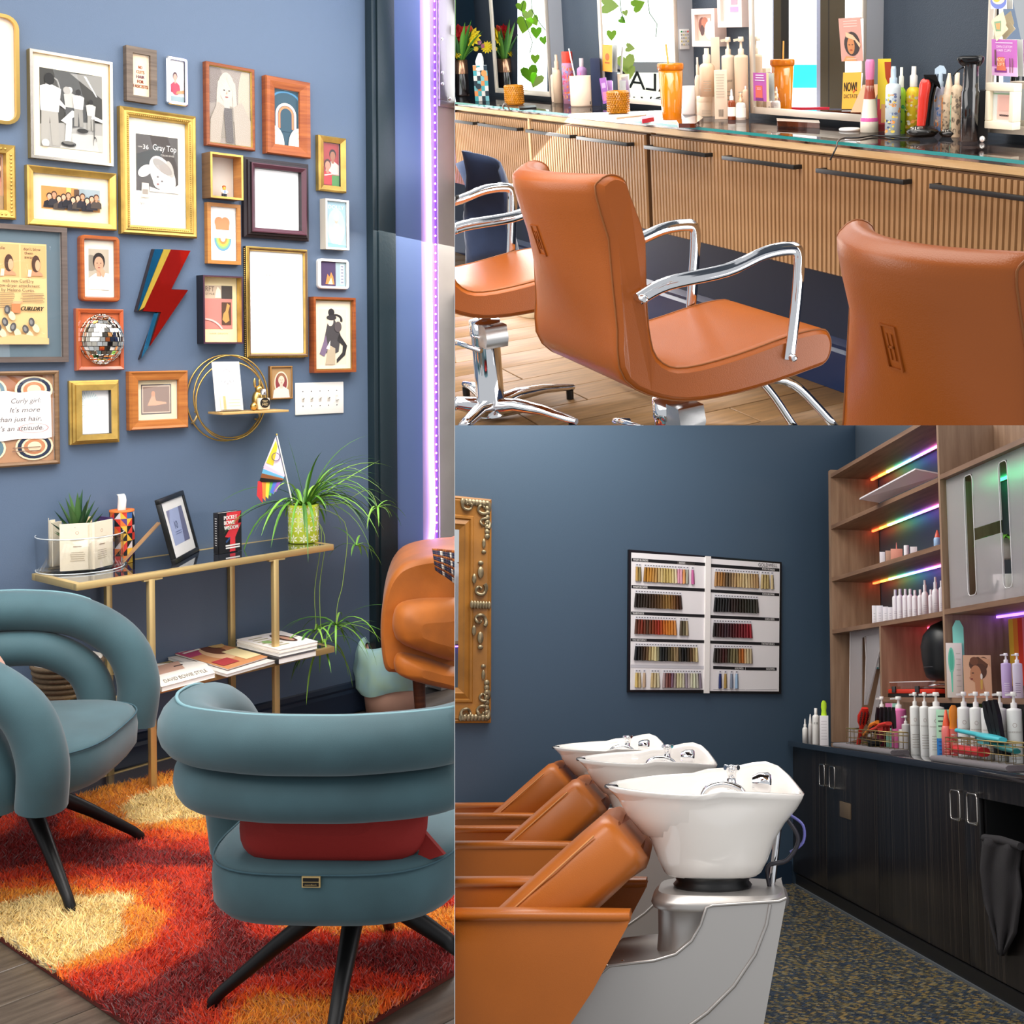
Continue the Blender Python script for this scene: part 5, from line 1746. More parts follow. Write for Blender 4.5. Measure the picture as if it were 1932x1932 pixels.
front('trim_7', mat('26231f', 0.6), [(1474, Y0, 1489, 122), (1640, Y0, 1885, 300), (1563, Y0, 1565, 260)], 0.06)
front('trim_8', mat('a8aec6', 0.5), [(1541, Y0, 1548, 300), (1458, Y0, 1460, 300)], 0.05)
front('window_8', mat('d8dde6', 0.6, em=0.8), [(1885, Y0, 1893, 300), (1866, Y0, 1880, 300)])
front('wall_street_low', mat('5a6078', 0.6), [(1548, 205, 1640, 330)], 0.12)
vn = thing('window_vine', 'leafy green vine hanging in the shop window, seen in the mirrors', 'plant', glimpse(1160, 60, 0.3))
rg = random.Random(9)
LFG = [mat('86d62a', 0.5), mat('a6e23e', 0.5), mat('c8ec7a', 0.5)]


def heart(x, y, s, a, mt):
    pts = []
    for i in range(14):
        t_ = 2 * PI * i / 14
        u, v = 0.8 * math.sin(t_) ** 3 * s, (0.8 * math.cos(t_) - 0.32 * math.cos(2 * t_) - 0.12 * math.cos(3 * t_)) * s
        pts.append((x + u * math.cos(a) - v * math.sin(a), y - (u * math.sin(a) + v * math.cos(a))))
    part('leaf', MB(vn).m(mt).poly([glimpse(p[0], p[1], 0.3) for p in pts]), vn)


for x, y, s, a in ((985, 12, 11, 0.4), (997, 28, 12, 0.2), (990, 45, 16, -0.2), (1008, 38, 10, 0.5), (1012, 60, 11, 0), (1000, 138, 17, 0.3), (1012, 150, 14, -0.4), (1026, 75, 8, 0.2), (1010, 110, 9, 0), (1148, 10, 17, 1.5), (1203, 10, 13, 2.0), (1180, 24, 6, 0.3), (1174, 38, 7, 0.9), (1154, 65, 10, 0), (1188, 90, 9, 1.4), (1182, 118, 18, 0.2), (1187, 135, 13, 0.1), (1168, 155, 14, -0.3)):
    heart(x, y, s * 1.25, a, rg.choice(LFG))
for pts in (((990, -5), (984, 20), (995, 50), (1005, 80), (1000, 100)), ((1003, -5), (1004, 20), (1020, 45), (1032, 60)), ((1222, -5), (1226, 25), (1240, 45), (1238, 70)), ((1170, -5), (1172, 20), (1178, 40))):
    part('stem', MB(vn).m(mat('5a7a4a', 0.6)).tube([glimpse(x, y, 0.3) for x, y in pts], 0.0022, 5), vn)
sg = thing('window_sign', 'dark capital letters on the shop window, seen backwards in the second mirror', 'sign', glimpse(1210, 170, 0.4))
mb = MB(sg).m(mat('2a3338', 0.5))
vs, fs, tw = txt('PALACE')
mb.add([glimpse(1200 + 32 * 2.2 - (vx - 0.75) * 34, 176 - vy * 34 + 0.12 * ((vx - 0.75) * -34), 0.4) for vx, vy in vs], fs)
vs, fs, tw = txt('OVALS')
mb.add([glimpse(1260 - vx * 26, 204 - vy * 22, 0.4) for vx, vy in vs], fs)
part('lettering', mb, sg)

# ---- products


class Spot:
    """a standing place: base point seen at px, py on the surface at height z, and the metres that pixels span there"""

    def __init__(s, x, y, z, room=None, yp=None):
        R_ = room or ROOM
        if R_ is RT and z > .8 and R_.z(x, y, z).y > YM - .03:
            yp = YM - .03
        if R_ is RB and z == ZK and x > 1640 and not yp and R_.z(x, y, z).y > YU - .075:
            yp = YU - .075
        s.R, s.x, s.y, s.yp, s.p = R_, x, y, yp, R_.y(x, y, yp) if yp else R_.z(x, y, z)
        s.p.z = z
        d = s.p - R_.E
        s.n = V((d.x, d.y, 0)).normalized()
        v = R_.X * d.x + R_.Y * d.y + R_.U * d.z
        s.m = v.z / F
        s.a = math.atan2(s.n.y, s.n.x) - PI / 2

    def h(s, y):
        if s.yp:
            return s.R.y(s.x, y, s.yp).z - s.p.z
        return s.R.pl(s.x, y, s.p, s.n).z - s.p.z


def bottle(name, label, x, yb, wpx, yt, kind, mats, cat='bottle', z=ZC, group=None, art=None, room=None, n=18, depth=None, yp=None):
    """mats = (body, cap, extra); kinds: cyl, pump, spray, jar, cone, tube, dropper, can, box"""
    S_ = Spot(x, yb, z, room, yp)
    r, h = wpx / 2 * S_.m, S_.h(yt)
    t = thing(name, label, cat, S_.p, S_.a, group)
    m1, m2 = mats[0], mats[1] if len(mats) > 1 else mats[0]
    b = MB().m(m1)
    c = MB().m(m2)
    if kind == 'cyl':
        part('body', b.lathe([(0, 0), (r * .96, 0), (r, r * .06), (r, h * .72), (r * .92, h * .78), (r * .42, h * .82)], n=n), t)
        part('cap', c.lathe([(r * .42, h * .82), (r * .44, h * .83), (r * .42, h), (0, h)], n=n), t)
    elif kind == 'can':
        part('body', b.lathe([(0, 0), (r, 0), (r, h * .76), (r * .9, h * .79)], n=n), t)
        part('cap', c.lathe([(r * .93, h * .775), (r * .93, h * .98), (r * .85, h), (0, h)], n=n), t)
    elif kind == 'tall':
        part('body', b.lathe([(0, 0), (r, 0), (r, h * .6), (r * .85, h * .66), (r * .45, h * .7)], n=n), t)
        part('cap', c.lathe([(r * .5, h * .7), (r * .5, h * .86), (r * .32, h * .88), (r * .3, h), (0, h)], n=n), t)
    elif kind == 'pump':
        part('body', b.lathe([(0, 0), (r * .97, 0), (r, r * .06), (r, h * .74), (r * .95, h * .77), (r * .4, h * .785)], n=n), t)
        c.lathe([(r * .42, h * .785), (r * .42, h * .85), (r * .2, h * .86), (r * .16, h * .94)], n=12)
        c.lathe([(r * .4, h * .94), (r * .44, h * .955), (r * .36, h), (0, h)], n=12)
        c.bar((0, 0, h * .97), (-r * 1.05, -r * .25, h * .955), r * .22, h * .03)
        part('pump', c, t)
    elif kind == 'spray':
        part('body', b.lathe([(0, 0), (r, 0), (r, h * .68), (r * .9, h * .73), (r * .4, h * .76)], n=n), t)
        c.lathe([(r * .5, h * .75), (r * .5, h * .83), (r * .36, h * .84), (r * .36, h * .95), (r * .28, h), (0, h)], n=12)
        part('sprayer', c, t)
    elif kind == 'trigger':
        part('body', b.lathe([(0, 0), (r, 0), (r, h * .6), (r * .8, h * .68), (r * .4, h * .71)], n=n), t)
        c.lathe([(r * .55, h * .7), (r * .55, h * .77), (r * .4, h * .78), (r * .36, h * .9)], n=12)
        c.loft([[(xx, yy * 0.6, zz) for yy, zz in ((-r * .3, h * .88), (r * .3, h * .88), (r * .3, zt), (-r * .3, zt))] for xx, zt in ((-r * 1.0, h * .95), (-r * .2, h), (r * .5, h * .99), (r * .9, h * .93))], sm=False)
        part('trigger_head', c, t)
        part('trigger', MB().m(m2).tube(spline([(-r * .6, 0, h * .9), (-r * .8, 0, h * .82), (-r * 1.1, 0, h * .74)], 3), r * .12, 6), t)
    elif kind == 'jar':
        part('body', b.lathe([(0, 0), (r * .97, 0), (r, r * .08), (r, h * .7), (r * .97, h * .72)], n=n), t)
        part('lid', c.lathe([(r, h * .72), (r, h * .98), (r * .95, h), (0, h)], n=n), t)
    elif kind == 'cup':
        part('body', b.lathe([(0, 0), (r * .95, 0), (r, h * .05), (r, h), (r * .9, h), (r * .86, h * .08), (0, h * .08)], n=n, cap=False), t)
    elif kind == 'dropper':
        part('body', b.lathe([(0, 0), (r, 0), (r, h * .55), (r * .8, h * .62), (r * .4, h * .65)], n=n), t)
        part('dropper', c.lathe([(r * .5, h * .64), (r * .5, h * .76), (r * .28, h * .78), (r * .3, h * .9), (r * .12, h), (0, h)], n=10), t)
    elif kind == 'box':
        d = depth or r
        part('carton', b.box(-r, -d, 0, r, d, h), t, bev=min(r, d) * 0.04)
    elif kind == 'cone':
        part('body', b.lathe([(0, 0), (r, 0), (r, h * .15), (r * .9, h * .2), (r * .45, h * .66), (r * .42, h * .7)], n=n), t)
        part('cap', c.lathe([(r * .42, h * .7), (r * .5, h * .8), (r * .52, h * .96), (r * .4, h), (0, h)], n=n), t)
    elif kind == 'tip':
        part('body', b.lathe([(0, 0), (r, 0), (r, h * .6), (r * .85, h * .66), (r * .6, h * .68)], n=n), t)
        part('nozzle', c.lathe([(r * .75, h * .66), (r * .7, h * .72), (r * .18, h), (0, h)], n=n), t)
    if art:
        mb = MB()
        if kind == 'box':
            A = Art(mb, (-r, -(depth or r) - .0004, 0), (2 * r, 0, 0), (0, 0, h), (0, -1, 0))
        else:
            A = CylArt(mb, r)
            A.hh = h
        art(A)
        part('label', mb, t)
    t['_r'] = r
    return t, r, h, S_


class CylArt(Art):
    """print wrapped on a round body: u 0..1 across the half that faces out, v 0..1 up the height"""

    def __init__(s, mb, r):
        s.mb, s.r, s.k, s.hh = mb, r, 0, 0.1

    def P(s, u, v):
        a = -PI + PI * u
        rr = s.r + 0.0004 + 0.0002 * s.k
        return V((rr * math.cos(a), rr * math.sin(a), v * s.hh))

    def rect(s, h, u0, v0, u1, v1):
        n = max(1, int((u1 - u0) * 12))
        for i in range(n):
            a, b = u0 + (u1 - u0) * i / n, u0 + (u1 - u0) * (i + 1) / n
            s.mb.m(ink(h)).poly([s.P(a, v0), s.P(b, v0), s.P(b, v1), s.P(a, v1)])
        s.k += 1
        return s

    def text(s, h, t, u, v, hh, al='c', w=None, bold=0.0, sl=0.0):
        vs, fs, tw = txt(t)
        sx = w / tw if w else hh * s.hh / (PI * s.r)
        off = {'c': -tw / 2, 'l': 0, 'r': -tw}[al]
        s.mb.m(ink(h)).add([s.P(u + (x + off) * sx, v + y * hh) for x, y in vs], fs)
        s.k += 1
        return s


def dots(cols, n=40, sd=1, lo=0.03, hi=0.7, s=0.05):
    def f(A):
        r2 = random.Random(sd)
        for k in range(n):
            u, v = r2.uniform(0.06, 0.94), r2.uniform(lo, hi)
            A.oval(r2.choice(cols), u, v, s * r2.uniform(.5, 1.4) * 1.6, s * r2.uniform(.4, 1.2) * .5, 8)
            A.k -= 1
    return f


def printed(c='b9ab98', t=None, band=None):
    def f(A):
        if band:
            A.rect(band[0], 0.0, band[1], 1.0, band[2])
        if t:
            A.text('8a7c6c', t, 0.5, 0.45, 0.035, w=0.4)
        for k in range(5):
            A.rect(c, 0.34, 0.12 + k * .05, 0.66, 0.132 + k * .05)
            A.k -= 1
        A.k += 1
    return f


BEI = mat('f0d9be', 0.4)
BEI2 = mat('e6c7a6', 0.4)
AMB = mat('f2a01c', 0.12, tr=0.35, var=0.25, vs=40)
AMBC = mat('ff9414', 0.08, tr=0.2, coat=0.6)
# vase of flowers
tv, r, h, Sv = bottle('flower_vase', 'black and copper vase of red and yellow flowers at the left end of the worktop', 873, 181, 27, 113, 'cup', (mat('1c1414', 0.15, coat=1),), 'vase')
part('copper_band', MB().m(mat('d8a282', 0.2, 0.9)).lathe([(r * 1.012, h * .62), (r * 1.02, h), (r * .9, h * 1.005), (r * .88, h * .9)], n=24, cap=False), tv, label='copper upper band')
rg = random.Random(6)


def bloom(t, loc, px_r, colr, kind):
    c = LOC[t.name].inverted() @ loc
    mt = mat(colr, 0.55)
    base = V((0, 0, h))
    part('stem', MB().m(mat('4a7a34', 0.6)).tube(spline([base * 0.9, (base + c) / 2 + V((0, 0, .02)), c], 3), 0.003, 5), t)
    mb = MB().m(mt)
    fw = V((-0.3, -1, 0.35)).normalized()
    ux = V((1, 0, 0)) - fw * fw.x
    ux.normalize()
    uy = fw.cross(ux)
    for ring, (k, rad, lift) in enumerate(((13, 1.0, 0.0), (10, 0.72, 0.25), (7, 0.42, 0.4)) if kind else ((8, 1.0, 0.1), (7, 0.75, 0.4), (6, 0.45, 0.6))):
        for i in range(k):
            a = 2 * PI * (i + 0.5 * ring) / k
            d = ux * math.cos(a) + uy * math.sin(a)
            s_ = fw.cross(d)
            w_ = px_r * rad * (0.22 if kind else 0.42)
            mb.poly([c + fw * px_r * lift * .5, c + d * px_r * rad * .6 + s_ * w_ + fw * px_r * lift * .7, c + d * px_r * rad + fw * px_r * lift, c + d * px_r * rad * .6 - s_ * w_ + fw * px_r * lift * .7])
    part('flower_head', mb, t)


def vp(x, y, off=0.0):
    return RT.pl(x, y, Sv.p - Sv.n * off, Sv.n)


for x, y, rr, c_, k in ((866, 66, 0.052, 'c8141c', 0), (889, 69, 0.05, 'f4d41c', 1), (874, 66, 0.035, 'f0cc1c', 1), (919, 89, 0.032, 'f4d41c', 1), (885, 55, 0.02, 'd8452c', 0), (904, 80, 0.014, 'c88aa0', 0), (911, 87, 0.012, 'b86a84', 0), (898, 92, 0.014, 'e8c83c', 1), (860, 100, 0.03, 'e0c41c', 1)):
    bloom(tv, vp(x, y, 0.03), rr, c_, k)
for k in range(26):
    a = rg.uniform(0, 2 * PI)
    leaf(tv, (0.02 * math.cos(a), 0.02 * math.sin(a), h * .95), (0.5 * math.cos(a), 0.5 * math.sin(a), 1), rg.uniform(.1, .24), 0.024, rg.uniform(-.2, .9), mat(rg.choice(('3f7a2c', '5f9a34', '2f5f28')), .5), 5, .2)
# tissue box
tb, r, h, Sb = bottle('tissue_box', 'square teal geometric tissue box beside the flowers', 910, 190, 26, 123, 'box', (mat('e8ecea', 0.5),), 'tissue box', art=lambda A: [A.rect(('4fb0b8', '2a3c48', 'f09a5c', 'f2ece4', '7fc4cc')[(i * 3 + j * 2) % 5], i / 4, j / 7, (i + 1) / 4, (j + 1) / 7) for i in range(4) for j in range(7)] and [A.oval('f0a05c', .75, .78, .2, .09), A.oval('2a3c48', .3, .42, .2, .08), A.oval('f2ece4', .4, .9, .2, .05)])
part('tissue', MB().m(WHITE).loft([[(r * .6 * s_ * math.cos(a) + dx * r, r * .5 * s_ * math.sin(a), h + z_ * r) for a in [2 * PI * i / 12 for i in range(12)]] for z_, s_, dx in ((-.1, .9, 0), (.5, 1, 0.0), (1.1, .8, .1), (1.7, .35, .15))]), tb)
AMBW = dict(cat='candle')


def candle(label, x, yb, w, yt):
    t, r, h, S_ = bottle('candle_jar', label, x, yb, w, yt, 'cup', (AMB,), 'candle', group=None)
    mb = MB().m(AMB)
    for j in range(9):
        for i in range(26):
            a = 2 * PI * (i + .5 * (j % 2)) / 26
            mb.ell((r * math.cos(a), r * math.sin(a), h * (.1 + .1 * j)), (r * .09, r * .09, h * .045), 5, 3)
    part('bobbles', mb, t, kind='stuff')
    part('wax', MB().m(mat('f6d9a0', .5)).lathe([(0, h * .1), (r * .84, h * .1), (r * .84, h * .7), (0, h * .7)], n=18), t)


candle('bobbled amber candle jar at the left, below the first mirror', 971, 197, 35, 160)
candle('bobbled amber candle jar left of the orange tumbler', 1167, 213, 41, 171)
bottle('hair_bottle', 'slim beige bottle with a pointed cap, left of the red-capped can', 1054, 194, 17, 103, 'tall', (BEI2,))
bottle('hair_bottle', 'short cream bottle at the far left of the beige bottles', 1048, 191, 14, 128, 'cyl', (BEI,))
bottle('spray_can', 'patterned spray can with a bright red cap', 1074.5, 195, 22, 97, 'can', (mat('c88aa8', .4), mat('e23a22', .35)), 'can', art=dots(('e8743c', '7a6ac0', 'c84a7a', 'e8a04c', '8a9ad0'), 46, 3, .05, .72, .07))
bottle('purple_spray', 'little lilac bottle behind the cream tub', 1100, 178, 19, 110, 'cyl', (mat('b88ab8', .4), mat('d8c4c8', .3)), art=dots(('d86a9c', '8a6ac0', 'e8a4b8'), 20, 4, .1, .7, .08))
tj, r, h, S_ = bottle('brush_tub', 'cream tub holding a white brush handle', 1098, 200, 42, 143, 'cup', (BEI,), 'tub')
part('brush_handle', MB().m(WHITE).bar((-r * .2, 0, h * .3), (-r * .9, 0, h * 1.9), r * .16, r * .12), tj)
part('barcode', MB().m(ink('2a2422')).box(r * .72, -r * .68, h * .06, r * .8, -r * .6, h * .16), tj)
bottle('navy_block', 'dark navy box standing against the second mirror', 1126, 190, 18, 110, 'box', (mat('27304c', .4),), 'box', depth=.03)
bottle('cream_carton', 'low cream carton below the dark navy box', 1127, 199, 14, 172, 'box', (BEI,), 'box', depth=.02)


def card(name, label, quad, off, art, cat='card', y=None, col='fbf8f3'):
    """flat card held against the mirrors: quad tl, tr, br, bl"""
    P = [RT.y(a, b, (y or YM) - off) for a, b in quad]
    t = thing(name, label, cat, P[3])
    mb = MB(t).m(ink(col)).prism(P, (0, 0.0012, 0))
    A = Art(mb, P[3] + V((0, -.0005, 0)), P[2] - P[3], P[0] - P[3], (0, -1, 0))
    art(A)
    part('sheet', mb, t)
    return t


card('orange_card', 'orange card tucked into the left side of the second mirror', [(1137, 84), (1155, 85), (1155, 136), (1137, 134)], .012, lambda A: A.rect('f0a03c', 0, 0, 1, 1).oval('b8642c', .5, .55, .22, .14).rect('b8642c', .25, .3, .75, .36))
card('purple_leaflet', 'folded purple leaflet standing left of the second candle jar', [(1131, 148), (1143, 146), (1150, 194), (1138, 196)], .05, lambda A: A.rect('9a5aa8', 0, 0, 1, 1).rect('c8a0d0', .2, .6, .8, .8).rect('e07a9c', .2, .1, .8, .45))
card('purple_leaflet', 'second purple leaflet, leaning behind the folded one', [(1144, 152), (1156, 153), (1157, 194), (1146, 194)], .03, lambda A: A.rect('c898d8', 0, 0, 1, 1).rect('b070c0', .15, .1, .85, .5))
# tumbler
tt, r, h, S_ = bottle('tumbler', 'tall orange plastic tumbler with a straw', 1268, 226, 40, 119, 'dropper', (AMBC,), 'tumbler')
for c_ in list(tt.children):
    bpy.data.objects.remove(c_)
part('body', MB().m(AMBC).lathe([(0, 0), (r * .86, 0), (r * .9, h * .03), (r * 1.16, h * .9), (r * 1.12, h * .9), (r * .86, h * .04), (0, h * .03)], n=28, cap=False), tt)
part('lid', MB().m(mat('f58a10', .15, tr=.3)).lathe([(r * 1.17, h * .88), (r * 1.24, h * .9), (r * 1.24, h * .98), (r * 1.15, h), (0, h)], n=28, cap=False), tt)
part('liner', MB().m(mat('ffb030', .2, tr=.3)).lathe([(0, h * .1), (r * .7, h * .1), (r * .96, h * .84), (0, h * .84)], n=24), tt)
part('straw', MB().m(mat('f6c060', .3)).tube([(0, 0, h * .2), (-r * .2, 0, h), (-r * .35, 0, h * 1.33)], r * .09, 8), tt)
bottle('white_cup', 'plain white cup behind the orange tumbler', 1300, 216, 27, 162, 'cup', (mat('ece4e0', .4),), 'cup')
bottle('beige_jar', 'wide beige jar, a tall bottle standing on its lid', 1333, 219, 36, 181, 'jar', (BEI,), 'jar', art=printed())
S_ = Spot(1333, 219, ZC)
bottle('hair_bottle', 'beige bottle standing on the wide beige jar', 1335, 178 + 4, 29, 91, 'tall', (BEI2, BEI), z=ZC + S_.h(180), art=printed())
bottle('hair_bottle', 'narrow cream bottle left of the bottle on the jar', 1318, 205, 12, 108, 'tall', (BEI,))
bottle('beige_carton', 'tall cream carton with a barcode in front of the pump bottles', 1361, 224, 24, 132, 'box', (BEI,), 'box', depth=.016, art=lambda A: [A.rect('3a3230', .3 + .05 * k, .05, .32 + .05 * k, .2) for k in range(8)] and A.lines('b8a894', .1, .8, .9, .45, 9, .012))
bottle('beige_carton', 'tallest cream carton, behind the barcode carton', 1352, 205, 16, 70, 'box', (BEI,), 'box', depth=.02)
bottle('pump_bottle', 'cream pump bottle, left one behind the small vials', 1376, 216, 25, 70, 'pump', (BEI, BEI), art=printed(t='KERATASE'.replace('KERATASE', 'repair')))
bottle('pump_bottle', 'beige pump bottle, right one behind the small vials', 1400, 214, 26, 69, 'pump', (BEI2, BEI), art=printed())
bottle('vial', 'small amber vial with a white label and white top', 1381, 226, 15, 168, 'dropper', (mat('8a3c14', .15), WHITE), art=lambda A: A.rect('f6f0e6', 0, .12, 1, .42))
bottle('vial', 'clear square vial with a white label beside the amber one', 1398, 226, 19, 175, 'dropper', (mat('e8e4da', .05), mat('d8b48c', .3, .5)), art=lambda A: A.rect('fdf6ea', 0, .1, 1, .45))
bottle('vial', 'taller spray vial behind the clear square one', 1406, 218, 12, 150, 'spray', (BEI2, WHITE))
# flat things on the glass


def flat(name, label, quad, th, mt, cat, z=ZC):
    P = [RT.z(a, b, z + th) for a, b in quad]
    t = thing(name, label, cat, V((sum(p.x for p in P) / len(P), sum(p.y for p in P) / len(P), z)))
    part('body', MB(t).m(mt).prism(P, (0, 0, -th)), t, bev=th * .25)
    return t


flat('hair_comb', 'black comb lying on the glass near the first candle', [(978, 200), (1010, 198), (1012, 202), (980, 204)], .008, BLACK, 'comb')
flat('tail_comb', 'beige tail comb lying on the glass near the tumbler', [(1161, 219), (1218, 213), (1220, 216), (1163, 222)], .006, BEI2, 'comb')
flat('hair_clip', 'pink-red hair clip left of the tumbler', [(1210, 219), (1233, 217), (1234, 221), (1211, 225)], .014, mat('e0324a', .3), 'clip')
flat('phone', 'brown glossy phone lying on the glass', [(1276, 226), (1318, 217), (1327, 222), (1312, 233), (1280, 233)], .013, mat('5a2412', .08, coat=1), 'phone')
flat('tortoise_clip', 'flat tortoiseshell clip at the foot of the third mirror', [(1465, 223), (1545, 227), (1547, 232), (1466, 228)], .016, mat('5a2a14', .12, var=.7, col2='1a0c08', vs=30, coat=1), 'clip')
S_ = Spot(1603, 246, ZC)
solo('white_disc', MB().m(WHITE).lathe([(0, 0), (.03, 0), (.032, .004), (.028, .007), (0, .007)], n=24), 'little white disc left of the conical bottle', 'lid', S_.p)
cb = [RT.z(x, y, ZC + .003) for x, y in ((1578, 278), (1580, 268), (1590, 261), (1620, 260), (1650, 256), (1690, 259), (1716, 260))]
solo('power_cord', MB(T=M.Translation(-cb[0])).m(BLACK).tube(spline([cb[0] - V((0, .02, .03)), *cb], 5), .0022, 6), 'black cord running from the clipper charger over the glass edge', 'cord', cb[0])
loop_ = [RT.z(x, y, ZC + zz) for x, y, zz in ((950, 205, .0), (949, 200, .03), (953, 195, .045), (958, 201, .03), (961, 207, 0))]
solo('wire_loop', MB(T=M.Translation(-loop_[0])).m(mat('6a5a4a', .4)).tube(spline(loop_, 4), .003, 6), 'thin wire loop at the glass edge below the first candle', 'wire', loop_[0])
# cards on the third mirror
card('purple_flyer', 'purple flyer stuck low on the left edge of the third mirror', [(1421, 137), (1449, 139), (1451, 192), (1422, 190)], .012, lambda A: A.rect('b45aa8', 0, 0, .86, 1).rect('f0c890', .86, 0, 1, 1).rect('e0685a', .15, .08, .6, .55).rect('7a3a7c', .15, .02, .65, .12).lines('f0d8ea', .12, .76, .9, .72, 3, .035).text('f4d8e4', '2GO', .38, .4, .09))
card('portrait_card', 'portrait card of a woman with raised arm on the third mirror', [(1582, 35), (1629, 35), (1629, 115), (1588, 116)], .01, lambda A: A.rect('d0998a', 0, 0, 1, 1).lines('f0d8cc', .2, .85, .92, .8, 3, .012).oval('3a2c28', .55, .4, .36, .28).oval('c9824f', .5, .36, .17, .2).poly('e8b890', [(.3, .68), (.62, .6), (.95, .38), (.9, .3), (.7, .48), (.3, .56)]).oval('5a2a20', .43, .38, .04, .01).oval('5a2a20', .58, .38, .04, .01).oval('a8402c', .5, .26, .06, .015).poly('d8935c', [(.1, 0), (.25, .12), (.6, .1), (.75, 0)]).lines('f6e4d8', .25, .75, .05, .04, 1, .01))
card('yellow_bag', 'yellow bag lettered NOW in the corner of the third mirror', [(1591, 137), (1628, 138), (1622, 210), (1588, 210)], .03, lambda A: A.rect('efb03c', 0, .06, 1, 1).rect('3a2a14', 0, .02, 1, .06).text('3a2c14', 'NOW!', .44, .52, .23, w=.7, bold=.001).text('3a2c14', 'DICTATE', .48, .34, .1, w=.76).poly('c83c2c', [(.6, .5), (.78, .6), (.8, .58), (.62, .47)]), 'bag')
card('pink_carton', 'sloping peach card between the yellow bag and the conical bottle', [(1628, 160), (1632, 160), (1640, 212), (1605, 212)], .04, lambda A: A.rect('e8b48c', 0, 0, 1, 1))
bottle('cone_bottle', 'pink, brown and white conical bottle', 1640, 249, 34, 112, 'cone', (mat('f7ecd8', .35), mat('ee86b4', .3)), art=None)
tcn = [o for o, r_2 in ROOTS if o.name.startswith('cone_bottle')][0]
rc_, S_ = tcn['_r'], Spot(1640, 249, ZC)
hc_ = S_.h(112)
part('brown_sleeve', MB().m(mat('a8442c', .35)).lathe([(rc_ * .66, hc_ * .46), (rc_ * .47, hc_ * .64), (rc_ * .47, hc_ * .72), (rc_ * .42, hc_ * .73)], n=20, cap=False), tcn, label='brown neck')
part('pink_ring', MB().m(mat('d8589c', .35)).lathe([(rc_ * 1.01, hc_ * .15), (rc_ * .96, hc_ * .19), (rc_ * .9, hc_ * .2)], n=20, cap=False), tcn, label='pink ring')
bottle('colour_carton', 'yellow, red and pink carton behind the conical bottle', 1667, 232, 24, 111, 'box', (mat('e8c83c', .45),), 'box', depth=.02, art=lambda A: A.rect('f4d83c', 0, .4, 1, 1).rect('d8485c', 0, .1, 1, .45).poly('b8441c', [(.5, .96), (1, .96), (1, .7), (.8, .66), (.6, .75)]).poly('f4d83c', [(.2, .3), (.7, .4), (.7, .5), (.2, .5)]).rect('8a1a1c', 0, 0, 1, .1).rect('e8b078', .3, .12, .7, .38))
SPT = ('f0a04c', '6a7a9c', 'f4d860', 'b8c8d8', '4a5a7a')
bottle('spray_bottle', 'white confetti-print spray bottle left of the yellow one', 1684, 254, 29, 125, 'spray', (mat('d8e4e6', .35), mat('c2d8e8', .2, alpha=.9)), art=dots(SPT, 44, 12, .04, .66, .045))
bottle('green_bottle', 'bright green bottle squeezed behind the confetti-print one', 1699, 252, 18, 127, 'tall', (mat('a6dc3c', .3), mat('f2f4e4', .4)), art=dots(('3aa85a', '2a7a4a', 'e8f0a0'), 20, 13, .05, .6, .06))
bottle('yellow_bottle', 'yellow speckled bottle with a white cap behind the red clipper', 1722, 250, 29, 125, 'tall', (mat('f2cf2c', .3), mat('f6efe4', .4)), art=dots(('f4e07a', 'f0a04c', 'e8e0d0'), 40, 14, .05, .6, .05))
bottle('trigger_bottle', 'pale blue trigger spray bottle right of the red clipper', 1772, 249, 22, 123, 'trigger', (mat('c9c8d8', .35), mat('c8dcec', .2)), art=dots(('e88a3c', '6a8ac0', 'f0c8a0'), 26, 15, .05, .58, .08))
bottle('beige_bottle', 'beige lace-print bottle with an orange stripe', 1788, 250, 26, 138, 'tip', (mat('d8c0a0', .4), BEI), art=lambda A: (dots(('6a5a4a', '8a7a68', 'b8a488'), 40, 16, .05, .6, .07)(A), A.rect('f0944c', .1, .02, .2, .62)))
bottle('beige_bottle', 'beige lace-print bottle with a mint stripe', 1803, 250, 22, 137, 'cyl', (mat('d8c0a0', .4), BEI), art=lambda A: (dots(('6a5a4a', '8a7a68', 'b8a488'), 40, 17, .05, .7, .07)(A), A.rect('8ad8b8', .06, .02, .16, .66)))


def charger(label, x, yb, w):
    S_ = Spot(x, yb, ZC)
    r = w / 2 * S_.m
    t = thing('clipper_charger', label, 'charger', S_.p, S_.a)
    pr = [(0, 0), (r * .72, 0), (r * .9, r * .18), (r, r * .32), (r * .9, r * .44), (r * .5, r * .68), (0, r * .72)]
    part('dock', MB().m(mat('17130f', .2, coat=.5)).lathe(pr, n=26, ey=(0, .8, 0)), t)
    mb = MB().m(ink('d8d0c4'))
    letter(mb, 'S|C', (-r * .35, -r * .62, r * .50), (1, 0, 0), (0, .72, .69), r * .2, w=r * .75)
    part('mark', mb, t)
    return t, r, S_


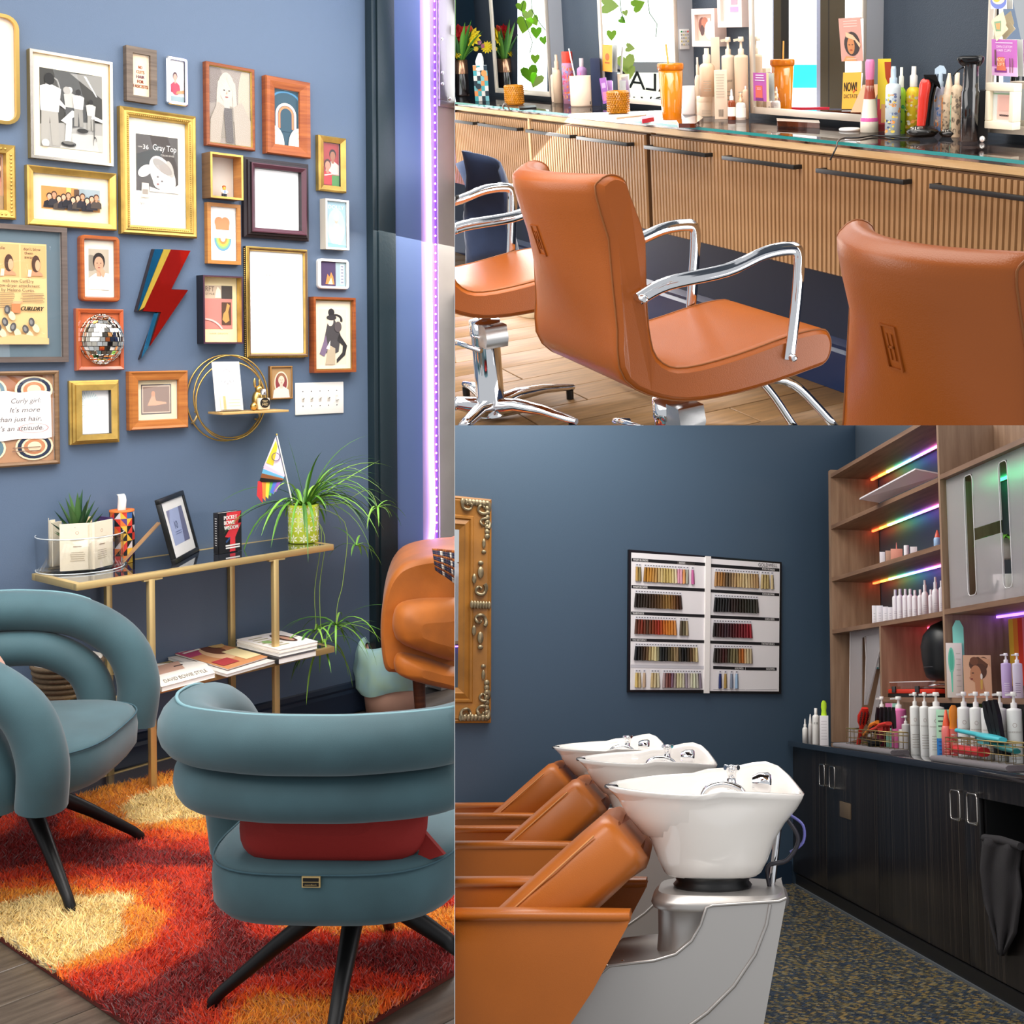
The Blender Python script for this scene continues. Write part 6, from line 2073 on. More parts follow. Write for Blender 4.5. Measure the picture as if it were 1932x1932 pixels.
t, r, S_ = charger('black charging dock under the red clipper, marked S|C', 1740, 258, 62)
charger('empty black charging dock marked S|C, left of the black mister', 1793, 258, 44)
ca, sa = math.cos(S_.a), math.sin(S_.a)
t = thing('hair_clipper', 'red and black hair clipper upright in its dock', 'clipper', (S_.p.x, S_.p.y + .0, S_.p.z + r * .6), S_.a)
hh_ = RT.pl(1745, 141, S_.p, S_.n).z - S_.p.z - r * .6
part('red_shell', MB().m(mat('e23322', .25, coat=.5)).loft([[(x * s_ + o_, y * s_ - .006, z * hh_) for x, y in sq(r * .34, r * .3, 3, 18)] for z, s_, o_ in ((-.02, .75, -r * .1), (.3, .9, -r * .02), (.55, .95, r * .02), (.8, 1.05, r * .1), (.9, .8, r * .12), (.93, .4, r * .12))]), t, label='red front shell')
part('black_body', MB().m(BLACKG).loft([[(x * s_ + o_, y * s_ + .01, z * hh_) for x, y in sq(r * .36, r * .32, 3, 18)] for z, s_, o_ in ((-.02, .7, r * .18), (.3, .85, r * .22), (.6, .95, r * .34), (.86, 1.05, r * .5))]), t)
part('blade', MB().m(mat('1f1d1c', .3, .6)).prism([(r * .1, -.014, hh_ * .88), (r * .95, -.014, hh_ * .84), (r * 1.05, -.014, hh_ * .72), (r * .85, -.014, hh_ * .9), (r * .75, -.014, hh_), (r * .0, -.014, hh_)], (0, .03, 0)), t)
tm, r, h, S_ = bottle('mister_bottle', 'tall glossy black mister bottle', 1828, 266, 35, 105, 'trigger', (mat('0c0c0e', .12, coat=1), BLACKG))
for c_ in list(tm.children):
    bpy.data.objects.remove(c_)
part('body', MB().m(mat('0c0c0e', .14, coat=1)).lathe([(0, 0), (r * .92, 0), (r, r * .05), (r, h * .58), (r * .9, h * .6), (r * .86, h * .64), (r * .8, h * .85), (r * .84, h * .9)], n=28), tm)
part('spray_head', MB().m(BLACKG).loft([[(x * s_ + o_, y * s_, z * h) for x, y in sq(r * 1.3, r * .8, 3, 22)] for z, s_, o_ in ((.88, .75, 0), (.92, 1.0, -r * .05), (.96, 1.12, -r * .1), (.985, 1.08, -r * .08), (1.0, .8, -r * .02))]), tm)
part('trigger', MB().m(BLACKG).tube(spline([(-r * .7, 0, h * .87), (-r * 1.3, 0, h * .84), (-r * 1.9, 0, h * .765)], 4), r * .13, 8, flat=.6), tm)
bottle('black_box', 'black box behind the mister bottle', 1853, 263, 20, 170, 'box', (BLACK,), 'box', depth=.03)
S_ = Spot(1853, 268, ZC)
solo('crystal_knob', MB().m(mat('f4f2ee', .05, .6)).ell((0, 0, .008), .008, 8, 5), 'tiny crystal knob in front of the black box', 'knob', S_.p)
card('purple_flyer', 'purple flyer about hair clips on the fourth mirror', [(1871, 74), (1918, 75), (1920, 145), (1872, 142)], .012, lambda A: A.rect('c06ab8', 0, 0, 1, 1).rect('e8b0dc', .0, 0, 1, .25).text('f6e0f0', 'OWN CUSTOM', .5, .77, .07, w=.62).text('f6e0f0', 'HAIR CLIPS!', .5, .67, .07, w=.55).lines('f0d0ea', .12, .88, .9, .88, 1, .025).rect('8a3a8c', .12, .1, .6, .2).poly('e0785a', [(.2, .15), (.58, .15), (.5, .52), (.26, .52)]).text('f6e4c0', 'ROOT', .39, .4, .085, w=.34).text('f6e4c0', 'LIFT', .39, .28, .085, w=.28).rect('6a4a3c', .14, .3, .19, .72).rect('6a4a3c', .72, .1, .75, .5).rect('6a4a3c', .82, .1, .85, .5))
card('round_sticker', 'round blue and cream sticker at the top of the fourth mirror', [(1869, -12), (1899, -12), (1899, 17), (1869, 17)], .012, lambda A: A.oval('7a8ad0', .5, .5, .5, .5).oval('f2e6d0', .5, .7, .42, .4).oval('f0c85a', .4, .6, .2, .15), 'sticker')
card('house_sticker', 'cream cut-out sticker above the purple flyer', [(1870, 40), (1890, 38), (1902, 55), (1880, 78)], .014, lambda A: A.poly('f2dfbc', [(0, .2), (.1, 1), (1, .9), (1, .3), (.6, 0)]).poly('8fb08c', [(.15, .4), (.2, .85), (.7, .6), (.5, .2)]).poly('f0a86c', [(.25, .45), (.28, .72), (.6, .55), (.45, .3)]), 'sticker', None, 'f2dfbc')
# white frame with the payment card
P = [RT.y(a, b, YM - .04) for a, b in ((1864, 155), (1918, 157), (1920, 246), (1867, 241))]
t = thing('card_stand', 'chunky white frame with a pale payment card against the fourth mirror', 'picture frame', P[3])
x0, x1, z0, z1 = P[3].x, P[2].x, P[3].z, P[0].z
fr = MB(t).m(CREAM)
for a in ((x0, z0, x1, z0 + .02), (x0, z1 - .02, x1, z1), (x0, z0 + .02, x0 + .015, z1 - .02), (x1 - .015, z0 + .02, x1, z1 - .02)):
    fr.box(a[0], YM - .06, a[1], a[2], YM - .03, a[3])
part('frame', fr, t, bev=.002)
mb = MB(t).m(ink('dde2dc')).box(x0 + .014, YM - .046, z0 + .018, x1 - .014, YM - .03, z1 - .018)
A = Art(mb, (x0 + .016, YM - .0465, z0 + .02), (x1 - x0 - .032, 0, 0), (0, 0, z1 - z0 - .04), (0, -1, 0))
A.rect('f0c4b4', .22, .05, .95, .88).rect('8fb08c', 0, .88, .95, .93).rect('eab8a8', .3, .34, .9, .82).text('3a2a2c', 'venmo', .6, .16, .09, w=.48, bold=.0006)
part('print', mb, t)
part('glass', MB(t).m(PANE).poly([(x0 + .015, YM - .05, z0 + .02), (x1 - .015, YM - .05, z0 + .02), (x1 - .015, YM - .05, z1 - .02), (x0 + .015, YM - .05, z1 - .02)]), t)


# framed pictures and the remote between the mirrors
def boxpic(label, quad, y, art):
    P = [RT.y(a, b, y) for a, b in quad]
    t = thing('box_frame', label, 'picture frame', P[3])
    x0, x1, z0, z1 = P[3].x, P[2].x, P[3].z, P[0].z
    f = MB(t).m(mat('f2d8cc', .4))
    for a in ((x0, z0, x1, z0 + .02), (x0, z1 - .02, x1, z1), (x0, z0 + .02, x0 + .02, z1 - .02), (x1 - .02, z0 + .02, x1, z1 - .02)):
        f.box(a[0], y, a[1], a[2], YT, a[3])
    part('frame', f, t)
    mb = MB(t).m(ink('e6c8b8')).box(x0 + .019, y + .012, z0 + .019, x1 - .019, y + .016, z1 - .019)
    art(Art(mb, (x0 + .02, y + .0115, z0 + .02), (x1 - x0 - .04, 0, 0), (0, 0, z1 - z0 - .04), (0, -1, 0)))
    part('print', mb, t)


boxpic('pale pink box frame with a floral cut-out, between the second and third mirrors', [(1304, 17), (1348, 18), (1349, 89), (1306, 88)], YT - .05, lambda A: A.rect('e8c4b0', 0, 0, 1, 1).oval('8a4a3c', .3, .6, .22, .3).oval('c8785a', .45, .7, .2, .2).oval('5a3a34', .3, .4, .12, .2).oval('f6ece4', .75, .4, .3, .36).rect('f6ece4', .65, .6, .8, .85))
boxpic('larger pale box frame with blurred print at the top edge, left of the third mirror', [(1353, -60), (1399, -60), (1400, 53), (1354, 52)], YT - .06, lambda A: A.rect('dcd8d4', 0, 0, 1, 1).rect('f2e4dc', .0, 0, .3, 1).rect('8a8480', .1, .5, .22, .75).rect('f0a0b0', .45, .35, .8, .5).rect('d8a0e8', .4, .2, .85, .3).rect('b8b4b0', .4, .55, .9, .9))
P = [RT.y(a, b, YM + .03) for a, b in ((1283, 55), (1299, 58), (1295, 96), (1279, 93))]
xe = Mx(1276)
t = thing('remote_control', 'small white remote control hung on the side of the second mirror', 'remote control', (xe, YM + .03, P[3].z))
z0, z1 = P[3].z, P[0].z
part('case', MB(t).m(WHITE).box(xe, YM + .014, z0, xe + .006, YM + .055, z1), t, bev=.002)
mb = MB(t)
for k in range(4):
    for j in range(5):
        mb.m(mat(('3a9a5a' if k == 0 else 'd8483c') if j == 4 and k in (0, 3) else ('a8a8a8', 'd8c88a', 'b8b8b8')[(k + j) % 3], .4)).box(xe + .006, YM + .018 + .009 * k, z0 + (z1 - z0) * (.2 + .16 * j), xe + .0075, YM + .024 + .009 * k, z0 + (z1 - z0) * (.28 + .16 * j))
part('buttons', mb, t)


# ---- styling chairs
def styling_chair(label, loc, rz, first=None):
    t = thing('styling_chair', label, 'chair', loc, rz, None)
    prof = [(-.35, .845), (-.31, .70), (-.265, .56), (-.235, .45), (-.15, .395), (-.05, .372), (.1, .372), (.26, .39), (.305, .40), (.322, .43), (.318, .465), (.29, .485), (.2, .483), (.05, .462), (-.08, .455), (-.14, .475), (-.175, .53), (-.205, .62), (-.235, .74), (-.27, .84), (-.282, .872), (-.312, .885), (-.34, .875)]
    pr = spline([(0, a, b) for a, b in prof], 3, True)
    c0 = V((0, -.1, .5))
    Wd = .19
    rings = []
    for k in range(15):
        f = -1 + 2 * k / 14
        x = Wd * (math.copysign(1 - (1 - abs(f)) ** 1.6, f))
        e = max(0, (abs(f) - .72) / .28)
        ring = []
        for i, p in enumerate(pr):
            a, b = pr[i - 1], pr[(i + 1) % len(pr)]
            d = (b - a).normalized()
            nn = V((0, -d.z, d.y))
            ins = .012 * (1 - math.sqrt(max(0, 1 - e * e)))
            bk = min(1, max(0, (p.z - .5) / .25))
            ring.append(V((x * (1 + .12 * (1 - bk)), p.y + nn.y * ins + 0.085 * bk * (x / Wd) ** 2, p.z + nn.z * ins)))
        rings.append(ring)
    mb = MB().m(TAN).loft(rings)
    sh = part('seat_shell', mb, t)
    for sx in (0, 14):
        part('piping', MB().m(mat('8f501c', .4)).tube(rings[1 if sx == 0 else 13], .0022, 5, True), sh)
    mk = MB().m(mat('9c4e12', .4))
    for a in ((-.016, .70, .016, .703), (-.016, .765, .016, .768), (-.016, .703, -.013, .765), (.013, .703, .016, .765), (-.006, .715, -.003, .755), (.003, .715, .006, .755), (-.006, .733, .006, .737)):
        yy = -.3125 - (a[1] - .70) * .276
        mk.prism([(a[0] - .0, yy, a[1]), (a[2] - .0, yy, a[1]), (a[2], yy - (a[3] - a[1]) * .276, a[3]), (a[0], yy - (a[3] - a[1]) * .276, a[3])], (0, .003, 0))
    part('embossed_mark', mk, sh, label='stitched square emblem')
    for s_ in (-1, 1):
        x = s_ * (Wd + .03)
        pts = spline([(x - s_ * .005, -.2, .625), (x, -.13, .65), (x, .02, .66), (x, .12, .685), (x, .19, .688), (x, .215, .675), (x, .215, .63), (x, .205, .54), (x - s_ * .004, .19, .43)], 5)
        part('armrest', MB().m(CHROME).tube(pts, .016, 10, flat=.4, up=(1, 0, 0)), t)
        for y, z in ((-.195, .627), (.192, .435)):
            part('arm_bolt', MB().m(CHROME).lathe([(.009, -.03), (.009, .012), (.006, .016), (0, .016)], (x, y, z), 10, (0, 1, 0), (0, 0, 1), (s_, 0, 0)), t)
    part('column', MB().m(CHROME).lathe([(.05, .02), (.05, .03), (.043, .04), (.043, .27), (.047, .275), (.047, .32), (.02, .322), (.02, .345), (.03, .35), (.03, .375)], n=24), t)
    part('brake_box', MB().m(STEEL).prism([(.02, -.035, .25), (.085, -.035, .25), (.095, -.035, .28), (.085, -.035, .318), (.02, -.035, .318)], (0, .07, 0)), t, bev=.002)
    part('pump_pedal', MB().m(CHROME).tube(spline([(.07, -.045, .245), (.0, -.075, .255), (-.1, -.085, .25), (-.2, -.05, .22), (-.26, .02, .19)], 5), .008, 8), t)
    for k in range(5):
        a = 2 * PI * k / 5 + .5
        ca, sa = math.cos(a), math.sin(a)
        rg_ = []
        for f, zt, w, hh_ in ((.03, .07, .035, .05), (.1, .078, .03, .035), (.2, .07, .026, .026), (.29, .052, .022, .02), (.32, .045, .014, .016)):
            rg_.append([(ca * f - sa * u, sa * f + ca * u, zt - hh_ / 2 + v) for u, v in [(w * .75 * math.cos(b), hh_ * .6 * math.sin(b)) for b in [2 * PI * i / 10 for i in range(10)]]])
        part('foot', MB().m(CHROME).loft(rg_), t)
        part('glide', MB().m(BLACK).lathe([(.012, 0), (.012, .03)], (ca * .305, sa * .305, 0), 10), t)
    fr = spline([(.09, .1, .36), (.1, .26, .34), (.11, .36, .25), (.13, .46, .12), (.13, .5, .09)], 5)
    part('footrest', MB().m(CHROME).tube(fr, .011, 8).tube([(-p.x, p.y, p.z) for p in fr], .011, 8).tube([(-.15, .5, .09), (.15, .5, .09)], .011, 8), t)
    return t


CYAW = 0.0
tB = styling_chair('tan leather styling chair with chrome arms in the middle, nearest the tumbler', (-2.405, 1.425, 0), CYAW)
tA = dup(tB, (-3.45, 1.389, 0), CYAW, 'tan leather styling chair at the left, its chrome column and star base in view')
tC = dup(tB, (-1.25, 1.42, 0), CYAW, 'tan leather styling chair at the right front, only its tall back in view')
# navy cape over the left chair's far arm
cp = thing('salon_cape', 'navy salon cape hung over the left styling chair', 'cape', (-3.92, 1.62, .3), CYAW)
gf = lambda u, v: V((-.26 + .34 * u + .02 * math.sin(v * 8), .04 * math.sin(u * 9 + v * 3) + .14 * v * u, .42 - .38 * v + .06 * math.sin(u * 3.1)))
part('cloth', MB().m(mat('2c3c5e', .7, sh=.3, var=.25, vs=12)).grid(gf, 16, 12), cp, solid=.006)
sh_ = thing('sneaker', 'canvas shoe tip showing under the left chair', 'shoe', RT.z(990, 590, 0.0))
S_ = Spot(990, 592, 0.0)
part('upper', MB().m(mat('6a4a34', .6)).loft([[(x * s_, y * s_, z) for x, y in sq(.12, .045, 2.4, 20)] for z, s_ in ((.025, 1), (.05, .95), (.075, .8), (.09, .4))]), sh_)
part('sole', MB().m(mat('d8c4a4', .6)).loft([[(x * s_, y * s_, z) for x, y in sq(.128, .05, 2.4, 20)] for z, s_ in ((0, .96), (.012, 1), (.025, 1))]), sh_)

# ================================================================ WASH ROOM: shampoo basins, swatch board, black counter, walnut shelves
ROOM = RB
COR = V((-8.343, 2.213, 0))
WX = V((-0.358, 0.934, 0)).normalized()
WN = V((0.934, 0.358, 0)).normalized()
YU, YB, ZK = 2.43, 2.78, 0.9
TW = M(((WX.x, WN.x, 0, COR.x), (WX.y, WN.y, 0, COR.y), (0, 0, 1, 0), (0, 0, 0, 1)))   # wall frame: x along the wall, y out of it, z up


def bw(x, y, off=0.0):
    """pixel onto the back wall, in wall coordinates (along, out, up)"""
    p = RB.pl(x, y, COR + WN * off, WN)
    return V(((p - COR).dot(WX), off, p.z))


NAVYB = mat('465a6e', 0.45, bump=0.1, bs=300)
struct('wall_wash_back', MB(T=TW).m(NAVYB).box(-4.2, -0.1, -0.02, 1.2, 0, 5))
struct('wall_wash_side', MB().m(mat('5a6672', 0.5)).box(-8.9, YB, 0, -3.2, YB + 0.08, 5))
struct('baseboard_wash', MB(T=TW).m(mat('26364a', 0.4)).box(-4.2, 0, 0, 0.0, 0.018, 0.14))
# penny tile floor
fl = struct('floor_wash', MB().m(mat('6f675a', 0.75)).box(-8.9, -1.2, -0.05, -3.2, YB, -0.002))
tcol = [mat(c, 0.22, var=0.35, vs=30) for c in ('a08656', '6f6a58', '4a5462', '3a4452', '8a7a52', '5c5444', '8f866c', '40484f')]
rg = random.Random(31)
pts = []
P_, Q_ = 0.0255, 0.0221
for j in range(0, 158):
    y = 0.55 + j * Q_ * 0.5
    for i in range(0, 160):
        x = -8.4 + i * P_ * 1.02 + (0.5 * P_ if j % 2 else 0)
        if x < -4.55 and y < 2.24:
            v = V((x, y, -RB.H))
            zc = v.x * RB.X.z + v.y * RB.Y.z + v.z * RB.U.z
            px, py = PX + F * (v.x * RB.X.x + v.y * RB.Y.x + v.z * RB.U.x) / zc, PY + F * (v.x * RB.X.y + v.y * RB.Y.y + v.z * RB.U.y) / zc
            if 1425 < px < 1945 and py < 1945:
                pts.append((py, x, y))
pts.sort(reverse=True)
hexs = [(0.0102 * math.cos(PI / 3 * k), 0.0096 * math.sin(PI / 3 * k)) for k in range(6)]
tms = [MB().m(c).prism([(a, b, -0.002) for a, b in hexs], (0, 0, 0.004)).mesh('tile') for c in tcol]
wts = [3, 4, 4, 4, 3, 3, 2, 4]
for py, x, y in pts[:290]:
    link('tile', tms[rg.choices(range(8), wts)[0]], fl, (x, y, 0))
mb = MB()
for py, x, y in pts[290:]:
    mb.m(tcol[rg.choices(range(8), wts)[0]])
    mb.add([(x + a, y + b, 0.002) for a, b in hexs] + [(x + a * 1.05, y + b * 1.05, -0.002) for a, b in hexs], [(0, 1, 2, 3, 4, 5)] + [(k, k + 6, (k + 1) % 6 + 6, (k + 1) % 6) for k in range(6)])
part('tile_field', mb, fl, kind='stuff')

# ---- black cabinets and counter
LAM = bpy.data.materials.new('mat_laminate')
LAM.use_nodes = True
nt = LAM.node_tree
bs_ = nt.nodes['Principled BSDF']
tc, mp, nz, rp = (nt.nodes.new(k) for k in ('ShaderNodeTexCoord', 'ShaderNodeMapping', 'ShaderNodeTexNoise', 'ShaderNodeValToRGB'))
nt.links.new(tc.outputs['Object'], mp.inputs[0])
mp.inputs['Scale'].default_value = (150, 3, 0.12)
nz.inputs['Scale'].default_value = 1.0
nz.inputs['Detail'].default_value = 2
nt.links.new(mp.outputs[0], nz.inputs[0])
nt.links.new(nz.outputs[0], rp.inputs[0])
e_ = rp.color_ramp.elements
e_[0].position, e_[0].color, e_[1].position, e_[1].color = 0.42, lin('171516'), 0.66, lin('5c5248')
e2 = rp.color_ramp.elements.new(0.58)
e2.color = lin('241f1e')
nt.links.new(rp.outputs[0], bs_.inputs['Base Color'])
bs_.inputs['Roughness'].default_value = 0.28
CF = 2.235
cx_ = lambda px: RB.y(px, 1500, CF).x
t = thing('black_cabinet', 'long black wood-grain cabinet run under the dark counter', 'cabinet', (-6.5, CF, 0))
part('carcass', MB(t).m(BLACK).box(-8.24, CF + 0.022, 0.06, cx_(1847) + 0.02, YB - 0.01, 0.868).box(-8.24, CF + 0.022, 0.06, -3.6, YB - 0.01, 0.25), t)
es = [cx_(p) for p in (1479, 1559, 1655, 1818.5, 1846)]
HM = mat('d0ccc6', 0.25, 1)
for k in range(4):
    d = part('door', MB(t).m(LAM).box(es[k] + 0.0015, CF, 0.075, es[k + 1] - 0.0015, CF + 0.02, 0.864), t, bev=0.0015)
    hp = {0: (1550, 1457), 1: (1569, 1460), 2: (1801, 1511), 3: (1833, 1517)}[k]
    q = RB.y(hp[0], hp[1], CF - 0.03)
    hw, hh = (0.055, 0.062)
    rr = rrect(-hw, -hh, hw, hh, 0.016, 3)
    lp = [(q.x + a, CF - 0.028, 0.725 + b) for a, b in rr]
    hm = MB(t).m(HM).tube(lp, 0.0042, 6, True)
    for zz in (-1, 1):
        hm.tube([(q.x - hw * .6, CF - 0.028, 0.725 + zz * hh), (q.x - hw * .6, CF, 0.725 + zz * hh)], 0.004, 6)
    part('handle', hm, d)
zo0, zo1 = RB.y(1850, 1582, CF).z, RB.y(1850, 1506, CF).z
part('top_rail', MB(t).m(LAM).box(es[4], CF, zo1, -3.6, CF + 0.02, 0.864), t)
part('bin_front', MB(t).m(LAM).box(es[4], CF, 0.075, -3.6, CF + 0.02, zo0), t)
part('chute', MB(t).m(mat('030303', 0.9)).box(es[4], CF + 0.3, zo0 - .05, -3.6, CF + 0.32, zo1 + .05), t)
part('toe_kick', MB(t).m(mat('121112', 0.4)).box(-8.24, CF - 0.012, 0, -3.6, CF + 0.02, 0.07), t)
part('floor_trim', MB(t).m(mat('5f6468', 0.4)).box(-8.24, CF - 0.022, 0, -3.6, CF - 0.012, 0.012), t)
a, b = RB.y(1585, 1511, CF), RB.y(1606, 1547, CF)
part('outlet_plate', MB(t).m(mat('6a5a48', 0.4)).box(a.x, CF - 0.004, b.z, b.x, CF, a.z), t, bev=0.001)
GRB = mat('0d0d10', 0.06, var=0.9, col2='2a2a30', vs=160, det=1, mid=(0.68, 0.74), coat=1)
t = thing('dark_counter', 'polished black stone counter over the black cabinets', 'counter', (-6.5, 2.4, 0.866))
part('slab', MB(t).m(GRB).box(-8.31, 2.19, 0.866, -3.6, YB - 0.005, ZK), t, bev=0.004)
part('backsplash', MB(t).m(BLACKG).box(-7.08, YB - 0.03, ZK + 0.001, -3.6, YB - 0.006, 1.165), t)
# towel in the opening
tw = thing('dark_towel', 'charcoal towel hanging out of the cabinet opening', 'towel', RB.y(1888, 1583, CF))
o_ = [(0, 0), (0.15, 0.02), (0.42, 0.3), (0.7, 0.62), (0.95, 0.9)]


def tg(u, v):
    L = [(1856, 1580), (1851, 1640), (1858, 1705), (1869, 1745), (1886, 1802)]
    R = [(1927, 1597), (1921, 1640), (1926, 1690), (1916, 1760), (1892, 1803)]
    f = v * 4
    i = min(int(f), 3)
    f -= i
    l = (L[i][0] + (L[i + 1][0] - L[i][0]) * f, L[i][1] + (L[i + 1][1] - L[i][1]) * f)
    r = (R[i][0] + (R[i + 1][0] - R[i][0]) * f, R[i][1] + (R[i + 1][1] - R[i][1]) * f)
    return RB.y(l[0] + (r[0] - l[0]) * u, l[1] + (r[1] - l[1]) * u, CF - 0.03 - 0.012 * math.sin(u * 11 + v * 3) - 0.008 * math.sin(u * 5 - v * 6))


part('cloth', MB(tw).m(mat('2c2a2c', 0.95, bump=0.3, bs=300)).grid(tg, 18, 16), tw, solid=0.012)
part('fold', MB(tw).m(mat('302e30', 0.95)).tube([RB.y(1857, 1581, CF - 0.03), RB.y(1890, 1585, CF - 0.03), RB.y(1926, 1597, CF - 0.03)], 0.016, 8), tw)

# ---- walnut shelving
WAL = wood('a5866c', '856650', 0.45, st=(14, 14, 1.3), vs=2.2)
WALH = wood('957258', '6f5240', 0.45, st=(1.3, 14, 14), vs=2.2)
xl, xd, xr = -8.05, -6.06, -3.6
TH = 0.026
zs = [1.19, 1.624, 1.971, 2.327, 2.685]
t = thing('shelf_unit', 'open walnut shelving standing on the dark counter', 'shelf', (-6.5, 2.5, ZK))
part('side_panel', MB(t).m(WAL).box(xl - TH * 2.2, YU, ZK + 0.001, xl, YB - 0.005, 2.715), t)
part('divider', MB(t).m(WAL).box(xd - TH / 2, YU + 0.001, zs[0], xd + TH / 2, YB - 0.005, 2.73), t)
part('lower_divider', MB(t).m(WAL).box(-7.085, YU + 0.001, 1.17, -7.06, YB - 0.005, zs[1] - TH), t)
for k, z in enumerate(zs):
    if k == 0:
        part('shelf_board', MB(t).m(WALH).box(-7.06, YU, z - TH, xr, YB - 0.005, z), t)
    else:
        part('shelf_board', MB(t).m(WALH).box(xl, YU, z - TH, xd - TH / 2, YB - 0.005, z), t)
part('shelf_board', MB(t).m(WALH).box(xd + TH / 2, YU, 1.631 - TH, xr, YB - 0.005, 1.631), t)
part('shelf_board', MB(t).m(WALH).box(xd + TH / 2, YU, 2.336 - TH, xr, YB - 0.005, 2.336), t)
part('back_panel', MB(t).m(WAL).box(-7.06, YB - 0.03, zs[0], -5.1, YB - 0.006, zs[1] - TH), t)
part('back_panel', MB(t).m(WAL).box(xd, YB - 0.03, 2.336, -5.0, YB - 0.006, 2.85), t)
part('back_panel', MB(t).m(WAL).box(-5.55, YB - 0.03, 1.631, -4.85, YB - 0.006, 2.31), t)
part('back_panel', MB(t).m(WAL).box(xl, YB - 0.03, ZK + .002, -7.08, YB - 0.006, 1.58), t)
# rainbow light strips
RBW = ['ff5a2a', 'ff9a3c', 'd8ff8a', '7affc8', '7ac8ff', '8a7aff', 'c87aff', 'ff7ad8', 'ff7a8a', 'ff9a5a', 'ff7ac0', 'ff6af0']
for k, (x0, x1, z, cols) in enumerate(((xl + .02, xd - .03, zs[4], RBW), (xl + .02, xd - .03, zs[3], RBW), (xl + .02, xd - .03, zs[2], RBW), (-7.03, xd - .02, zs[1], ['ff4a6a', 'ff4a6a', 'ff5ad0', 'd86aff']), (xd + .02, -4.2, 1.631, ['8a5aff', 'a06aff', 'c88aff', 'e8b0ff', 'a06aff']), (xd + .02, -4.2, 2.336, ['3aff9a', '5affb0', '8affd0', '8a9aff', 'b08aff']))):
    t2 = thing('light_strip', ('rainbow light strip under the topmost shelf', 'rainbow light strip under the second walnut shelf from the top', 'rainbow light strip above the row of white bottles', 'short pink light strip over the black helmet', 'violet light strip over the portrait card', 'green-violet light strip behind the frosted H panel')[k], 'light', ((x0 + x1) / 2, YB - 0.06, z - TH - .012), 0, 'coloured light strips')
    for i, c in enumerate(cols):
        a, b = x0 + (x1 - x0) * i / len(cols), x0 + (x1 - x0) * (i + 1) / len(cols)
        part('segment', MB(t2).m(mat(c, 0.5, em=5.0)).box(a, YB - 0.065, z - TH - 0.012, b, YB - 0.05, z - TH - 0.001), t2)
# frosted acrylic letters
FRO = mat('f2eef0', 0.5, tr=0.8, ior=1.1)


def rounded_slot(x0, z0, x1, z1, r):
    return [(a, b) for a, b in rrect(x0, z0, x1, z1, r, 4)]


def board_holes(mb, x0, z0, x1, z1, y0, y1, rects):
    """upright sheet with rectangular openings: strips between the sorted edges"""
    xs = sorted({x0, x1, *[r[0] for r in rects], *[r[2] for r in rects]})
    zz = sorted({z0, z1, *[r[1] for r in rects], *[r[3] for r in rects]})
    for i in range(len(xs) - 1):
        for j in range(len(zz) - 1):
            cx2, cz2 = (xs[i] + xs[i + 1]) / 2, (zz[j] + zz[j + 1]) / 2
            if not any(r[0] < cx2 < r[2] and r[1] < cz2 < r[3] for r in rects):
                mb.box(xs[i], y0, zz[j], xs[i + 1], y1, zz[j + 1])
    return mb


YP = YU + 0.03
bx_ = lambda px: RB.y(px, 1000, YP).x
bz_ = lambda px, py: RB.y(px, py, YP).z
t = thing('frosted_panel', 'frosted acrylic sheet with a large H cut out of it, upper right of the shelving', 'panel', (-5.2, YP, 1.632))
s0, s1, s2_, s3_ = bx_(1822), bx_(1838), bx_(1889), bx_(1906)
za, zb_, zc_, zd_ = bz_(1830, 1124), bz_(1830, 895), bz_(1897, 1110), bz_(1897, 868)
zm0, zm1 = bz_(1865, 1012), bz_(1865, 988)
part('sheet', board_holes(MB(t).m(FRO), bx_(1788), 1.633, -4.3, 2.308, YP, YP + 0.008, [(s0, za, s1, zb_), (s2_, zc_, s3_, zd_), (s1 - .001, zm0, s2_ + .001, zm1)]), t)
em = MB(t).m(mat('f4f2f2', 0.25))
for p in ((s0, za, s1, zb_), (s2_, zc_, s3_, zd_)):
    em.tube([(a, YP - 0.001, b) for a, b in rrect(*p, 0.03, 4)], 0.0022, 5, True)
part('polished_edge', em, t)
# lower left frosted letter
xa, xb = RB.y(1604, 1250, YU + .05).x, RB.y(1660, 1250, YU + .05).x
t = thing('frosted_panel', 'tall frosted acrylic letter sheet with slanted cuts, lower left of the shelving', 'panel', ((xa + xb) / 2, YU + .05, ZK))
Pq = lambda x, y: V((RB.y(x, y, YU + .05).x, YU + .05, RB.y(x, y, YU + .05).z))
sheet = MB(t).m(FRO)
sheet.prism([Pq(*p) for p in ((1604, 1188), (1660, 1184), (1660, 1196), (1632, 1200), (1625, 1204), (1624, 1392), (1602, 1400))], (0, 0.008, 0))
sheet.prism([Pq(*p) for p in ((1634, 1200), (1660, 1196), (1660, 1226), (1635, 1330), (1630, 1330), (1634, 1240))], (0, 0.008, 0))
sheet.prism([Pq(*p) for p in ((1660, 1270), (1660, 1320), (1645, 1390), (1636, 1390))], (0, 0.008, 0))
part('sheet', sheet, t)
part('polished_edge', MB(t).m(mat('f4f2f2', 0.25)).tube([Pq(1604, 1188), Pq(1602, 1400)], 0.002, 5).tube([Pq(1632, 1201), Pq(1634, 1240), Pq(1631, 1330), Pq(1660, 1226)], 0.002, 5), t)
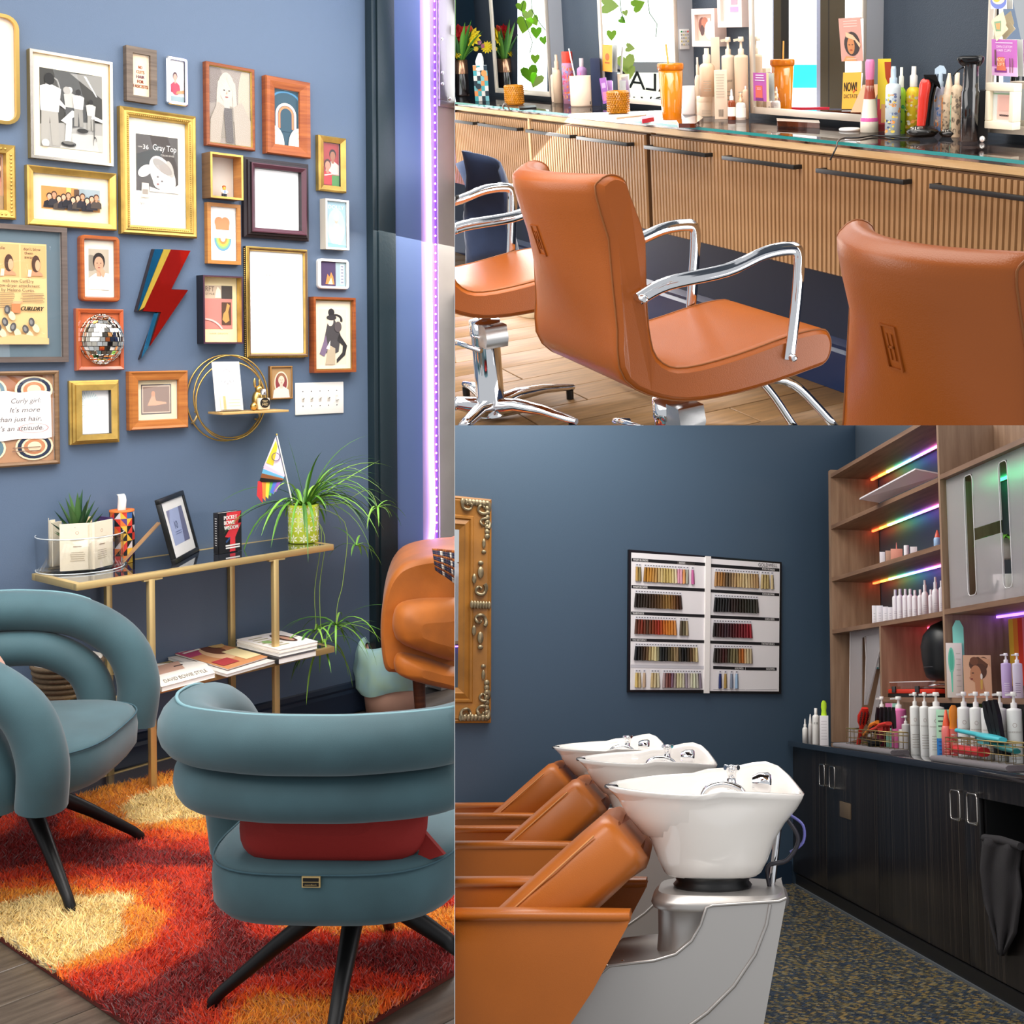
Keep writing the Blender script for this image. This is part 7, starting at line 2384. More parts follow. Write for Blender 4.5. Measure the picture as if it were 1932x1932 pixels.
for k, (p, lb) in enumerate((((1624, 1222, 1658, 1262), 'pale notice with a teal border behind the slanted letter sheet, upper one'), ((1622, 1278, 1652, 1320), 'pale printed notice behind the slanted letter sheet, lower one'))):
    a, b = RB.y(p[0], p[1], YB - .05), RB.y(p[2], p[3], YB - .05)
    t = thing('notice', lb, 'notice', (a.x, YB - .045, b.z))
    mb = MB(t).m(PAPER).box(a.x, YB - .05, b.z, b.x, YB - .046, a.z)
    A = Art(mb, (a.x, YB - .0505, b.z), (b.x - a.x, 0, 0), (0, 0, a.z - b.z), (0, -1, 0))
    if k == 0:
        A.rect('4a8f94', 0, .88, 1, 1).rect('4a8f94', 0, 0, 1, .08)
    A.lines('b8b0a8', .15, .85, .78, .2, 6, .02)
    part('sheet', mb, t)
# sheet lying in the top bay
zt = zs[3] + .001
Pt = [RB.z(x, y, zt + dz) for x, y, dz in ((1622, 942, .02), (1660, 948, .02), (1778, 896, .09), (1727, 886, .12))]
t = thing('frosted_panel', 'frosted acrylic letter lying aslant in the top bay of the shelving', 'panel', Pt[0])
part('sheet', MB(t).m(mat('f2e6e8', 0.4, tr=.3, alpha=.92)).prism(Pt, (0, 0, .008)), t)
part('polished_edge', MB(t).m(mat('fdfafa', .2)).tube([Pt[1], Pt[0], Pt[3]], .003, 5), t)

# ---- things on the shelves
WB = mat('f6f2f6', 0.3)
for k, (x, yb, w, yt, kd) in enumerate(((1650, 1170, 9, 1143, 'box'), (1660, 1168, 12, 1143, 'box'), (1671, 1166, 10, 1145, 'box'), (1680, 1164, 9, 1146, 'box'), (1690, 1162, 12, 1112, 'cyl'), (1699, 1160, 13, 1111, 'cyl'), (1709, 1158, 12, 1111, 'cyl'), (1718, 1157, 12, 1111, 'cyl'), (1727, 1155, 12, 1113, 'cyl'), (1737, 1153, 11, 1112, 'cyl'), (1746, 1152, 13, 1094, 'tall'), (1757, 1150, 10, 1112, 'cyl'), (1766, 1148, 14, 1088, 'tall'), (1777, 1146, 10, 1095, 'cyl'))):
    nm = {'box': 'white_box', 'cyl': 'white_bottle', 'tall': 'white_bottle'}[kd]
    ords = ['first', 'second', 'third', 'fourth', 'fifth', 'sixth', 'seventh', 'eighth', 'ninth', 'tenth', 'eleventh', 'twelfth', 'thirteenth', 'last']
    bottle(nm, '%s %s on the bottle shelf of the walnut unit, %s from the left' % ('small white' if kd == 'box' else 'tall-necked white' if kd == 'tall' else 'white', 'carton' if kd == 'box' else 'bottle', ords[k]), x, yb, w, yt, kd, (WB, WB), 'box' if kd == 'box' else 'bottle', z=zs[1], yp=YU + .13, group='white bottles and cartons on the walnut shelf', depth=.03, art=(lambda A: A.lines('c8c2cc', .3, .7, .6, .2, 4, .02)) if kd == 'box' else printed('c4bcc8'))
bottle('white_box', 'white carton at the left of the second walnut shelf down', 1665, 1063, 10, 1042, 'box', (WB,), 'box', z=zs[2], yp=YU + .13, depth=.03)
bottle('peach_box', 'tan carton next to the white one, second shelf down', 1677, 1060, 12, 1040, 'box', (mat('c8a088', .5),), 'box', z=zs[2], yp=YU + .13, depth=.04)
bottle('pink_box', 'salmon carton in the middle of the second shelf down', 1692, 1056, 22, 1037, 'box', (mat('e8a08a', .5),), 'box', z=zs[2], yp=YU + .13, depth=.05)
bottle('thin_nozzle', 'thin pointed nozzle sticking up behind the salmon carton', 1692, 1054, 4, 1023, 'tip', (mat('e88a7a', .4), mat('e88a7a', .4)), 'bottle', z=zs[2], yp=YU + .13)
bottle('white_jar', 'white jar right of the salmon carton', 1710.5, 1050, 10, 1029, 'jar', (WB,), 'jar', z=zs[2], yp=YU + .13)
bottle('white_box', 'low white pack right of the white jar', 1724, 1046, 13, 1032, 'box', (WB,), 'box', z=zs[2], yp=YU + .13, depth=.02)
bottle('blue_bottle', 'pale blue bottle with a red tip, second shelf down', 1769, 1034, 14, 1000, 'tip', (mat('a8c8ec', .3), mat('e8705a', .3)), z=zs[2], yp=YU + .13)
bottle('blue_bottle', 'second blue bottle half behind the divider', 1779, 1031, 8, 1004, 'cyl', (mat('7aa8e0', .3), mat('7aa8e0', .3)), z=zs[2], yp=YU + .13)
# helmet, record player
S_ = Spot(1776, 1312, zs[0], None, YU + .08)
hm = thing('helmet', 'matte black full helmet on the record player, half behind the divider', 'helmet', (S_.p.x - .03, YU + .17, 1.277))
hc = []
for z, rx, ry, ox in ((0, .12, .12, .0), (.02, .15, .145, 0), (.06, .175, .155, 0), (.12, .19, .16, -.005), (.18, .195, .165, -.005), (.24, .175, .155, 0), (.29, .125, .12, .01), (.315, .06, .07, .015), (.322, .015, .02, .02)):
    hc.append([(ox + a, b, z) for a, b in sq(rx, ry, 2.3, 28)])
part('shell', MB().m(mat('0c0c0d', .38)).loft(hc), hm)
part('chin_groove', MB().m(mat('2a2a2c', .3)).tube([(a * 1.01, b * 1.01, .07) for a, b in sq(.142, .156, 2.3, 30)], .004, 5, True), hm)
part('sticker', MB().m(ink('d8d0c8')).box(-.172, -.07, .05, -.165, -.045, .08).m(ink('c8342c')).box(-.186, -.06, .1, -.18, -.035, .14), hm)
a, b = RB.y(1687, 1311, YU + .06), RB.y(1775, 1311, YU + .06)
rp_ = thing('record_player', 'red record player with a clear lid on the lower walnut shelf', 'record player', ((a.x + b.x) / 2, YU + .17, zs[0]))
RX0, RX1 = -.45, .33
part('case', MB().m(mat('d8341f', .35)).box(RX0, -.13, .02, RX1, .14, .045), rp_, bev=.006, label='red case')
part('trim_band', MB().m(BLACK).box(RX0, -.132, .0, RX1, .138, .02), rp_)
part('clear_lid', MB().m(PANE).box(RX0 + .01, -.12, .047, RX1 - .01, .13, .084), rp_)
part('lid_edge', MB().m(mat('e4e0e0', .3)).tube([(RX0 + .01, -.12, .047), (RX0 + .03, -.12, .084), (RX1 - .01, -.12, .084)], .003, 5), rp_)
for x in (RX0 + .12, RX0 + .5):
    part('latch', MB().m(BLACKG).box(x, -.137, .025, x + .06, -.131, .06), rp_)
part('platter', MB().m(BLACKG).lathe([(0, .045), (.11, .045), (.11, .052), (0, .052)], n=28), rp_)
part('tonearm', MB().m(STEEL).tube([(.2, .08, .065), (.22, -.05, .07), (.12, -.08, .06)], .006, 6), rp_)
# right cubby
bottle('brush_box', 'white box with a mint hairbrush in its window', 1803, 1319, 30, 1213, 'box', (mat('f0e6e0', .5),), 'box', z=zs[0], yp=YU + .025, depth=.02, art=lambda A: A.oval('7adcc0', .32, .68, .2, .24).oval('5ac8a8', .32, .68, .12, .2).poly('7adcc0', [(.24, .5), (.4, .5), (.36, .1), (.3, .1)]).lines('c8bcb4', .6, .9, .8, .2, 7, .01))
S_ = Spot(1812, 1316, zs[0], None, YU + .055)
solo('hang_tab', MB().m(mat('8ae0d0', .5)).prism([(-.028, 0, 0), (.028, 0, 0), (.028, 0, .35), (.01, 0, .385), (-.01, 0, .385), (-.028, 0, .35)], (0, .003, 0)), 'mint hanging tab card behind the hairbrush box', 'card', S_.p, S_.a)
bottle('portrait_box', 'portrait card of a woman with upswept curls on the lower walnut shelf', 1846, 1319, 52, 1236, 'box', (mat('e8c0a0', .5),), 'card', z=zs[0], yp=YU + .08, depth=.012, art=lambda A: A.rect('e8b894', 0, 0, 1, 1).oval('5a3624', .55, .78, .34, .18).oval('7a4a30', .4, .86, .16, .1).oval('6a4028', .72, .84, .18, .12).oval('5a3624', .62, .62, .22, .18).oval('c98a62', .44, .56, .2, .2).poly('c98a62', [(.26, .52), (.2, .46), (.27, .43)]).poly('c98a62', [(.4, .42), (.66, .5), (.78, .05), (.42, .05)]).poly('e0a880', [(.55, .96), (.95, .9), (.98, .72), (.86, .8)]).oval('f6efe2', .64, .5, .04, .07).poly('d8b050', [(.6, .42), (.68, .42), (.66, .2), (.6, .2)]).oval('8a3a30', .29, .44, .05, .02).oval('3a2418', .34, .58, .05, .012).rect('d8a080', 0, 0, 1, .05))
bottle('lilac_pump', 'lilac pump bottle beside the portrait card', 1901, 1319, 20, 1232, 'pump', (mat('c8b0e0', .35), WB), z=zs[0], yp=YU + .08, art=printed('f0e8f6'))
bottle('lilac_pump', 'second pump bottle at the right edge, lilac behind the first', 1922, 1318, 19, 1232, 'pump', (mat('d8d0e4', .35), WB), z=zs[0], yp=YU + .08, art=printed('8a7a9a'))
a, b = RB.y(1902, 1165, YB - .06), RB.y(1990, 1250, YB - .06)
t = thing('rainbow_print', 'striped rainbow print at the back of the lower right cubby', 'print', (a.x, YB - .055, 1.25))
mb = MB(t).m(PAPER).box(a.x, YB - .06, 1.25, a.x + .9, YB - .052, 1.58)
A = Art(mb, (a.x, YB - .0605, 1.25), (.9, 0, 0), (0, 0, .33), (0, -1, 0))
for k, c in enumerate(('f0c03c', 'f08a2c', 'e03a24', 'f07a8a', 'f6f0ea', 'b8dcec', 'f6f0ea', '7ab0d8')):
    A.poly(c, [(k * .06, 0), (k * .06 + .06, 0), (k * .06 + .06, 1), (k * .06, 1)])
part('sheet', mb, t)
t = thing('top_carton', 'white carton on top of the shelving at the right edge', 'box', (-4.75, YU + .1, 2.337))
part('carton', MB().m(mat('eef0f4', .4)).box(-.16, -.06, 0, .5, .14, .3), t, bev=.006)
t = thing('blue_case', 'slate blue box beside the white carton on top of the shelving', 'box', (-5.02, YU + .16, 2.337))
part('case', MB().m(mat('4a5c70', .5)).box(-.08, -.05, 0, .1, .1, .12), t, bev=.004)
# plants glimpsed through the H
t = thing('trailing_plant', 'small trailing green plant behind the H panel', 'plant', (RB.y(1895, 1000, YB - .12).x, YB - .12, 1.9))
part('pot', MB().m(WHITE).lathe([(0, -.03), (.05, -.03), (.06, .07), (0, .07)], n=14), t)
for k in range(14):
    aa = k * 2.4
    leaf(t, (.02 * math.cos(aa), .02 * math.sin(aa), .07), (math.cos(aa), math.sin(aa), .6), .16, .06, 1.4, LG[k % 4], 5, .15)
t = thing('pot_with_logo', 'white mug with dark scribble behind the foot of the H panel', 'mug', (RB.y(1897, 1100, YU + .1).x, YU + .12, 1.632))
part('body', MB().m(WHITE).lathe([(0, 0), (.07, 0), (.075, .13), (.068, .13), (0, .02)], n=20), t)
part('scribble', MB().m(BLACK).tube(spline([(-.05, -.062, .03), (-.02, -.077, .09), (.0, -.077, .04), (.03, -.07, .1)], 4), .006, 5), t)

# ---- counter products
bottle('serum', 'small white dropper bottle at the far left of the dark counter', 1519, 1401, 10.5, 1356, 'dropper', (WHITE, WHITE), z=ZK)
bottle('tube', 'slim white tube beside the dropper bottle', 1529, 1402, 8, 1347, 'tip', (mat('e8e4e0', .3), WHITE), z=ZK)
bottle('tall_white', 'tall plain white bottle left of the shelving post', 1539.5, 1404, 13.5, 1336, 'cyl', (WHITE, WHITE), z=ZK, art=lambda A: A.text('3a3634', 'K18', .5, .55, .06, w=.35))
t, r, h, S_ = bottle('clip_carton', 'white carton with a lime green clip on top, beside the shelving post', 1555, 1406, 16.5, 1350, 'box', (mat('ece8ea', .4),), 'box', z=ZK, depth=.03, art=lambda A: A.lines('b8b0b4', .15, .85, .8, .2, 7, .012))
S2 = Spot(1555, 1350, ZK)
solo('lime_clip', MB().m(mat('c0e82c', .4)).loft([[(x * s_, y * .5, z) for x, y in sq(.018, .02, 2.5, 12)] for z, s_ in ((0, 1), (.03, .8), (.05, 1.0), (.075, .9), (.09, .4))]), 'lime green hair clip standing on the white carton', 'clip', S_.p + V((0, 0, h)), S_.a)


def basket(label, tow, x0, x1, yb, yt, ylow):
    """grey folded towel with a wire basket on it"""
    a, b = RB.y(tow[0], tow[2], 2.26), RB.y(tow[1], tow[3], 2.26)
    a.z = b.z = ZK
    c = (a + b) / 2
    ang = math.atan2(b.y - a.y, b.x - a.x)
    L = (b - a).length / 2
    TO = mat('6c6468', .95, sh=.4, bump=.5, bs=200)
    t = thing('folded_towel', 'grey folded towel under the %s basket' % label.split(',')[1].split(' ')[1], 'towel', c, ang)
    part('fold', MB().m(TO).loft([[(x, y, z) for y, z in [(-.06, .006), (-.065, .016), (-.055, .025), (.03, .027), (.04, .015), (.035, .002), (-.055, .001)]] for x in (-L, -L * .97, -L * .5, 0, L * .5, L * .97, L)]), t)
    a, b = RB.y(x0, yb, 2.213), RB.y(x1, ylow, 2.213)
    a.z = b.z = ZK + .028
    ang = math.atan2(b.y - a.y, b.x - a.x)
    L = (b - a).length
    t = thing('wire_basket', label, 'basket', a + V((0, 0, 0)), ang)
    Hh, D = .085, .078
    wm = mat('b8a06a', .35, .8)
    g = MB().m(wm)
    g.tube([(0, 0, Hh), (L, 0, Hh), (L, D, Hh), (0, D, Hh)], .003, 5, True)
    part('rim', g, t)
    n = max(6, int(L / .07))
    for k in range(n + 1):
        x = L * k / n
        part('wire', MB().m(wm).tube([(x, 0, Hh), (x, 0, .002), (x, D, .002), (x, D, Hh)], .0018, 4), t)
    for z in (.035, .068):
        part('wire', MB().m(wm).tube([(0, 0, z), (L, 0, z), (L, D, z), (0, D, z)], .0018, 4, True), t)
    return t, L, ang


def inb(name, label, bt, L, fx, y, z, mb, cat):
    m_ = LOC[bt.name] @ M.Translation((L * fx, y, z))
    o = link(name, mb.mesh(name))
    LOC[o.name] = m_
    o.matrix_world = RB.M @ m_
    ROOTS.append((o, RB))
    setid(o, label, cat)


def brush(c1, c2, L=.22, ang=.2):
    mb = MB(T=M.Rotation(ang, 4, 'Y')).m(c1)
    mb.loft([[(x, y, z) for y, z in sq(w, hh, 2.4, 10)] for x, w, hh in ((-L / 2, .012, .009), (0, .014, .011), (.03, .03, .012), (L * .3, .036, .013), (L * .5, .02, .01))])
    mb.m(c2)
    for i in range(7):
        for j in range(3):
            mb.tube([(.03 + i * .012, -.02 + j * .02, -.01), (.03 + i * .012, -.02 + j * .02, -.032)], .003, 4)
    return mb


b1, L1, a1 = basket('wire basket of red brushes and black clips, left on the dark counter', (1590, 1702, 1406, 1416), 1597, 1687, 1401, 1381, 1411)
RED = mat('d8342a', .35)
inb('hairbrush', 'red handled brush sticking up at the left of the first wire basket', b1, L1, .2, .04, .1, brush(RED, BLACK, .24, -1.0), 'brush')
inb('hairbrush', 'red brush lying across the top of the first wire basket', b1, L1, .62, .03, .105, brush(RED, mat('b82a24', .4), .3, -.15), 'brush')
inb('hairbrush', 'orange brush under the red one in the first wire basket', b1, L1, .35, .055, .09, brush(mat('e8862c', .35), BLACK, .26, -.3), 'brush')
inb('hairbrush', 'black paddle brush at the bottom of the first wire basket', b1, L1, .4, .035, .03, brush(BLACK, BLACK, .3, .05), 'brush')
for k in range(5):
    inb('section_clip', 'black section clip standing in the first wire basket', b1, L1, .42 + .09 * k, .06, .1, MB(T=M.Rotation(.3 - .1 * k, 4, 'Y')).m(BLACK).prism([(-.012, 0, 0), (.012, 0, 0), (.016, 0, .06), (.008, 0, .11), (-.008, 0, .11), (-.016, 0, .06)], (0, .015, 0)), 'clip')
    bpy.data.objects[[o for o, q in ROOTS][-1].name]['group'] = 'black section clips in the first basket'
b2, L2, a2 = basket('wire basket with a turquoise brush and a red comb, right on the dark counter', (1778, 1925, 1434, 1447), 1785, 1912, 1422, 1398, 1436)
TQ = mat('4cc8d4', .35)
inb('hairbrush', 'turquoise paddle brush across the second wire basket', b2, L2, .42, .035, .105, brush(TQ, mat('7adce4', .4), .5, .05), 'brush')
inb('hairbrush', 'dark teal brush under the turquoise one', b2, L2, .62, .05, .07, brush(mat('2a7a78', .4), BLACK, .4, .1), 'brush')
inb('red_comb', 'red comb handle at the bottom of the second wire basket', b2, L2, .28, .03, .035, MB().m(mat('d8343a', .35)).loft([[(x, y, z) for y, z in sq(.03, .02, 2.5, 10)] for x in (-.14, -.1, .1, .16)]), 'comb')
for k in range(3):
    inb('section_clip', 'black section clip leaning in the second wire basket', b2, L2, .5 + .06 * k, .06, .13, MB(T=M.Rotation(-.5 + .08 * k, 4, 'Y')).m(BLACK).prism([(-.015, 0, -.04), (.015, 0, -.04), (.022, 0, .06), (.01, 0, .13), (-.01, 0, .13), (-.022, 0, .06)], (0, .02, 0)), 'clip')
    bpy.data.objects[[o for o, q in ROOTS][-1].name]['group'] = 'black section clips in the second basket'
bottle('lime_pump', 'round lime pump bottle behind the first wire basket', 1640, 1397, 25, 1327, 'pump', (mat('9ac02c', .3), WHITE), z=ZK)
bottle('maroon_pump', 'white pump bottle filled maroon', 1665, 1398, 21, 1314, 'pump', (mat('7a2f44', .25), WHITE), z=ZK)
bottle('pastel_carton', 'pink and mint carton between the pump bottles', 1683, 1399, 22, 1327, 'box', (mat('f0b8d8', .5),), 'box', z=ZK, depth=.02, art=lambda A: A.rect('ee8cc0', 0, .5, .5, 1).poly('a8ecd0', [(.5, .4), (1, .4), (1, 1), (.6, 1)]).rect('a8ecd0', 0, 0, .4, .5).rect('6a4a3c', .42, .1, .6, .35))
bottle('pink_pump', 'white-shouldered pink pump bottle', 1697, 1408, 29, 1314, 'pump', (mat('f07ab8', .3), WHITE), z=ZK)
bottle('mint_bottle', 'mint green bottle in front of the pink pump bottle', 1686, 1411, 13, 1363, 'cyl', (mat('9ae8c4', .35), WHITE), z=ZK)
bottle('foam_pump', 'clear foam pump behind the small white jar', 1710, 1410, 16, 1350, 'pump', (mat('e0dcda', .15), mat('ece8e4', .2)), z=ZK)
bottle('white_tub', 'low white jar left of the tall white pump bottles', 1707, 1416, 22, 1376, 'jar', (WHITE, WHITE), 'jar', z=ZK, art=printed())


def drops(A):
    A.oval('b8a89c', .5, .56, .09, .03, 12)
    A.oval('f4f2ee', .5, .56, .07, .024, 12)
    A.text('b4aca4', 'innersense'.replace('innersense', 'INNERSENSE'), .5, .46, .02, w=.6)
    for k in range(6):
        A.rect('bcb4ac', .3, .12 + .04 * k, .7, .13 + .04 * k)
        A.k -= 1


PW = mat('f3f4f0', .3)
for k, (x, yb, w, yt) in enumerate(((1728.5, 1419, 20, 1306), (1747, 1421, 20, 1306), (1769, 1423, 31, 1306), (1822, 1428, 26, 1305), (1845, 1431, 25, 1305), (1867, 1434, 25, 1305), (1891, 1438, 26, 1305), (1918, 1442, 29, 1305))):
    bottle('white_pump', 'white pump bottle, %s of the tall white row on the dark counter' % ('first', 'second', 'third', 'fourth', 'fifth', 'sixth', 'seventh', 'eighth')[k], x, yb, w, yt, 'pump', (PW, WHITE), z=ZK, group='tall white pump bottles', art=drops)
bottle('mint_carton', 'mint carton standing on a blue base behind the coral bottle', 1787, 1431, 36, 1339, 'box', (mat('b8f0cc', .45),), 'box', z=ZK, depth=.03, art=lambda A: A.rect('2c8ce0', 0, 0, 1, .42).lines('4a6a5a', .08, .5, .85, .55, 4, .03).lines('1c5cae', .08, .5, .34, .1, 4, .02))
bottle('coral_tip_bottle', 'coral bottle with a pointed nozzle', 1787.5, 1433, 19, 1339, 'tip', (mat('f0807a', .35), mat('f0603c', .35)), z=ZK, art=printed('f8b8b0'))
bottle('orange_clip_carton', 'red patterned carton with an orange clip on top', 1802, 1430, 15, 1375, 'box', (mat('e8685a', .4),), 'box', z=ZK, depth=.02, art=dots(('f6d8c8', 'd83a3c', 'f0a08c'), 14, 33, .1, .9, .12))
S_ = Spot(1802, 1430, ZK)
solo('orange_clip', MB().m(mat('f08a1c', .4)).loft([[(x * s_, y * .5, z) for x, y in sq(.024, .02, 2.5, 12)] for z, s_ in ((0, 1), (.03, .8), (.06, 1.0), (.09, .9), (.11, .4))]), 'orange hair clip on the red patterned carton', 'clip', S_.p + V((0, 0, S_.h(1375))), S_.a)
bottle('blue_tube', 'slim blue bottle squeezed between the orange clip and the white row', 1811, 1428, 6, 1335, 'cyl', (mat('2c7ad0', .35), WHITE), z=ZK)

# ---- swatch board
q0 = bw(1186.6, 1036.6, .02)
q1 = bw(1474.8, 1060.6, .02)
q2 = bw(1473.9, 1309, .02)
q3 = bw(1184.9, 1305.7, .02)
t = thing('swatch_board', 'open hair colour swatch board on the navy wall', 'swatch board', COR + WX * ((q0.x + q1.x) / 2) + V((0, 0, q3.z)) + WN * .01)
TB = LOC[t.name].inverted() @ TW


def bd(x, y, off=.022):
    """swatch board: position in the photo's crop of the board -> wall coordinates"""
    return bw(1170 + x / 6.0375, 1020 + y / 6.0375, off)


mb = MB(T=TB).m(mat('16161a', .3)).prism([q3, q2, q1, q0], (0, -.018, 0))
part('backing', mb, t)
for nm, q in (('left_page', ((128, 135), (972, 190), (962, 1700), (116, 1700))), ('right_page', ((1034, 205), (1820, 262), (1808, 1718), (1022, 1712)))):
    part(nm, MB(T=TB).m(mat('f4eff0', .4)).prism([bd(*p) for p in q][::-1], (0, -.0015, 0)), t)
part('spine_strip', MB(T=TB).m(mat('f8f2ee', .35)).prism([bd(*p, .032) for p in ((976, 175), (1036, 180), (1018, 1738), (960, 1738))][::-1], (0, -.01, 0)), t)


def bar(q, h, words, al, c='17161a', tc='f4f0ee'):
    (xa_, ya_), (xb_, yb_) = q
    mb = MB(T=TB).m(ink(c)).prism([bd(*p, .0232) for p in ((xa_, ya_), (xb_, yb_), (xb_, yb_ + h), (xa_, ya_ + h))][::-1], (0, -.0008, 0))
    for s_, f, w in words:
        O = bd(xa_ + (xb_ - xa_) * f, ya_ + (yb_ - ya_) * f + h * .82, .0236)
        O2 = bd(xa_ + (xb_ - xa_) * f + 100, ya_ + (yb_ - ya_) * f + h * .82 + (yb_ - ya_) / (xb_ - xa_) * 100, .0236)
        O3 = bd(xa_ + (xb_ - xa_) * f, ya_ + (yb_ - ya_) * f + h * .15, .0236)
        mb.m(ink(tc))
        letter(mb, s_, O, (O2 - O).normalized(), (O3 - O).normalized(), (O3 - O).length, al, w / 100 * (O2 - O).length, .0006)
    part('header_bar', mb, t)


bar(((132, 198), (970, 252)), 36, [('WARM BLONDES', .02, 170)], 'l')
bar(((130, 506), (968, 545)), 36, [('WARM BROWNS', .02, 165)], 'l')
bar(((125, 808), (965, 842)), 34, [('WARM REDS', .02, 130)], 'l')
bar(((122, 1112), (962, 1134)), 34, [('THE NATURALS', .02, 160)], 'l')
bar(((120, 1410), (960, 1428)), 36, [], 'l', 'cfccd2')
bar(((1036, 265), (1815, 318)), 36, [('COOL BLONDES', .93, 140)], 'r')
bar(((1033, 555), (1812, 600)), 34, [('COOL BROWNS', .93, 135)], 'r')
bar(((1030, 848), (1812, 882)), 34, [('COOL REDS', .93, 105)], 'r')
bar(((1027, 1138), (1812, 1164)), 34, [('THE NATURALS', .93, 145)], 'r')
bar(((1060, 1428), (1426, 1440)), 34, [('GOLDWELL', .95, 100)], 'r')
bar(((1430, 1442), (1783, 1446)), 34, [('GOLDWELL', .95, 100)], 'r')
bar(((652, 234), (850, 248)), 34, [('PASTELS', .1, 68)], 'l', '6a6460')
mb = MB(T=TB).m(ink('4a4648'))
O, O2, O3 = bd(1575, 292, .0245), bd(1790, 304, .0245), bd(1575, 252, .0245)
letter(mb, 'GOLDWELL', O, (O2 - O).normalized(), (O3 - O).normalized(), (O3 - O).length, 'l', (O2 - O).length)
part('lettering', mb, t)


def mixc(a, b, f):
    A_, B_ = [int(a[i:i + 2], 16) for i in (0, 2, 4)], [int(b[i:i + 2], 16) for i in (0, 2, 4)]
    return '%02x%02x%02x' % tuple(int(A_[i] + (B_[i] - A_[i]) * f) for i in range(3))


def swrow(x0, y0, sl, h, groups):
    """groups: (start x, number, [colours]); sl = slope of the row"""
    hold = MB(T=TB).m(ink('e4e2e8'))
    dk = MB(T=TB).m(ink('5a5658'))
    for gx0, n, cols in groups:
        W_ = 31
        hold.prism([bd(x, y0 + (x - x0) * sl + dy, .0245) for x, dy in ((gx0 - 4, -34), (gx0 + n * W_ + 2, -34), (gx0 + n * W_ + 2, 4), (gx0 - 4, 4))][::-1], (0, -.0018, 0))
        for k in range(n):
            f = k / max(n - 1, 1) * (len(cols) - 1)
            i = min(int(f), len(cols) - 2) if len(cols) > 1 else 0
            c = mixc(cols[i], cols[min(i + 1, len(cols) - 1)], f - i) if len(cols) > 1 else cols[0]
            xx = gx0 + (k + .5) * W_
            yy = y0 + (xx - x0) * sl
            dk.prism([bd(xx + a, yy + b, .025) for a, b in ((-7, -26), (7, -26), (7, -16), (-7, -16))][::-1], (0, -.0006, 0))
            fl_ = (k - (n - 1) / 2) / max(n, 4) * 14
            jit = rg.uniform(-4, 4)
            rings = [[bd(xx + a * w + fl_ * v + jit * v, yy + v * h + (rg.uniform(-3, 6) if v == 1 else 0), .0245 + d) for a, d in ((-1, 0), (-.5, .009), (.3, .011), (1, .002))] for v, w in ((0, 14), (.3, 18), (.7, 20), (1, 21))]
            sw = MB(T=TB).m(mat(c, .38, var=.35, vs=1, st=(600, 600, 12))).loft(rings, cap=False)
            part('swatch', sw, t)
    part('holder', hold, t)
    part('shade_code', dk, t, kind='stuff')


rg = random.Random(77)
swrow(175, 295, .058, 162, [(178, 2, ['c8a05a', '9a8a5a']), (275, 12, ['a8762c', 'd8983c', 'b88a4c', 'e0c890', 'cdb26a', 'd8c078', 'f0e0b8']), (652, 1, ['f0a8c0']), (680, 1, ['f2b4c4']), (715, 1, ['f0a868']), (752, 1, ['b8b8a8']), (812, 1, ['d86ca8'])])
swrow(170, 596, .05, 160, [(172, 17, ['221a16', '2c2018', '38281c', '4a3018', '6a4a24', '9a7438', '7a5024', '3a1c0c'])])
swrow(170, 893, .035, 165, [(174, 15, ['5a3424', '8a3420', '5a3a28', '8a3a1c', 'a8301c', 'c86a24', 'd8842c', 'e0944c']), (682, 3, ['5a4c38', '6a6048', 'b8a480'])])
swrow(170, 1200, .027, 160, [(172, 23, ['14181e', '2a2018', '5a3c24', 'd8c48a', 'e8dca8', '101418', '2a2620', '6a5a38', 'b89a70', '0e0e10', '1c1814', '6a4a2c', 'e0cc98'])])
swrow(170, 1503, .012, 165, [(174, 2, ['e8c878', 'd8c090']), (262, 1, ['d8b898']), (355, 3, ['d8bc88', 'e8dcb8']), (490, 14, ['b8a0a0', '7a3428', '8a7088', 'd8cca0', 'e8e4b8', 'a898a8', 'e0d8c0', 'e8ecc8', '988898'])])
swrow(1080, 353, .058, 160, [(1082, 16, ['b88a58', 'b0783c', '5a4a38', 'b89468', 'd0b078', 'dcc698', 'c8a878', 'b89060']), (1608, 3, ['c8b078', 'b8a068']), (1716, 1, ['d8c090'])])
swrow(1075, 645, .045, 160, [(1076, 16, ['0e1216', '141414', '1c1c1e', '301c18', '241c14', '2a2418', '2e3028', '3a342c'])])
swrow(1070, 935, .03, 160, [(1064, 14, ['1c1416', '3a1418', '3a2830', '4a1418', '6a1820', '7a1a24', 'a82430'])])
swrow(1070, 1222, .02, 165, [(1070, 14, ['2a2420', '3a2a24', '4a1a18', '3c3424', '8a8058', '7a6a48', 'c8641c', 'd8c8a0', 'c8b490'])])
swrow(1110, 1515, .008, 165, [(1126, 1, ['1c2c6a']), (1186, 1, ['b8944c']), (1256, 1, ['8a94a8']), (1314, 1, ['a8c8e8'])])
mb = MB(T=TB).m(ink('c8c4c8'))
for q in (((1060, 1690), (1426, 1695)), ((1432, 1695), (1790, 1690))):
    mb.prism([bd(*p, .0238) for p in (q[0], q[1], (q[1][0], q[1][1] + 5), (q[0][0], q[0][1] + 5))][::-1], (0, -.0006, 0))
part('pocket_line', mb, t)

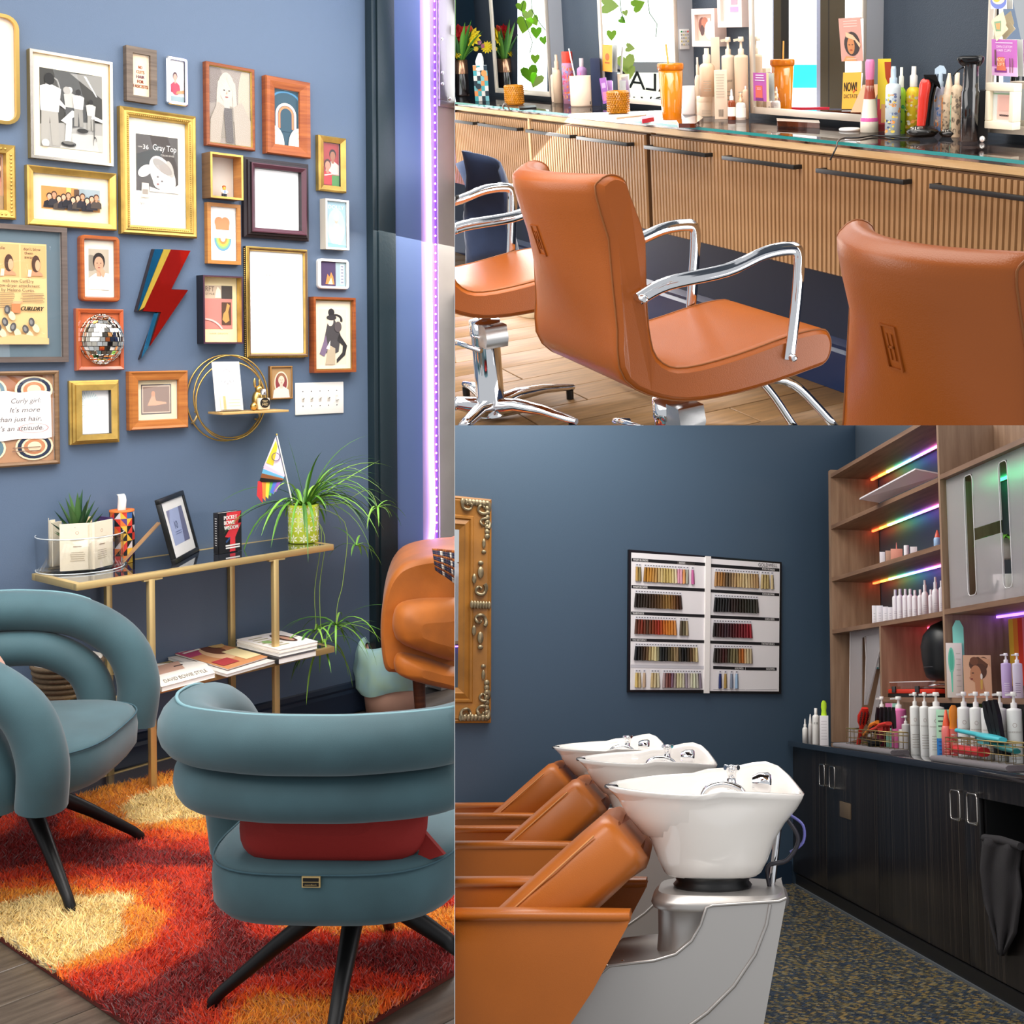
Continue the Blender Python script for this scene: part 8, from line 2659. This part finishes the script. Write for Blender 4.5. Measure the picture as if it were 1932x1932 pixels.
# ---- gilt mirror at the left
tr_, br_ = bw(928, 942, .03), bw(926, 1364, .03)
u1, z0, z1 = (tr_.x + br_.x) / 2, br_.z, tr_.z
u0 = u1 - 1.0
t = thing('gilt_mirror', 'tall gold-brown mirror with silver leaf scroll ornaments, cut by the left edge', 'mirror', COR + WX * ((u0 + u1) / 2) + V((0, 0, z0)) + WN * .02)
TB = LOC[t.name].inverted() @ TW @ M(((1, 0, -.062, .062 * (z0 + z1) / 2), (0, 1, 0, 0), (0, 0, 1, 0), (0, 0, 0, 1)))   # hangs a little out of square
GB = mat('a8702c', .4, var=.3, vs=6, bump=.15, bs=80)
prof = [(0, .0), (0, .028), (.012, .034), (.02, .03), (.026, .034), (.045, .03), (.11, .022), (.118, .03), (.13, .03), (.136, .02), (.165, .03), (.172, .022), (.2, .012)]
mb = MB(T=TB).m(GB)
lp = lambda i, h: [(u0 + i, h, z0 + i), (u1 - i, h, z0 + i), (u1 - i, h, z1 - i), (u0 + i, h, z1 - i)]
for a, b in zip(prof, prof[1:]):
    mb.loft([lp(*a), lp(*b)], cap=False, sm=False)
part('frame', mb, t)
part('mirror_glass', MB(T=TB).m(MIRROR).poly(lp(.198, .013)), t)
SL = mat('a89878', .35, .6, var=.4, vs=40)


def scroll(mb, u, z, s, fu, fz):
    sp2 = []
    for k in range(22):
        a = k * .34
        r = s * (.12 + .032 * k)
        sp2.append((u + fu * r * math.cos(a), .036 + .006 * math.sin(k), z + fz * r * math.sin(a)))
    mb.tube(sp2, [s * (.10 + .006 * k) for k in range(22)], 6)


def ornament(cu, cz, fu, fz):
    mb = MB(T=TB).m(SL)
    scroll(mb, cu - fu * .06, cz - fz * .06, .06, fu, fz)
    scroll(mb, cu - fu * .15, cz - fz * .05, .05, -fu, fz)
    scroll(mb, cu - fu * .05, cz - fz * .15, .05, fu, -fz)
    for k in range(8):
        mb.ell((cu - fu * (.03 + .022 * k), .036, cz - fz * .03), (.018, .012, .02), 7, 5)
        mb.ell((cu - fu * .03, .036, cz - fz * (.03 + .028 * k)), (.018, .012, .018), 7, 5)
    mb.ell((cu - fu * .05, .034, cz - fz * .27), (.012, .009, .03), 7, 5)
    mb.ell((cu - fu * .05, .034, cz - fz * .32), (.016, .009, .012), 7, 5)
    mb.ell((cu - fu * .27, .034, cz - fz * .05), (.03, .009, .012), 7, 5)
    part('corner_scroll', mb, t)


for fu, cu in ((1, u1), (-1, u0)):
    for fz, cz in ((1, z1), (-1, z0)):
        ornament(cu, cz, fu, fz)
mb = MB(T=TB).m(SL)
mc = (z0 + z1) / 2 + .02
for fz in (1, -1):
    scroll(mb, u1 - .075, mc + fz * .09, .055, 1, fz)
    mb.ell((u1 - .07, .036, mc + fz * .19), (.02, .01, .035), 8, 6)
    mb.ell((u1 - .07, .036, mc + fz * .245), (.018, .01, .014), 8, 6)
    mb.ell((u1 - .11, .036, mc + fz * .15), (.014, .01, .03), 8, 6)
for k in range(7):
    mb.ell((u1 - .125 + .018 * k, .038, mc), (.012, .012, .024), 7, 5)
part('side_scroll', mb, t)

# ---- shampoo units
UY = math.atan2(.976, .2175)
U0 = RB.z(1335, 1480, .92)
U0.z = 0


def unit(label, loc):
    t = thing('shampoo_unit', label, 'shampoo chair', loc, UY, None)
    Li = LOC[t.name].inverted()
    side_n = V((-math.sin(UY), math.cos(UY), 0))
    SIL = mat('b4b0ac', .34, .75)
    c1 = V((U0.x, U0.y, 0))

    def at(x, y, Y):
        p = RB.pl(x, y, c1 + side_n * Y, side_n) - c1
        return V((p.x * math.cos(UY) + p.y * math.sin(UY), Y, p.z))
    # basin
    rim = []
    N = 36
    for k in range(N):
        a = 2 * PI * k / N
        X, Y = math.cos(a), math.sin(a)
        rx, ry = .312, .262
        x = -.008 + rx * X
        y = ry * math.copysign(abs(Y) ** .85, Y) * (1 - .22 * max(0, -X) ** 2 - .3 * max(0, X) ** 3)
        z = .905 + .012 * max(0, -X) ** 2 - .012 * math.cos(2 * a) * (X > 0) + .055 * math.exp(-((a - .8 if a < 4 else a - 2 * PI - .8) / .42) ** 2) + .03 * max(0, Y) ** 2
        rim.append((x, y, z))
    secs = [(.655, -.12, .155, .105), (.665, -.13, .17, .12), (.7, -.15, .19, .145), (.76, -.175, .212, .175), (.815, -.225, .245, .205), (.86, -.27, .282, .225), (.888, -.302, .298, .234)]
    rings = []
    for z, xa2, xb2, hb2 in secs:
        ring = []
        for k in range(N):
            a = 2 * PI * k / N
            X, Y = math.cos(a), math.sin(a)
            ring.append(((xa2 + xb2) / 2 + (xb2 - xa2) / 2 * X, hb2 * math.copysign(abs(Y) ** .85, Y) * (1 - .22 * max(0, -X) ** 2 - .3 * max(0, X) ** 3), z + (rim[k][2] - .905) * max(0, (z - .76) / .145)))
        rings.append(ring)
    rings.append(rim)
    for s_, dz in ((.965, .004), (.93, -.004), (.88, -.03), (.78, -.08), (.62, -.13), (.4, -.16), (.15, -.17)):
        rings.append([((x + .008) * s_ - .008, y * s_, (.905 + (z - .905) * max(0, s_ - .6) / .4 if s_ < .96 else z) + dz) for x, y, z in rim])
    bs2 = part('basin', MB().m(mat('f6f1ea', .08, coat=.6)).loft(rings), t)
    part('drain', MB().m(CHROME).lathe([(.025, .738), (.025, .742), (.012, .744), (0, .744)], (.02, 0, 0), 14), bs2)
    part('neck_gasket', MB().m(mat('0e0e10', .3)).tube([(-.318 + .02 * (y / .06) ** 2, y, .912 + .05 * abs(y)) for y in (-.085, -.06, -.04, -.02)], .007, 8), t)
    part('swivel_ring', MB().m(BLACK).lathe([(.118, .62), (.122, .63), (.112, .64), (.118, .657)], (.02, 0, 0), 28), t)
    # taps
    tp2 = MB().m(CHROME).lathe([(.022, .9), (.022, .915), (.016, .92), (.016, .95), (.02, .953), (.02, .962)], (.075, .09, 0), 14)
    for k in range(4):
        aa = PI / 4 + PI / 2 * k
        tp2.tube([(.075, .09, .965), (.075 + .03 * math.cos(aa), .09 + .03 * math.sin(aa), .967)], .008, 7)
    tp2.ell((.075, .09, .968), (.018, .018, .008), 10, 6)
    part('mixer_tap', tp2, t)
    part('spray_head', MB().m(CHROME).lathe([(.02, -.06), (.03, -.04), (.032, -.01), (.026, 0), (0, .002)], (.2, .02, .925), 16, (0, 1, 0), (0, 0, 1), (1, 0, 0)), t)
    part('hose_arch', MB().m(CHROME).tube(spline([(-.02, .03, .87), (0, .03, .905), (.05, .03, .918), (.1, .03, .905), (.12, .03, .88)], 5), .011, 8), t)
    part('supply_pipe', MB().m(CHROME).tube([(.2, .05, .59), (.225, .05, .80)], .011, 8), t)
    part('supply_hose', MB().m(mat('2a2830', .3)).tube(spline([(.2, .02, .6), (.19, .0, .68), (.25, 0, .7), (.285, 0, .76), (.25, 0, .82)], 5), .007, 6).m(mat('6a6ab0', .3)).tube(spline([(.26, .02, .72), (.3, .02, .75), (.3, .02, .8), (.26, .02, .83)], 5), .005, 6), t)
    # pedestal: side plates with the swept cut-out, tray, column
    pr = [(1075, 1932), (1078, 1905), (1100, 1865), (1150, 1822), (1235, 1812), (1275, 1800), (1305, 1775), (1322, 1745), (1333, 1712), (1345, 1708), (1470, 1700), (1484, 1694), (1436, 1960), (1428, 2120), (1075, 2120)]
    pts2 = [at(x, y, -.21) for x, y in pr]
    pts2 = [V((p.x, p.y, max(p.z, .0))) for p in pts2]
    part('pedestal', MB().m(SIL).prism(pts2, (0, .42, 0)), t, bev=.006)
    part('rim_bead', MB().m(SIL).tube([p + V((0, -.001, 0)) for p in pts2[1:12]], .005, 6), t)
    part('crease', MB().m(SIL).tube([at(x, y, -.2105) for x, y in ((1453, 1706), (1446, 1745), (1425, 1800), (1385, 1860), (1335, 1910), (1280, 1950), (1200, 1990))], .006, 6), t)
    col = [(x * .13 - .02, y * .15) for x, y in sq(1, 1, 3, 28)]
    part('column', MB().m(SIL).loft([[(x * s_, y * s_, z) for x, y in col] for z, s_ in ((.40, 1.06), (.42, .98), (.5, .95), (.565, .97), (.58, 1.03), (.59, 1.05))]), t)
    part('top_plate', MB().m(SIL).loft([[(x * s_ + .045, y * s_, z) for x, y in sq(.205, .2, 4, 32)] for z, s_ in ((.58, .99), (.592, 1.02), (.606, 1.0), (.622, .92))]), t)
    part('lever', MB().m(CHROME).tube([(-.33, -.16, .425), (-.24, -.16, .43)], .004, 6).ell((-.235, -.16, .432), .011, 8, 6), t)
    # chair
    TANB = mat('b0601c', .36, var=.1, vs=3, bump=.12, bs=420)
    arm = [(-1.35, .565), (-.9, .58), (-.6, .585), (-.24, .592), (-.202, .590), (-.21, .565), (-.30, .40), (-.41, .24), (-.5, .1), (-.9, .1), (-1.35, .1)]
    for nm, Y0, Y1 in (('near_arm', -.345, -.285), ('far_arm', .285, .345)):
        part('arm', MB().m(TANB).prism([(x, Y0, z) for x, z in arm], (0, Y1 - Y0, 0)), t, bev=.014, seg=3)
        part('arm_pad', MB().m(TANB).loft([[(x, (Y0 + Y1) / 2 + y * w, .583 + z * 1.0 + (.006 if x > -.6 else 0)) for y, z in sq(.042, .016, 3, 16)] for x, w in ((-1.35, 1), (-.9, 1), (-.5, 1.02), (-.24, .95), (-.205, .8))]), t)
    sc = spline([(-1.4, 0, .36), (-1.1, 0, .38), (-.85, 0, .40), (-.66, 0, .47)], 4)
    part('seat', MB().m(TANB).loft([[p + V((0, y, z)) for y, z in sq(.282, .06, 5, 24)] for p in sc]), t)
    bk = []
    for f, w, th in ((0, .27, .09), (.05, .28, .1), (.4, .28, .1), (.75, .265, .1), (.95, .25, .098), (1.0, .24, .085), (1.01, .2, .05)):
        cxx, czz = -.60 + .365 * f, .455 + .325 * f
        bk.append([(cxx + z * .69 + .0, y, czz - z * .72 - (.02 * (1 - (y / .1) ** 2) if abs(y) < .1 and f > .9 else 0)) for y, z in sq(w, th, 4.5, 28)])
    bo = part('backrest', MB().m(TANB).loft(bk), t)
    part('seam', MB().m(mat('c88850', .4)).tube([(-.60 + .365 * f - .075 * .69, -.27 + .05 * max(0, f - .6), .455 + .325 * f + .075 * .72 - .01) for f in (.06, .3, .6, .9)], .003, 5), bo)
    return t


for k, (x, y, zz, lb) in enumerate(((1335, 1480, .92, 'nearest white basin with silver pedestal and tan reclining chair'), (1225, 1430, .92, 'middle white basin unit with tan reclining chair'), (1155, 1410, .915, 'farthest white basin unit with tan reclining chair, by the navy wall'))):
    p = RB.z(x, y, zz)
    p.z = 0
    unit(lb, p)

# ---------------------------------------------------------------- each room ends at the party walls between the rooms
bpy.context.view_layer.update()


def side(p0, p1, inner):
    a, b = toworld(dpx(*p0)), toworld(dpx(*p1))
    n = a.cross(b).normalized()
    return n if n.dot(toworld(dpx(*inner))) > 0 else -n


SEAM = {id(RL): [side((857.5, 0), (857.5, 1932), (400, 900))],
        id(RT): [side((858.5, 0), (858.5, 1932), (1300, 300)), side((858, 802.5), (1932, 802.5), (1300, 300))],
        id(RB): [side((858.5, 0), (858.5, 1932), (1300, 1300)), side((858, 802.5), (1932, 802.5), (1300, 1300))]}


def trim(o, planes):
    for n in planes:
        me = o.data
        k = len(me.vertices)
        if not k:
            break
        co = np.empty(k * 3, np.float32)
        me.vertices.foreach_get('co', co)
        mw = o.matrix_world
        q = co.reshape(-1, 3) @ np.array(mw.to_3x3()).T + np.array(mw.translation)
        dd = (q - np.array(CAMLOC)) @ np.array(n)
        if dd.min() >= -1e-5:
            continue
        if dd.max() <= 1e-5:
            return False
        bm = bmesh.new()
        bm.from_mesh(me)
        im = mw.inverted()
        ln = (mw.to_3x3().transposed() @ n).normalized()
        g = bm.verts[:] + bm.edges[:] + bm.faces[:]
        r = bmesh.ops.bisect_plane(bm, geom=g, dist=1e-6, plane_co=im @ CAMLOC, plane_no=ln, clear_inner=True)
        ed = [e for e in r['geom_cut'] if isinstance(e, bmesh.types.BMEdge) and e.is_boundary]
        if ed and len(ed) < 4000:
            try:
                bmesh.ops.holes_fill(bm, edges=ed, sides=0)
            except Exception:
                pass
        m2 = me.copy()
        bm.to_mesh(m2)
        bm.free()
        o.data = m2
    return len(o.data.polygons) > 0


def tree(o):
    for c in list(o.children):
        yield from tree(c)
    yield o


for o, room in ROOTS:
    keep = 0
    dead = []
    for q in tree(o):
        if q.type == 'MESH':
            if trim(q, SEAM[id(room)]):
                keep += 1
            elif not any(c not in dead for c in q.children):
                dead.append(q)
        elif not any(c not in dead for c in q.children):
            dead.append(q)
    for q in dead:
        bpy.data.objects.remove(q)
